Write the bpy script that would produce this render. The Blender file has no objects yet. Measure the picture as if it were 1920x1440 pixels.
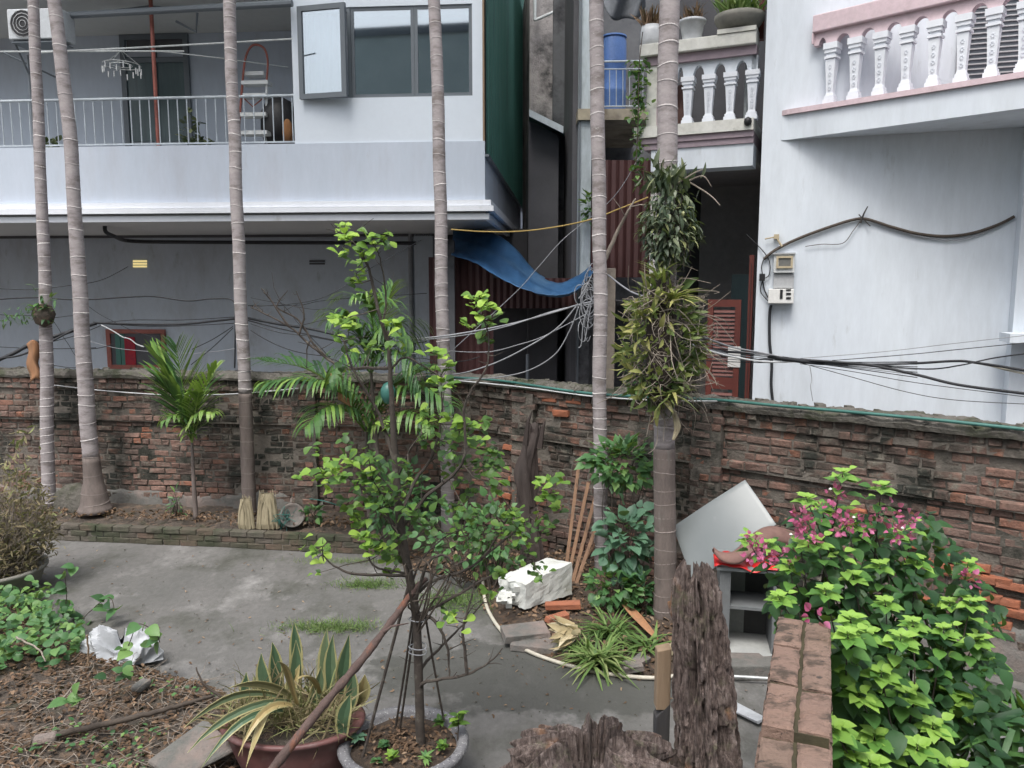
import bpy, bmesh, math, random
from mathutils import Vector, Matrix, noise
R = random.Random(11)
scene = bpy.context.scene
# ------------------------------------------------------------ camera, sky, sun, exposure
PITCH = math.radians(7.0); CAMZ = 3.2; FPX = 1450.0
cd = bpy.data.cameras.new('camera'); cam = bpy.data.objects.new('camera', cd); scene.collection.objects.link(cam)
cam.location = (0, 0, CAMZ); cam.rotation_euler = (math.radians(90) - PITCH, 0, 0)
cd.sensor_width = 36; cd.lens = FPX / 1920 * 36; cd.clip_end = 500; cd.clip_start = 0.05
scene.camera = cam
SUN_EL, SUN_ROT = math.radians(62), math.radians(200)
w = bpy.data.worlds.new('World'); scene.world = w; w.use_nodes = True
nt = w.node_tree; bgn = nt.nodes['Background']
sky = nt.nodes.new('ShaderNodeTexSky'); sky.sky_type = 'NISHITA'; sky.sun_disc = False
sky.sun_elevation = SUN_EL; sky.sun_rotation = SUN_ROT; sky.air_density = 1.0; sky.dust_density = 5.0; sky.ozone_density = 1.0
hsv = nt.nodes.new('ShaderNodeHueSaturation'); hsv.inputs['Saturation'].default_value = 0.42
nt.links.new(sky.outputs[0], hsv.inputs['Color']); nt.links.new(hsv.outputs[0], bgn.inputs[0]); bgn.inputs[1].default_value = 0.135
sl = bpy.data.lights.new('sun', 'SUN'); sl.energy = 0.95; sl.angle = math.radians(18); sl.color = (1, .97, .92)
so = bpy.data.objects.new('sun', sl); scene.collection.objects.link(so)
# direction of the sun: from the camera's side, a bit to the left, high
sd = Vector((-math.sin(math.radians(20)) * math.cos(SUN_EL), -math.cos(math.radians(20)) * math.cos(SUN_EL), math.sin(SUN_EL)))
so.rotation_euler = sd.to_track_quat('Z', 'Y').to_euler()
vs = scene.view_settings; vs.view_transform = 'Standard'; vs.look = 'None'; vs.gamma = 1; vs.use_curve_mapping = False; vs.exposure = 1.0

# ------------------------------------------------------------ rays of the camera, to lay things out in the world
CP, SP = math.cos(PITCH), math.sin(PITCH)
def ray(px, py):
    v = (720 - py) / FPX
    return Vector(((px - 960) / FPX, CP + v * SP, -SP + v * CP))
def W(px, py, Y):
    d = ray(px, py); return Vector((0, 0, CAMZ)) + d * (Y / d.y)
def G(px, py, z=0.0):
    d = ray(px, py); return Vector((0, 0, CAMZ)) + d * ((z - CAMZ) / d.z)
def pxof(p):
    q = Vector(p) - Vector((0, 0, CAMZ)); dp = q.y * CP - q.z * SP; u = q.y * SP + q.z * CP
    return 960 + FPX * q.x / max(dp, .01), 720 - FPX * u / max(dp, .01), dp

# ------------------------------------------------------------ materials
def lin(c): return (c[0], c[1], c[2], 1)
def ramp(nt, pts, fac):
    r = nt.nodes.new('ShaderNodeValToRGB'); e = r.color_ramp.elements
    while len(e) < len(pts): e.new(0.5)
    for k, (p, c) in enumerate(pts): e[k].position = p; e[k].color = lin(c) if len(c) == 3 else c
    nt.links.new(fac, r.inputs[0]); return r.outputs[0]
def mixc(nt, fac, a, b, mode='MIX'):
    m = nt.nodes.new('ShaderNodeMix'); m.data_type = 'RGBA'; m.blend_type = mode
    for s, v in ((m.inputs[0], fac), (m.inputs[6], a), (m.inputs[7], b)):
        if isinstance(v, (int, float)): s.default_value = v
        elif isinstance(v, tuple): s.default_value = lin(v)
        else: nt.links.new(v, s)
    return m.outputs[2]
def noi(nt, vec, scale, detail=4, rough=.6, dist=0):
    n = nt.nodes.new('ShaderNodeTexNoise'); n.inputs['Scale'].default_value = scale; n.inputs['Detail'].default_value = detail
    n.inputs['Roughness'].default_value = rough; n.inputs['Distortion'].default_value = dist
    nt.links.new(vec, n.inputs['Vector']); return n.outputs[0]
def mat(name, a, b=None, scale=3, rough=.8, bump=.15, bscale=60, stain=None, st=(.5, .7), sscale=1.5, stretch=(1, 1, 1), metal=0, rnd=None,
        transl=0, spec=.4, bdist=.004, objrnd=0, fine=.12, stain2=None, st2=(.55, .7), s2scale=6):
    m = bpy.data.materials.new(name); m.use_nodes = True; nt = m.node_tree; bs = nt.nodes['Principled BSDF']
    geo = nt.nodes.new('ShaderNodeNewGeometry'); mp = nt.nodes.new('ShaderNodeMapping'); mp.inputs['Scale'].default_value = stretch
    nt.links.new(geo.outputs['Position'], mp.inputs[0]); vec = mp.outputs[0]
    if rnd:
        at = nt.nodes.new('ShaderNodeAttribute'); at.attribute_name = 'rnd'
        col = ramp(nt, [(k / (len(rnd) - 1), c) for k, c in enumerate(rnd)], at.outputs['Fac'])
        if b: col = mixc(nt, ramp(nt, [(.35, (0, 0, 0)), (.75, (.7, .7, .7))], noi(nt, vec, scale)), col, b)
    else:
        col = mixc(nt, ramp(nt, [(.3, (0, 0, 0)), (.7, (1, 1, 1))], noi(nt, vec, scale)), a, b or a)
    if stain: col = mixc(nt, ramp(nt, [(st[0], (0, 0, 0)), (st[1], (1, 1, 1))], noi(nt, vec, sscale, 8, .65)), col, stain)
    if stain2: col = mixc(nt, ramp(nt, [(st2[0], (0, 0, 0)), (st2[1], (1, 1, 1))], noi(nt, vec, s2scale, 8, .7)), col, stain2)
    if fine:
        f = ramp(nt, [(.2, (1 - fine * 1.6,) * 3), (.8, (1 + fine,) * 3)], noi(nt, vec, bscale * .5, 6, .7)); col = mixc(nt, 1.0, col, f, 'MULTIPLY')
    nt.links.new(col, bs.inputs['Base Color'])
    bs.inputs['Roughness'].default_value = rough; bs.inputs['Metallic'].default_value = metal; bs.inputs['Specular IOR Level'].default_value = spec
    if bump:
        bn = nt.nodes.new('ShaderNodeBump'); bn.inputs['Strength'].default_value = min(1, bump * 3); bn.inputs['Distance'].default_value = bdist
        nt.links.new(noi(nt, vec, bscale, 6, .65), bn.inputs['Height']); nt.links.new(bn.outputs[0], bs.inputs['Normal'])
    if transl:
        tr = nt.nodes.new('ShaderNodeBsdfTranslucent'); mx = nt.nodes.new('ShaderNodeMixShader'); mx.inputs[0].default_value = transl
        tc = mixc(nt, .5, col, (.35, .5, .05)); nt.links.new(tc, tr.inputs[0])
        nt.links.new(bs.outputs[0], mx.inputs[1]); nt.links.new(tr.outputs[0], mx.inputs[2]); nt.links.new(mx.outputs[0], nt.nodes['Material Output'].inputs[0])
    return m
M = {}
M['blue_wall'] = mat('pale blue plaster', (.45, .505, .58), (.50, .55, .63), 1.2, .85, .05, 30, stain=(.42, .44, .49), st=(.50, .85), stretch=(1, 1, .25), fine=.04, stain2=(.36, .36, .37), st2=(.62, .82), s2scale=4)
M['white_wall'] = mat('white plaster', (.66, .71, .76), (.61, .66, .72), .9, .85, .08, 25, stain=(.54, .58, .62), st=(.46, .78), stretch=(1, 1, .22), fine=.06, sscale=2, stain2=(.42, .44, .45), st2=(.60, .82), s2scale=6)
M['white_paint'] = mat('white painted moulding', (.74, .77, .82), (.68, .71, .76), 2, .6, .04, 30, stain=(.45, .45, .45), st=(.62, .8), fine=.04)
M['panel_white'] = mat('white wall panel', (.63, .69, .76), (.60, .66, .73), 1.5, .55, .03, 30, fine=.02)
M['grey_wall'] = mat('grey plaster', (.43, .48, .54), (.47, .52, .58), .9, .9, .06, 25, stain=(.33, .34, .36), st=(.5, .8), stretch=(1, 1, .4), fine=.05, stain2=(.24, .25, .24), st2=(.6, .8), s2scale=3.5)
M['soffit'] = mat('soffit plaster', (.46, .47, .47), (.50, .51, .50), 1, .9, .04, 20, fine=.05)
M['dark_frame'] = mat('dark grey aluminium', (.13, .15, .17), None, 3, .45, 0, fine=.03)
M['rail_metal'] = mat('galvanised railing', (.52, .58, .62), (.38, .42, .46), 6, .45, .02, 60, metal=.3)
M['steel_pale'] = mat('pale steel pipe', (.60, .64, .64), (.42, .44, .44), 5, .4, .02, 60, metal=.3)
M['red_post'] = mat('rust red paint', (.32, .10, .08), (.22, .08, .06), 6, .6, .08, 50)
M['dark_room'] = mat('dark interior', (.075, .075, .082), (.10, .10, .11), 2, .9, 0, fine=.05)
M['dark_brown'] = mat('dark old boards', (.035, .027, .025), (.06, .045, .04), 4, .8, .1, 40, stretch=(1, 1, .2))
M['green_metal'] = mat('green sheet metal', (.04, .13, .105), (.05, .15, .125), 1.2, .5, .03, 20, stain=(.02, .05, .05), st=(.55, .8), stretch=(3, 3, .3), fine=.05)
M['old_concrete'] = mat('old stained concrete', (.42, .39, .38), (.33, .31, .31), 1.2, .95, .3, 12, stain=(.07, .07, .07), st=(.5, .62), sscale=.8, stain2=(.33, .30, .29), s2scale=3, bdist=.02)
M['col_pale'] = mat('pale bluish column paint', (.50, .56, .60), (.42, .48, .52), 2, .8, .05, 30, stain=(.18, .2, .2), st=(.55, .8), stretch=(1, 1, .3))
M['maroon'] = mat('maroon sheet metal', (.080, .034, .032), (.06, .027, .028), 1.5, .55, .05, 20, stain=(.05, .015, .012), st=(.5, .8), stretch=(2, 2, .4))
M['gate_red'] = mat('red brown gate paint', (.16, .042, .03), (.11, .03, .025), 3, .55, .05, 30)
M['yellow_slab'] = mat('mouldy cream slab edge', (.36, .32, .24), (.22, .2, .17), 4, .9, .15, 25, stain=(.1, .08, .06), st=(.5, .7))
M['cream'] = mat('cream painted cornice', (.66, .66, .62), (.55, .55, .50), 2.5, .7, .1, 30, stain=(.28, .27, .22), st=(.56, .75), sscale=4)
M['pink'] = mat('faded pink paint', (.62, .49, .53), (.62, .50, .53), 2.5, .7, .06, 30, stain=(.42, .33, .34), st=(.56, .8), sscale=3)
M['pink_dark'] = mat('dusty pink band', (.34, .27, .30), (.28, .23, .26), 2.5, .8, .06, 30)
M['tarp'] = mat('blue tarpaulin', (.03, .10, .23), (.05, .14, .29), 3, .45, .15, 12, bdist=.02, stain=(.09, .17, .28), st=(.5, .8), transl=.1)
M['barrel'] = mat('blue plastic', (.10, .20, .50), (.14, .25, .54), 2, .4, 0)
M['pot_white'] = mat('white glazed pot', (.62, .64, .66), (.5, .52, .55), 6, .4, .03, 30)
M['pot_grey'] = mat('grey cement pot', (.26, .25, .22), (.18, .18, .16), 5, .9, .2, 30)
M['terrazzo'] = mat('grey terrazzo', (.19, .19, .20), (.15, .15, .165), 6, .75, .1, 80, stain=(.42, .42, .42), st=(.57, .63), sscale=55, stain2=(.05, .05, .055), st2=(.58, .63), s2scale=38)
M['pot_brown'] = mat('red brown glazed pot', (.17, .075, .07), (.12, .06, .06), 5, .45, .05, 30, stain=(.22, .16, .15), st=(.55, .8), sscale=9)
M['clay_tile'] = mat('brown clay tile', (.15, .085, .075), (.20, .12, .10), 8, .8, .15, 40)
M['soil'] = mat('dark soil', (.075, .055, .042), (.045, .035, .028), 6, .95, .5, 30, bdist=.02, stain=(.13, .085, .055), st=(.5, .65), sscale=9)
M['litter_soil'] = mat('litter soil', (.10, .082, .068), (.06, .05, .042), 5, .95, .6, 25, bdist=.03, stain=(.16, .115, .085), st=(.5, .62), sscale=12, stain2=(.05, .055, .03), s2scale=4)
M['rust_wood'] = mat('peeling wood', (.13, .09, .08), (.08, .055, .05), 10, .9, .4, 40, bdist=.01, stretch=(1, 1, .5), stain=(.20, .09, .06), st=(.56, .66), sscale=8)
M['bark_dark'] = mat('dark bark', (.075, .062, .052), (.05, .042, .038), 10, .9, .3, 60, stain=(.13, .12, .10), st=(.56, .7), sscale=14, bdist=.006)
M['twig'] = mat('twig bark', (.10, .08, .065), (.06, .05, .042), 12, .9, .2, 60)
M['stick_pale'] = mat('pale dead branch', (.30, .26, .22), (.20, .17, .14), 10, .9, .3, 50)
M['plank'] = mat('weathered plank', (.30, .18, .11), (.22, .135, .09), 5, .85, .3, 50, stretch=(3, 3, .3), stain=(.12, .08, .06), st=(.58, .7), sscale=5)
M['stake'] = mat('timber stake', (.30, .22, .15), (.24, .17, .11), 12, .85, .2, 50, stretch=(2, 2, .2))
M['stake_dark'] = mat('charred stake foot', (.045, .045, .05), (.07, .065, .06), 9, .85, .2, 50, stretch=(2, 2, .3))
M['foam'] = mat('dirty polystyrene', (.60, .62, .60), (.52, .53, .50), 5, .85, .25, 90, stain=(.42, .42, .36), st=(.56, .72), sscale=6)
M['bag'] = mat('white woven plastic', (.36, .38, .40), (.46, .48, .51), 5, .45, .1, 30, stain=(.36, .36, .38), st=(.56, .75), sscale=8)
M['sheet'] = mat('grey enamelled sheet', (.17, .19, .195), (.21, .23, .235), 1.2, .35, .02, 20, stain=(.30, .31, .31), st=(.62, .8), fine=.02)
M['cab'] = mat('grey cabinet paint', (.17, .18, .185), (.14, .15, .155), 2, .6, .05, 40, stain=(.12, .12, .12), st=(.58, .75), sscale=5)
M['cab_pane'] = mat('frosted cabinet pane', (.34, .36, .34), (.28, .30, .29), 3, .4, .02)
M['cab_dark'] = mat('dark cabinet pane', (.06, .062, .062), (.045, .045, .045), 3, .5, .02)
M['cab_sill'] = mat('pale cabinet sill', (.42, .43, .42), (.32, .33, .32), 4, .6, .05, 40)
M['red_plastic'] = mat('bright red plastic', (.62, .02, .02), (.55, .03, .03), 5, .4, .03)
M['hose'] = mat('cream hose', (.56, .53, .45), (.46, .43, .36), 5, .55, .03, 40)
M['black_cable'] = mat('black cable', (.022, .024, .028), None, 5, .6, 0)
M['grey_cable'] = mat('grey cable', (.30, .31, .33), (.2, .21, .23), 5, .6, 0)
M['white_cable'] = mat('white cable', (.52, .54, .55), None, 5, .5, 0)
M['green_pipe'] = mat('green hose pipe', (.035, .13, .11), (.06, .17, .15), 2, .4, .02)
M['rope'] = mat('yellow rope', (.42, .30, .10), None, 5, .8, 0)
M['meter'] = mat('pale grey plastic', (.62, .64, .64), (.55, .57, .57), 3, .45, 0, fine=.03)
M['meter_dark'] = mat('grey meter window', (.16, .16, .15), None, 3, .3, 0)
M['meter_mid'] = mat('mid grey plastic', (.40, .41, .42), None, 3, .5, 0)
M['brass'] = mat('worn brass paint', (.45, .38, .26), None, 3, .5, 0)
M['paper'] = mat('white paper', (.7, .7, .68), None, 3, .8, 0)
M['ac_white'] = mat('off white metal', (.52, .55, .58), (.45, .48, .50), 3, .5, 0)
M['black'] = mat('black plastic', (.02, .02, .022), None, 3, .5, 0)
M['teal_glass'] = mat('teal curtained glass', (.07, .115, .12), (.05, .08, .09), 3, .3, 0, stretch=(6, 6, .4))
M['sky_sheen'] = mat('pale curtain', (.5, .5, .56), (.44, .44, .52), 3, .8, 0, stretch=(8, 8, .3))
M['facade_green'] = mat('grey green plaster', (.52, .60, .58), (.42, .50, .49), .8, .9, 0)
M['room_green'] = mat('dim green grey room', (.22, .27, .26), (.18, .22, .22), .8, .9, 0)
M['red_cloth'] = mat('red cloth', (.36, .02, .03), (.2, .02, .04), 8, .8, .05)
M['orange_cloth'] = mat('brown fur cloth', (.25, .12, .05), None, 8, .9, .1)
M['grey_cloth'] = mat('grey laundry', (.13, .14, .16), (.08, .09, .10), 6, .9, .1)
M['lamp_vent'] = mat('painted vent block', (.1, .1, .1), None, 3, .9, 0)
M['dark_wall'] = mat('dark wall and column shade', (.10, .105, .115), (.15, .155, .165), 1.2, .9, .1, 20, stain=(.03, .03, .035), st=(.5, .7))
M['scar_dark'] = mat('dull leaf scar', (.30, .26, .24), (.2, .17, .155), 3, .9, .1, 60)
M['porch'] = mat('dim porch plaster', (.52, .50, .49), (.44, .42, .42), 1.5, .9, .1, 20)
M['palm_bark'] = mat('grey palm bark', (.38, .345, .345), (.25, .225, .23), 5, .85, .25, 60, stretch=(1, 1, 2.5), stain=(.19, .165, .155), st=(.52, .68), sscale=5, stain2=(.50, .49, .48), st2=(.60, .72), s2scale=12)
M['palm_foot'] = mat('brown palm bark', (.20, .165, .15), (.12, .10, .092), 5, .9, .3, 60, stretch=(2, 2, .6), stain=(.18, .165, .15), st=(.55, .72), sscale=6)
M['palm_ring'] = mat('pale leaf scar', (.66, .63, .62), (.36, .33, .33), 3, .9, .1, 60)
M['sheath'] = mat('dry palm sheath', (.40, .20, .10), (.28, .16, .09), 6, .8, .2, 40, stretch=(3, 3, .4))
M['husk'] = mat('dry straw husk', (.40, .35, .24), (.28, .24, .16), 14, .9, .3, 50, stretch=(3, 3, .3), stain=(.16, .13, .08), st=(.55, .7), sscale=9)
M['brick'] = mat('old brick', None, (.13, .105, .09), 6, .92, .5, 45, rnd=[(.10, .078, .07), (.20, .112, .09), (.17, .112, .094), (.25, .155, .125), (.14, .105, .09), (.22, .12, .09), (.30, .185, .15), (.34, .14, .085)],
                 stain=(.034, .036, .03), st=(.47, .60), sscale=.95, stain2=(.19, .175, .145), st2=(.54, .66), s2scale=8, bdist=.014, fine=.3)
M['brick_new'] = mat('bare orange brick', None, (.20, .10, .07), 6, .9, .4, 45, rnd=[(.30, .10, .05), (.36, .13, .07), (.24, .10, .065)], bdist=.01)
M['mortar'] = mat('dirty mortar', (.13, .115, .10), (.20, .18, .155), 6, .95, .5, 30, stain=(.026, .028, .022), st=(.48, .62), sscale=1.3, bdist=.02)
M['cap_conc'] = mat('mossy coping concrete', (.15, .14, .125), (.10, .095, .08), 5, .95, .7, 22, stain=(.06, .068, .04), st=(.5, .64), sscale=2.5, stain2=(.22, .20, .18), st2=(.6, .7), s2scale=9, bdist=.03)
M['curb'] = mat('mossy curb brick', None, (.06, .07, .045), 4, .93, .4, 40, rnd=[(.10, .085, .07), (.13, .11, .095), (.085, .082, .062), (.15, .10, .08)], stain=(.05, .062, .035), st=(.46, .64), sscale=3, bdist=.01)
M['low_brick'] = mat('dusty low wall brick', None, (.24, .165, .135), 5, .9, .4, 60, rnd=[(.25, .165, .13), (.28, .185, .145), (.22, .155, .12)], stain=(.085, .064, .05), st=(.50, .62), sscale=7, stain2=(.06, .05, .045), st2=(.60, .66), s2scale=16, bdist=.012, stretch=(1, 1.7, 1))
M['low_joint'] = mat('mossy joint', (.045, .04, .025), (.075, .065, .035), 9, .95, .5, 40)
M['plaster_low'] = mat('crumbling grey plaster', (.18, .175, .165), (.13, .13, .12), 3, .95, .4, 30, stain=(.24, .19, .17), st=(.5, .65), sscale=2, bdist=.015)
LEAF = lambda name, cols, transl=.3, rough=.45: mat(name, None, None, 8, rough, .05, 60, rnd=cols, transl=transl, fine=.10, spec=.35)
M['leaf_fruit'] = LEAF('fruit tree leaf', [(.03, .07, .03), (.055, .12, .035), (.11, .22, .045), (.22, .38, .06), (.38, .55, .10)])
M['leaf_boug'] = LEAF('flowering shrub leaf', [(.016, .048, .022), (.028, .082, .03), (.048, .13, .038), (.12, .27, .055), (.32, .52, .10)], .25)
M['bract'] = LEAF('pink bract', [(.36, .07, .17), (.54, .11, .27), (.64, .20, .38)], .3)
M['leaf_dark'] = LEAF('glossy dark leaf', [(.025, .045, .028), (.05, .075, .045), (.10, .13, .085), (.17, .20, .12), (.36, .38, .16)], .12, .4)
M['leaf_vine'] = LEAF('soft weed leaf', [(.03, .08, .035), (.06, .15, .06), (.10, .22, .08), (.20, .34, .10)], .25)
M['leaf_heart'] = LEAF('bluish heart leaf', [(.06, .13, .085), (.10, .20, .13), (.14, .26, .17)], .2)
M['leaf_palm'] = LEAF('palm leaflet', [(.02, .06, .028), (.04, .11, .04), (.08, .18, .05), (.17, .30, .06), (.30, .42, .12)], .25)
M['leaf_strap'] = LEAF('strap leaf', [(.06, .10, .04), (.12, .17, .06), (.22, .26, .09), (.36, .34, .13)], .2)
M['snake'] = LEAF('variegated snake leaf', [(.05, .10, .055), (.08, .14, .08), (.13, .19, .11), (.34, .28, .13), (.50, .38, .18)], .1, .4)
M['snake_edge'] = LEAF('yellow leaf margin', [(.40, .38, .18), (.46, .42, .22)], .15, .4)
M['dry_leaf'] = LEAF('dry leaf litter', [(.07, .045, .03), (.12, .075, .045), (.18, .11, .07), (.25, .17, .11), (.32, .25, .18)], .05, .8)
M['dry_bush'] = LEAF('straw bush', [(.09, .07, .042), (.15, .12, .07), (.22, .18, .105), (.28, .25, .14), (.20, .24, .09)], .15, .8)
M['grass'] = LEAF('grass blade', [(.05, .10, .03), (.10, .18, .05), (.17, .26, .08), (.28, .32, .14)], .2, .6)
M['cream_husk'] = LEAF('torn pale husk', [(.42, .34, .19), (.52, .44, .28), (.58, .52, .38)], .1, .8)

def glass_mat():
    m = bpy.data.materials.new('window glass'); m.use_nodes = True; nt = m.node_tree; nt.nodes.clear()
    o = nt.nodes.new('ShaderNodeOutputMaterial'); t = nt.nodes.new('ShaderNodeBsdfTransparent'); g = nt.nodes.new('ShaderNodeBsdfGlossy')
    g.inputs['Roughness'].default_value = .03; g.inputs[0].default_value = (.9, .95, 1, 1); t.inputs[0].default_value = (.75, .82, .82, 1)
    fr = nt.nodes.new('ShaderNodeFresnel'); fr.inputs[0].default_value = 1.55
    ad = nt.nodes.new('ShaderNodeMath'); ad.operation = 'MULTIPLY_ADD'; ad.inputs[1].default_value = 1.6; ad.inputs[2].default_value = .24
    mx = nt.nodes.new('ShaderNodeMixShader')
    nt.links.new(fr.outputs[0], ad.inputs[0]); nt.links.new(ad.outputs[0], mx.inputs[0]); nt.links.new(t.outputs[0], mx.inputs[1]); nt.links.new(g.outputs[0], mx.inputs[2]); nt.links.new(mx.outputs[0], o.inputs[0])
    return m
M['glass'] = glass_mat()
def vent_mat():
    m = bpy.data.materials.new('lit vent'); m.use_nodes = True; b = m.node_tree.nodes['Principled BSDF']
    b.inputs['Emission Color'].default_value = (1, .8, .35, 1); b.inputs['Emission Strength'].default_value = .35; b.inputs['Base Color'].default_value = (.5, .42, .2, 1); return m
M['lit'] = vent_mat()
def yard_mat():
    m = mat('weathered yard concrete', (.115, .115, .11), (.16, .155, .15), 1.0, .9, .35, 35, stain=(.07, .072, .06), st=(.5, .68), sscale=1.3,
            stain2=(.25, .245, .24), st2=(.53, .70), s2scale=1.5, stretch=(1, .7, 1), bdist=.006, fine=.16)
    nt = m.node_tree; bs = nt.nodes['Principled BSDF']; old = bs.inputs['Base Color'].links[0].from_socket
    geo = nt.nodes.new('ShaderNodeNewGeometry')
    # damp dark stain with a ragged rim lying in the middle of the yard
    c = G(1030, 1262); mp = nt.nodes.new('ShaderNodeMapping'); mp.inputs['Location'].default_value = (-c.x / 1.3, -c.y / .62, 0); mp.inputs['Scale'].default_value = (1 / 1.3, 1 / .62, 1)
    nt.links.new(geo.outputs['Position'], mp.inputs[0])
    ln = nt.nodes.new('ShaderNodeVectorMath'); ln.operation = 'LENGTH'; nt.links.new(mp.outputs[0], ln.inputs[0])
    n1 = noi(nt, geo.outputs['Position'], 2.3, 6, .6)
    ad = nt.nodes.new('ShaderNodeMath'); ad.operation = 'MULTIPLY_ADD'; ad.inputs[1].default_value = 1.5; nt.links.new(n1, ad.inputs[0]); nt.links.new(ln.outputs['Value'], ad.inputs[2])
    fac = ramp(nt, [(.0, (.8, .8, .8)), (.98, (.8, .8, .8)), (1.0, (0, 0, 0))], ad.outputs[0])
    sc = nt.nodes.new('ShaderNodeMath'); sc.operation = 'DIVIDE'; sc.inputs[1].default_value = 1.85; nt.links.new(ad.outputs[0], sc.inputs[0])
    r = [n for n in nt.nodes if n.type == 'VALTORGB'][-1]; nt.links.new(sc.outputs[0], r.inputs[0]); r.color_ramp.elements[1].position = .93
    out = mixc(nt, fac, old, (.062, .064, .058)); nt.links.new(out, bs.inputs['Base Color']); return m
M['yard'] = yard_mat()
def rot_mat():
    m = bpy.data.materials.new('rotten wood'); m.use_nodes = True; nt = m.node_tree; bs = nt.nodes['Principled BSDF']
    geo = nt.nodes.new('ShaderNodeNewGeometry'); mp = nt.nodes.new('ShaderNodeMapping'); mp.inputs['Scale'].default_value = (1, 1, .14); nt.links.new(geo.outputs['Position'], mp.inputs[0])
    n1 = noi(nt, mp.outputs[0], 75, 8, .7, .3); n2 = noi(nt, geo.outputs['Position'], 9, 5, .6); n3 = noi(nt, geo.outputs['Position'], 5, 3, .5)
    col = ramp(nt, [(.36, (.035, .024, .021)), (.48, (.115, .085, .075)), (.60, (.20, .16, .145)), (.74, (.33, .28, .26))], n1)
    col = mixc(nt, ramp(nt, [(.5, (0, 0, 0)), (.7, (.6, .6, .6))], n2), col, (.07, .05, .045))
    col = mixc(nt, ramp(nt, [(.62, (0, 0, 0)), (.70, (.75, .75, .75))], n3), col, (.30, .15, .07))
    n4 = noi(nt, geo.outputs['Position'], 14, 6, .7); col = mixc(nt, ramp(nt, [(.56, (0, 0, 0)), (.68, (.7, .7, .7))], n4), col, (.105, .105, .06)); n5 = noi(nt, geo.outputs['Position'], 60, 6, .7); col = mixc(nt, ramp(nt, [(.36, (.75, .75, .75)), (.50, (0, 0, 0))], n5), col, (.03, .022, .02))
    nt.links.new(col, bs.inputs['Base Color']); bs.inputs['Roughness'].default_value = .95
    bn = nt.nodes.new('ShaderNodeBump'); bn.inputs['Strength'].default_value = 1; bn.inputs['Distance'].default_value = .012
    nt.links.new(n1, bn.inputs['Height']); nt.links.new(bn.outputs[0], bs.inputs['Normal']); return m
M['rotten'] = rot_mat()

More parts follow.
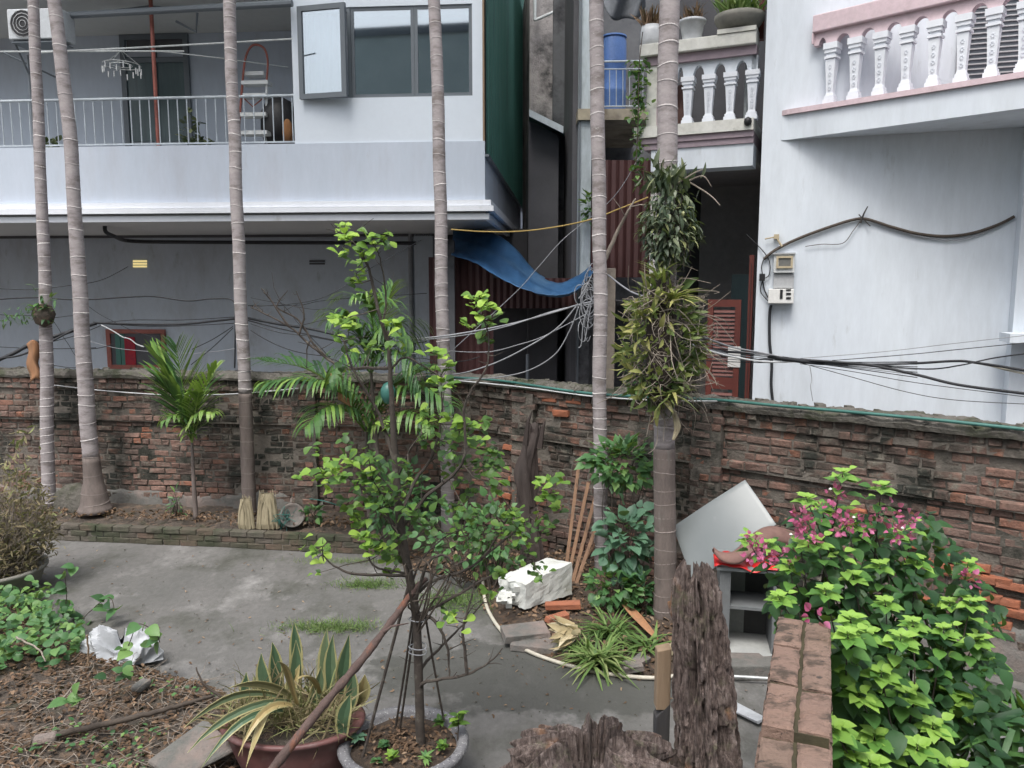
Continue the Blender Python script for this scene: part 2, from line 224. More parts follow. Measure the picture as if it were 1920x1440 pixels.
# ------------------------------------------------------------ mesh and object helpers
COL = scene.collection
ORG = {}
class MB:
    def __init__(s): s.v = []; s.f = []; s.r = []
    def add(s, vs, fs, r=0.0):
        n = len(s.v); s.v += [tuple(q) for q in vs]; s.f += [tuple(i + n for i in f) for f in fs]; s.r += [r] * len(fs); return s
    def hexa(s, p, r=0.0):     # p: 4 bottom, 4 top, both counter-clockwise seen from above
        return s.add(p, [(3, 2, 1, 0), (4, 5, 6, 7), (0, 1, 5, 4), (1, 2, 6, 5), (2, 3, 7, 6), (3, 0, 4, 7)], r)
    def box(s, c, d, rot=None, r=0.0, bev=0):
        c = Vector(c); hx, hy, hz = d[0] / 2, d[1] / 2, d[2] / 2
        if rot is None: rot = Matrix.Identity(3)
        P = [Vector((x * hx, y * hy, z * hz)) for z in (-1, 1) for x, y in ((-1, -1), (1, -1), (1, 1), (-1, 1))]
        return s.hexa([c + rot @ q for q in P], r)
    def tube(s, pts, rad, n=8, r=0.0, caps=True):
        pts = [Vector(q) for q in pts]; k = len(pts)
        if not isinstance(rad, (list, tuple)): rad = [rad] * k
        vs = []; up = Vector((0.12, .3, .94))
        for i, q in enumerate(pts):
            t = (pts[min(i + 1, k - 1)] - pts[max(i - 1, 0)]).normalized()
            a = t.cross(up)
            if a.length < .2: a = t.cross(Vector((1, 0, 0)))
            a.normalize(); b = a.cross(t)
            up = b if i == 0 else b
            for j in range(n):
                th = 2 * math.pi * j / n; vs.append(q + (a * math.cos(th) + b * math.sin(th)) * rad[i])
        fs = [(i * n + j, i * n + (j + 1) % n, (i + 1) * n + (j + 1) % n, (i + 1) * n + j) for i in range(k - 1) for j in range(n)]
        if caps: fs += [tuple(reversed(range(n))), tuple(range((k - 1) * n, k * n))]
        return s.add(vs, fs, r)
    def lathe(s, c, prof, n=24, sx=1, sy=1, r=0.0, rz=0.0):
        c = Vector(c); vs = []; co, si = math.cos(rz), math.sin(rz)
        for (ra, z) in prof:
            for j in range(n):
                th = 2 * math.pi * j / n; x = ra * math.cos(th) * sx; y = ra * math.sin(th) * sy
                vs.append(c + Vector((x * co - y * si, x * si + y * co, z)))
        fs = [(i * n + j, i * n + (j + 1) % n, (i + 1) * n + (j + 1) % n, (i + 1) * n + j) for i in range(len(prof) - 1) for j in range(n)]
        return s.add(vs, fs, r)
    def grid(s, fn, nu, nv, r=0.0):
        vs = [fn(i / nu, j / nv) for j in range(nv + 1) for i in range(nu + 1)]
        fs = [(j * (nu + 1) + i, j * (nu + 1) + i + 1, (j + 1) * (nu + 1) + i + 1, (j + 1) * (nu + 1) + i) for j in range(nv) for i in range(nu)]
        return s.add(vs, fs, r)
    def mesh(s, name, m, o=Vector((0, 0, 0)), smooth=False):
        me = bpy.data.meshes.new(name); me.from_pydata([(q[0] - o[0], q[1] - o[1], q[2] - o[2]) for q in s.v], [], s.f)
        if m: me.materials.append(m)
        a = me.attributes.new('rnd', 'FLOAT', 'FACE'); a.data.foreach_set('value', s.r)
        if smooth: me.polygons.foreach_set('use_smooth', [True] * len(s.f))
        me.update(); return me
    def build(s, name, m, parent=None, smooth=False, loc=None, kind=None, solid=0, bevel=0):
        o = ORG[parent.name] if parent is not None else Vector(loc if loc is not None else (0, 0, 0))
        ob = bpy.data.objects.new(name, s.mesh(name, M[m] if isinstance(m, str) else m, o, smooth)); COL.objects.link(ob)
        if parent is not None: ob.parent = parent
        else: ob.location = o
        ORG[ob.name] = o
        if kind: ob['kind'] = kind
        if solid: md = ob.modifiers.new('solid', 'SOLIDIFY'); md.thickness = solid; md.offset = 0
        if bevel: md = ob.modifiers.new('bevel', 'BEVEL'); md.width = bevel; md.segments = 2; md.limit_method = 'ANGLE'
        return ob
def thing(name, label, cat, loc=(0, 0, 0), group=None):
    o = bpy.data.objects.new(name, None); COL.objects.link(o); o.location = loc; o.empty_display_size = .1; ORG[o.name] = Vector(loc)
    o['label'] = label; o['category'] = cat
    if group: o['group'] = group
    return o
def tag(o, label, cat, group=None):
    o['label'] = label; o['category'] = cat
    if group: o['group'] = group
    return o
def part(name, m, parent, fn, **k):
    b = MB(); fn(b); return b.build(name, m, parent, **k)
class Fr:      # a facade: s runs along it to the right, d runs back behind it
    def __init__(s, ox, oy, deg):
        a = math.radians(deg); s.o = Vector((ox, oy, 0)); s.u = Vector((math.cos(a), math.sin(a), 0)); s.b = Vector((-math.sin(a), math.cos(a), 0)); s.a = a
    def p(s, q, d, z): return s.o + s.u * q + s.b * d + Vector((0, 0, z))
    def pick(s, px, py, d=0):
        r = ray(px, py); c = Vector((0, 0, CAMZ)); t = ((s.o + s.b * d) - c).dot(s.b) / r.dot(s.b); h = c + r * t
        return (h - s.o).dot(s.u), h.z
    def box(s, mb, s0, s1, d0, d1, z0, z1, r=0.0):
        s0, s1 = min(s0, s1), max(s0, s1); z0, z1 = min(z0, z1), max(z0, z1)
        return mb.hexa([s.p(s0, d0, z0), s.p(s1, d0, z0), s.p(s1, d1, z0), s.p(s0, d1, z0), s.p(s0, d0, z1), s.p(s1, d0, z1), s.p(s1, d1, z1), s.p(s0, d1, z1)], r)
    def pbox(s, mb, px0, py0, px1, py1, d0, d1, r=0.0):
        a = s.pick(px0, py0, d0); b = s.pick(px1, py1, d0); return s.box(mb, a[0], b[0], d0, d1, a[1], b[1], r)
    def rot(s): return Matrix.Rotation(s.a, 3, 'Z')
def smoothpath(pts, k=6):
    pts = [Vector(q) for q in pts]; out = []
    for i in range(len(pts) - 1):
        p0 = pts[max(i - 1, 0)]; p1 = pts[i]; p2 = pts[i + 1]; p3 = pts[min(i + 2, len(pts) - 1)]
        for j in range(k):
            t = j / k; out.append(.5 * ((2 * p1) + (p2 - p0) * t + (2 * p0 - 5 * p1 + 4 * p2 - p3) * t * t + (3 * p1 - p0 - 3 * p2 + p3) * t ** 3))
    out.append(pts[-1]); return out
def lerp_rad(r, n):
    out = []
    for i in range(n):
        t = i / (n - 1) * (len(r) - 1); k = min(int(t), len(r) - 2); out.append(r[k] + (r[k + 1] - r[k]) * (t - k))
    return out
def ptube(mb, pts, rad, n=8, k=6, r=0.0, jit=0):
    P = smoothpath(pts, k)
    if jit: P = [q + Vector((R.uniform(-jit, jit), R.uniform(-jit, jit), R.uniform(-jit, jit))) for q in P]
    return mb.tube(P, lerp_rad(rad if isinstance(rad, (list, tuple)) else [rad, rad], len(P)), n, r)

# leaves: a unit template along +Y, normal +Z
PROF = {'ovate': [(0, .02), (.12, .22), (.35, .34), (.6, .27), (.82, .13), (1, .0)], 'obovate': [(0, .03), (.25, .14), (.55, .28), (.78, .30), (.93, .17), (1, .02)],
        'lance': [(0, .03), (.2, .10), (.5, .13), (.8, .07), (1, 0)], 'strap': [(0, .05), (.3, .06), (.7, .045), (1, 0)],
        'heart': [(-.12, .20), (.05, .40), (.3, .45), (.6, .32), (.85, .13), (1, 0)], 'snake': [(0, .035), (.2, .06), (.5, .085), (.8, .065), (.93, .03), (1, 0)],
        'star': [(0, .03), (.15, .28), (.38, .36), (.55, .24), (.8, .09), (1, 0)], 'litter': [(0, .1), (.4, .3), (.8, .2), (1, 0)]}
TC = {}
def templates(kind, m, droop=.25, fold=.25, n=8, wid=1.0, seed=1):
    key = (kind, m, droop, fold, wid)
    if key in TC: return TC[key]
    rr = random.Random(seed); out = []
    for k in range(n):
        dr = droop * rr.uniform(.5, 1.5); fo = fold * rr.uniform(.4, 1.5); tw = rr.uniform(-.3, .3); sw = rr.uniform(-.12, .12)
        vs = []; fs = []; P = PROF[kind]
        for (t, hw) in P:
            zc = -dr * max(t, 0) ** 1.8; xc = sw * t * t; hw *= wid
            for x in (-hw, 0, hw): vs.append((xc + x, t * (1 - .25 * dr * t), zc + fo * abs(x) + tw * x * t))
        for i in range(len(P) - 1):
            a = i * 3; fs += [(a, a + 1, a + 4, a + 3), (a + 1, a + 2, a + 5, a + 4)]
        b = MB(); rv = (k + .5) / n; b.add(vs, fs, rv); me = b.mesh('leaf', M[m], smooth=True); out.append((vs, fs, rv, me))
    TC[key] = out; return out
def orient(d, up):
    d = Vector(d).normalized(); x = d.cross(Vector(up))
    if x.length < .05: x = d.cross(Vector((.3, .9, .1)))
    x.normalize(); n = x.cross(d); return Matrix(((x.x, d.x, n.x), (x.y, d.y, n.y), (x.z, d.z, n.z)))
def leaves(root, items, T, name='leaf', cap=300, stuffname='foliage', m=None, minpx=10):
    # items: (pos, dir, up, size, brightness 0..1)
    def size(it):
        x, y, d = pxof(it[0]); inside = -40 < x < 1960 and -40 < y < 1480
        return it[3] / d if inside else -1
    items = sorted(items, key=size, reverse=True); o = ORG[root.name]; rest = []
    for i, (p, d, up, sz, br) in enumerate(items):
        tv = T[min(len(T) - 1, max(0, int(br * len(T))))]; mt = orient(d, up)
        if i < cap and size(items[i]) * FPX > minpx:
            ob = bpy.data.objects.new(name, tv[3]); mm = (mt * sz).to_4x4(); mm.translation = Vector(p) - o; ob.matrix_local = mm; COL.objects.link(ob); ob.parent = root
        else: rest.append((p, mt, sz, tv))
    if rest:
        b = MB()
        for (p, mt, sz, tv) in rest: b.add([Vector(p) + mt @ (Vector(q) * sz) for q in tv[0]], tv[1], tv[2])
        b.build(stuffname, T[0][3].materials[0], root, smooth=True, kind='stuff')
def rv(s=1): return Vector((R.gauss(0, s), R.gauss(0, s), R.gauss(0, s)))
def unit():
    while True:
        v = Vector((R.uniform(-1, 1), R.uniform(-1, 1), R.uniform(-1, 1)))
        if .05 < v.length < 1: return v.normalized()
# ============================================================ SETTING
def struct(name, m, fn, **k): return part(name, m, None, fn, kind='structure', **k)
struct('ground', 'soil', lambda b: b.add([(-60, -60, -.03), (60, -60, -.03), (60, 60, -.03), (-60, 60, -.03)], [(0, 1, 2, 3)]))
struct('yard_paving', 'yard', lambda b: b.grid(lambda u, v: (-15 + 19.5 * u, .5 + 11 * v, .012 * noise.noise((u * 12, v * 10, 0))), 60, 50), smooth=True)
# boundary wall: two straight runs that meet at an obtuse corner
WT = 2.05
WA = Fr(-.55, 9.9, math.degrees(math.atan2(9.9 - 11.0, -.55 + 9.5)))     # left run: s from -9 to 0
WB = Fr(-.55, 9.9, -39.0)                                                   # right run: s from 0 to 8
LA, LB = -15.0, 8.2
struct('alley_pavement', 'old_concrete', lambda b: b.add([(-24, 12.6, 0.03), (-.3, 10.3, .03), (7, 4.6, .03), (16, 8, .03), (14, 32, .03), (-24, 32, .03)], [(0, 1, 2, 3, 4, 5)]))
# raised bed along the left run
cl = [G(-260, 1005) + Vector((-6.5, .75, 0)), G(120, 1014), G(400, 1026), G(690, 1040), G(850, 1050)]
bz = .22
def bedsoil(b):
    def f(u, v):
        t = u * 3.999; k = int(t); c = cl[k].lerp(cl[k + 1], t - k); back = Vector((c.x, 9.9 - .1229 * (c.x + .55) + .05, 0)); q = c.lerp(back, v * .95 + .05)
        n = noise.noise(q * 3.1) * .045 + noise.noise(q * 9) * .02; return (q.x, q.y, bz - .03 + .06 * v + n)
    b.grid(f, 90, 10)
struct('bed_soil', 'litter_soil', bedsoil, smooth=True)

# ------------------------------------------------------------ brick wall
wall = thing('brick_wall', 'long old mossy brick boundary wall with rough concrete coping across the yard', 'wall', (-.55, 9.9, 0))
WO = ORG[wall.name]
def chip(rr, L, D, Hh, j=.006, ch=.007):
    P = []
    for y, inset in ((-D / 2 + ch, 0), (D / 2, 0)):
        for x, z in ((-1, -1), (1, -1), (1, 1), (-1, 1)): P.append(Vector((x * L / 2 + rr.uniform(-j, j), y, z * Hh / 2 + rr.uniform(-j, j) * .6)))
    for x, z in ((-1, -1), (1, -1), (1, 1), (-1, 1)): P.append(Vector((x * (L / 2 - ch * rr.uniform(.8, 2.6)), -D / 2 + rr.uniform(-j, j), z * (Hh / 2 - ch * rr.uniform(.8, 1.8)))))
    fs = [(8, 9, 10, 11), (0, 1, 9, 8), (1, 2, 10, 9), (2, 3, 11, 10), (3, 0, 8, 11), (0, 4, 5, 1), (1, 5, 6, 2), (2, 6, 7, 3), (3, 7, 4, 0), (4, 7, 6, 5)]
    return P, fs
def brickset(mname, n=10, seed=3, j=.006):
    rr = random.Random(seed); out = []
    for L in (.215, .105, .16):
        row = []
        for k in range(n):
            P, fs = chip(rr, L, .10, .069, j); rv_ = rr.random(); b = MB(); b.add(P, fs, rv_); row.append((P, fs, rv_, b.mesh('brick', M[mname])))
        out.append((L, row))
    return out
BS = brickset('brick', 14, 3, .008)
def proud(z, right):
    if z > 1.90: return .045
    if z > 1.83: return .03
    if 1.40 < z < 1.48: return .05
    if z < .42: return .03
    return 0
bricks = []
def lay(fr, s0, s1, z0, z1, d0, rr, pr=True, hole=.02, crazy=1.0):
    z = z0 + .04; row = 0
    while z < z1:
        s = s0 + (.11 if row % 2 else 0) * rr.uniform(.4, 1.4); wav = rr.uniform(-.004, .004)
        while s < s1:
            L, rowm = BS[rr.choices((0, 1, 2), ((5, 3, 2) if z < 1.85 else (1, 8, 1)))[0]]
            if s + L > s1 + .05: break
            if rr.random() > hole:
                d = d0 - .035 * 0 - (proud(z, True) if pr else 0) + rr.gauss(0, .007) * crazy
                dz = .010 * math.sin(s * 1.7 + row * .4) + wav + rr.uniform(-.004, .004)
                c = fr.p(s + L / 2, d + .05, z + dz); rot = fr.rot() @ Matrix.Rotation(rr.gauss(0, .016) * crazy, 3, 'Y') @ Matrix.Rotation(rr.gauss(0, .03), 3, 'Z')
                bricks.append((c, rot, rr.choice(rowm), rr.uniform(.94, 1.06)))
            s += L + rr.uniform(.009, .022)
        z += .0835; row += 1
rr = random.Random(5)
lay(WA, LA, -.02, 0.0, WT - .06, 0, rr)
lay(WB, .02, LB, 0.0, WT - .06, 0, rr, crazy=1.25)
# piers standing proud of the wall
for fr, px in ((WA, 575), (WA, -60), (WB, 985), (WB, 1328)):
    s = fr.pick(px, 850, 0)[0]
    lay(fr, s - .17, s + .17, 0, WT - .09, -.075, rr, pr=False, hole=0)
def core(b):
    WA.box(b, LA, .06, .008, .2, -.1, WT - .03); WB.box(b, 0.0, LB, .010, .2, -.1, WT - .03)
    for fr, px in ((WA, 575), (WA, -60), (WB, 985), (WB, 1328)):
        s = fr.pick(px, 850, 0)[0]; fr.box(b, s - .16, s + .16, -.066, .0075, -.1, WT - .1)
    WA.box(b, LA, -.01, -.026, .0075, 1.845, WT - .05); WB.box(b, 0.02, LB, -.026, .0075, 1.845, WT - .05)
    WA.box(b, LA, -.01, -.040, .0075, 1.40, 1.478); WB.box(b, 0.02, LB, -.040, .0075, 1.40, 1.478)
part('mortar', 'mortar', wall, core)
def bsz(it):
    x, y, d = pxof(it[0]); return 1 / d if (-20 < x < 1940 and -20 < y < 1460) else 0
bricks.sort(key=bsz, reverse=True)
# the nearest bricks hidden behind the flowering shrub are skipped when choosing the single ones
def hid(it):
    x, y, d = pxof(it[0]); return 1480 < x < 1840 and y > 1060 or 1240 < x < 1460 and y > 930 or x > 1500 and y > 1230
vis = [t for t in bricks if not hid(t)]; oth = [t for t in bricks if hid(t)]
for (c, rot, (P, fs, rv_, me), sc) in vis[:300]:
    ob = bpy.data.objects.new('brick', me); mm = (rot @ Matrix.Diagonal((sc, 1, 1))).to_4x4(); mm.translation = c - WO; ob.matrix_local = mm; COL.objects.link(ob); ob.parent = wall
b = MB()
for (c, rot, (P, fs, rv_, me), sc) in vis[300:] + oth: b.add([c + rot @ Vector((q.x * sc, q.y, q.z)) for q in P], fs, (rv_ * 7.3 + c.x * 3.1 + c.z) % 1)
b.build('brickwork', 'brick', wall, kind='stuff')
def coping(b):
    for fr, s0, s1, n in ((WA, LA, 0.03, 260), (WB, -.02, LB, 260)):
        prof = [(-.075, -.055), (-.085, -.02), (-.06, .02), (0, .045), (.1, .05), (.2, .04), (.25, 0), (.25, -.05)]
        vs = []
        for i in range(n + 1):
            s = s0 + (s1 - s0) * i / n
            for (d, z) in prof:
                p = fr.p(s, d, WT + z); k = noise.noise(p * 4) * .035 + noise.noise(p * 14) * .022 + abs(noise.noise(p * 37)) * .012
                vs.append(p + fr.b * (-k * .7 if d < .1 else k * .5) + Vector((0, 0, k * (1 if z > -.03 else .5))))
        m = len(prof); fs = [(i * m + j, (i + 1) * m + j, (i + 1) * m + j + 1, i * m + j + 1) for i in range(n) for j in range(m - 1)]
        b.add(vs, [tuple(reversed(f)) for f in fs])
part('coping', 'cap_conc', wall, coping)
def rubble_lumps(b, rr=random.Random(8)):
    for k in range(230):
        fr, s = (WA, rr.uniform(LA, 0)) if rr.random() < .45 else (WB, rr.uniform(0, LB)); sz = rr.uniform(.02, .06); c = fr.p(s, rr.uniform(-.05, .22), WT + .04)
        vs = [c + Vector(q) * sz * rr.uniform(.6, 1.2) for q in ((-1, -1, -.6), (1, -1, -.6), (1, 1, -.6), (-1, 1, -.6), (-.6, -.7, .5), (.7, -.6, .5), (.6, .7, .5), (-.7, .6, .5))]
        b.hexa(vs)
part('coping_rubble', 'cap_conc', wall, rubble_lumps, kind='stuff')
def plaster(b):
    for fr, s0, s1, n in ((WA, -8.5, -2.0, 160), (WB, 4.5, 8.0, 60)):
        def f(u, v):
            s = s0 + (s1 - s0) * u; h = (.44 + .16 * noise.noise((s * 1.2, 0, 0)) + .05 * noise.noise((s * 6, 0, 0))) * v; return fr.p(s, -.012 - .05 * (1 - v) ** .5 + .02 * noise.noise((s * 2, h * 3, 1)) + .012 * noise.noise((s * 9, h * 9, 4)) + (.05 if v > .99 else 0), h)
        b.grid(f, n, 12)
part('render_skirt', 'plaster_low', wall, plaster, smooth=True)
# exposed orange bricks by the foot of the right run
ob2 = brickset('brick_new', 4, 9, .01)
for px, py in ((1720, 1050), (1760, 1062), (1640, 1000), (1790, 1075), (1840, 1085), (1745, 1130), (1850, 1120), (1870, 1090), (1895, 1100), (1900, 1150), (1870, 1170), (1885, 1130), (1700, 1020), (1780, 1045), (1830, 1065), (1600, 960), (1600, 985), (955, 840), (965, 900), (945, 930), (1075, 752), (1030, 748), (1050, 775)):
    s, z = WB.pick(px, py, -.03); P, fs, rv_, me = rr.choice(ob2[0][1]); ob = bpy.data.objects.new('brick', me); mm = (WB.rot() @ Matrix.Rotation(rr.gauss(0, .03), 3, 'Y')).to_4x4(); mm.translation = WB.p(s, .012, z) - WO
    ob.matrix_local = mm; COL.objects.link(ob); ob.parent = wall; ob['label'] = 'bare orange brick'

# curb of the bed
curb = thing('brick_curb', 'low mossy brick kerb holding the planting bed along the wall', 'kerb', cl[1]); CO = ORG[curb.name]
CS = brickset('curb', 8, 21, .005); core_b = MB(); nb = 0; restb = MB()
for k in range(len(cl) - 1):
    a, c = cl[k], cl[k + 1]; Ls = (c - a).length; ang = math.degrees(math.atan2(c.y - a.y, c.x - a.x)); fr = Fr(a.x, a.y, ang)
    fr.box(core_b, 0, Ls, .012, .11, -.02, bz - .012)
    for row in range(3):
        s = 0.005 + (.1 if row % 2 else 0)
        while s < Ls - .1:
            P, fs, rv_, me = rr.choice(CS[0][1]); top = row == 2
            ob = bpy.data.objects.new('brick', me); mm = (fr.rot() @ Matrix.Rotation(rr.gauss(0, .015), 3, 'Y')).to_4x4(); mm.translation = fr.p(s + .107, .05 + rr.gauss(0, .004) - (.008 if top else 0), .035 + row * .0735) - CO
            ob.matrix_local = mm; COL.objects.link(ob); ob.parent = curb; s += .226
core_b.build('mortar', 'mortar', curb)

# ============================================================ LEFT HOUSE
LF = Fr(-.41, 12.0, -4.5)
def zl(py): return LF.pick(905, py, 0)[1]
def sl_(px, py, d=0): return LF.pick(px, py, d)[0]
lh = thing('left_house', 'pale blue two storey house with balcony, grey window band and white ledge on the left', 'house', LF.p(-5, 5, 0))
SL = -19.0; DP = 11.0
z_b, z_p = zl(408), zl(264)       # underside of slab, top of parapet
z_top = zl(-30); s550 = sl_(550, 200)
s_wallend = LF.pick(812, 600, 3.4)[0]
part('parapet', 'blue_wall', lh, lambda b: (LF.box(b, SL, 0, 0, .14, zl(377), z_p), LF.box(b, -.14, 0, .1402, DP, zl(377), zl(285))))
def mould(b):
    for z1, z0, o in ((376, 386.5, .10), (387.5, 397, .145), (401, 412, .07)):
        LF.box(b, SL, o, -o, -.001, zl(z0), zl(z1)); LF.box(b, 0.001, o, -.0005, DP, zl(z0), zl(z1))
part('ledge_moulding', 'white_paint', lh, mould)
part('floor_slab', 'soffit', lh, lambda b: LF.box(b, SL, -.001, .0, DP, z_b, zl(377.5)))
def gw(b):
    LF.box(b, SL, s_wallend, 3.4, 3.6, 0, z_b - .002); LF.box(b, s_wallend - .2, s_wallend, 3.601, DP, 0, z_b - .002)
part('wall', 'grey_wall', lh, gw)
part('corner_pillar', 'grey_wall', lh, lambda b: LF.box(b, s_wallend - .34, s_wallend + .03, 3.3, 3.399, 0, z_b - .003))
part('drain_pipe', 'grey_cable', lh, lambda b: b.tube([LF.p(s_wallend - .42, 3.33, 0), LF.p(s_wallend - .42, 3.33, z_b)], .045, 10))
# upper room with the window band
wy0, wy1 = zl(178), zl(5)
def upper(b):
    a0, a1 = sl_(563, 100), sl_(885, 100)
    LF.box(b, s550, -.03, .02, .13, z_p + .003, wy0); LF.box(b, a1, -.03, .02, .13, wy0 + .0, z_top + 3); LF.box(b, s550, a0, .02, .13, wy0, z_top + 3); LF.box(b, a0, a1, .02, .13, wy1, z_top + 3)
    LF.box(b, s550, s550 + .1, .131, 1.8, z_p, z_top + 3)
part('window_wall', 'panel_white', lh, upper)
part('balcony_back_wall', 'blue_wall', lh, lambda b: LF.box(b, SL, s550 - .002, 1.8, 1.95, zl(377), z_top + 3))
part('balcony_ceiling', 'soffit', lh, lambda b: LF.box(b, SL, s550 - .003, -.25, 1.799, z_top, z_top + .15))
part('balcony_floor', 'soffit', lh, lambda b: LF.box(b, SL, s550 - .003, .141, 1.799, zl(377) + .001, zl(300)))
part('upper_room', 'room_green', lh, lambda b: (LF.box(b, s550 + .11, -.2, 3.0, 3.1, z_p, z_top + 3), LF.box(b, s550 + .11, -.2, .14, 3.0, zl(377) + .002, zl(300)), LF.box(b, s550 + .11, -.2, .131, 3.0, z_top + .6, z_top + .7)))
part('corner_trim', 'stake', lh, lambda b: LF.box(b, -.029, -.003, .0, .125, z_p, z_top + 3))
# windows
def frame_rect(b, s0, s1, z0, z1, d0, d1, t):
    LF.box(b, s0, s1, d0, d1, z0, z0 + t); LF.box(b, s0, s1, d0, d1, z1 - t, z1); LF.box(b, s0, s0 + t, d0, d1, z0 + t, z1 - t); LF.box(b, s1 - t, s1, d0, d1, z0 + t, z1 - t)
win = [(563, 657, -.03), (657, 776, .04), (776, 885, .04)]
for i, (a, c, d) in enumerate(win):
    s0, s1 = sl_(a, 100) + .002, sl_(c, 100) - .002
    if i == 0:
        hp = LF.p(s0, -.02, 0); SF = Fr(hp.x, hp.y, -4.5 - 9); wd_ = s1 - s0; zz0, zz1 = wy0 - .03, wy1 - .002
        def sash(b):
            for q in ((0, wd_, zz0, zz0 + .075), (0, wd_, zz1 - .075, zz1), (0, .07, zz0 + .075, zz1 - .075), (wd_ - .075, wd_, zz0 + .075, zz1 - .075)): SF.box(b, q[0], q[1], -.06, 0, q[2], q[3])
        f = part('open_sash', 'dark_frame', lh, sash); part('pane', 'glass', f, lambda b: SF.box(b, .07, wd_ - .075, -.035, -.03, zz0 + .07, zz1 - .07))
        part('window', 'dark_frame', lh, lambda b: frame_rect(b, s0, s1, wy0 + .002, wy1 - .004, .03, .12, .05)); continue
    f = part('window', 'dark_frame', lh, lambda b: frame_rect(b, s0, s1, wy0 + (.002 if i else -.03), wy1 - .002, d - (.02 if i == 0 else 0), .12, .065 if i == 0 else .05))
    part('pane', 'glass', f, lambda b: LF.box(b, s0 + .05, s1 - .05, .05, .056, wy0 + .04, wy1 - .04))
part('sky_sheen', 'sky_sheen', lh, lambda b: b.grid(lambda u, v: LF.p(sl_(572, 100) + (sl_(652, 100) - sl_(572, 100)) * u, .18 + .015 * math.sin(u * 30), wy0 - .1 + (wy1 - wy0 + .4) * v), 60, 2), smooth=True)  # pale sheet added behind the left pane to imitate reflected sky
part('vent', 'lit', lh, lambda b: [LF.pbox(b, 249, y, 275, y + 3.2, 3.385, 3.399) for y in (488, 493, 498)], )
part('vent', 'dark_room', lh, lambda b: [LF.pbox(b, 580, y, 609, y + 3, 3.385, 3.399) for y in (488, 493)], )
# lower red framed window
def rw(b):
    a = LF.pick(200, 692, 3.3); c = LF.pick(306, 618, 3.3); t = .085
    for q in ((a[0], a[0] + t, a[1], c[1]), (c[0] - t, c[0], a[1], c[1]), (a[0] + t, c[0] - t, c[1] - t, c[1]), (a[0] + t, c[0] - t, a[1], a[1] + t)): LF.box(b, q[0], q[1], 3.34, 3.399, q[2], q[3])
rwn = part('window', 'red_post', lh, rw); rwn['label'] = 'small red framed window above the wall'
part('pane', 'dark_room', rwn, lambda b: LF.pbox(b, 206, 690, 300, 626, 3.37, 3.398))
part('mullion', 'green_metal', rwn, lambda b: (LF.pbox(b, 219, 690, 224, 626, 3.35, 3.369), LF.pbox(b, 229, 690, 232, 626, 3.35, 3.369)))
part('cloth', 'red_cloth', rwn, lambda b: LF.pbox(b, 233, 690, 252, 632, 3.352, 3.368))
# green sheet cladding of the side
def clad(b):
    n = 40; z0 = zl(289); z1 = z_top + 3
    for i in range(n):
        d0 = .02 + i * (DP - .03) / n; d1 = d0 + (DP - .03) / n; q = [LF.p(.02, d0, 0), LF.p(.02, d0 + .2, 0), LF.p(.045, d0 + .215, 0), LF.p(.045, d1 - .015, 0)]
        for k in range(3): b.add([q[k] + Vector((0, 0, z0)), q[k + 1] + Vector((0, 0, z0)), q[k + 1] + Vector((0, 0, z1)), q[k] + Vector((0, 0, z1))], [(0, 1, 2, 3)], 0)
        b.add([q[3] + Vector((0, 0, z0)), LF.p(.02, d1, z0), LF.p(.02, d1, z1), q[3] + Vector((0, 0, z1))], [(0, 1, 2, 3)], 0)
part('side_cladding', 'green_metal', lh, clad)
part('cladding_flashing', 'dark_frame', lh, lambda b: LF.box(b, .0, .06, .01, DP, zl(293), zl(288.6)))
part('side_core', 'dark_room', lh, lambda b: LF.box(b, -.13, .0195, .1305, DP, zl(289), z_top + 3))
# soffit pipe
part('soffit_pipe', 'black_cable', lh, lambda b: ptube(b, [W(197, 420, 13.6), W(198, 434, 13.6), W(212, 442, 14), W(245, 452, 15.2), W(350, 454, 15.3), W(560, 455, 15.25), W(780, 456, 15.1)], .035, 8))
part('beam', 'dark_room', lh, lambda b: LF.box(b, SL, s_wallend + .3, 3.3, 3.399, z_b - .05, z_b - .003))
# balcony door
def door(b):
    a = LF.pick(232, 266, 1.7); c = LF.pick(348, 60, 1.7); LF.box(b, a[0], a[0] + .09, 1.74, 1.799, a[1] - .3, c[1]); LF.box(b, c[0] - .09, c[0], 1.74, 1.799, a[1] - .3, c[1]); LF.box(b, a[0] + .09, c[0] - .09, 1.74, 1.799, c[1] - .09, c[1])
    m = (a[0] + c[0]) / 2; LF.box(b, m - .03, m + .03, 1.74, 1.799, a[1] - .3, c[1] - .09); zt = LF.pick(232, 108, 1.7)[1]; LF.box(b, a[0] + .09, c[0] - .09, 1.74, 1.798, zt - .08, zt)
dr = part('door', 'dark_frame', lh, door)
part('door_pane', 'teal_glass', dr, lambda b: (LF.pbox(b, 238, 266, 288, 106, 1.77, 1.7975), LF.pbox(b, 292, 266, 343, 106, 1.77, 1.7975)))
part('transom_pane', 'dark_room', dr, lambda b: LF.pbox(b, 238, 97, 343, 66, 1.77, 1.7975))
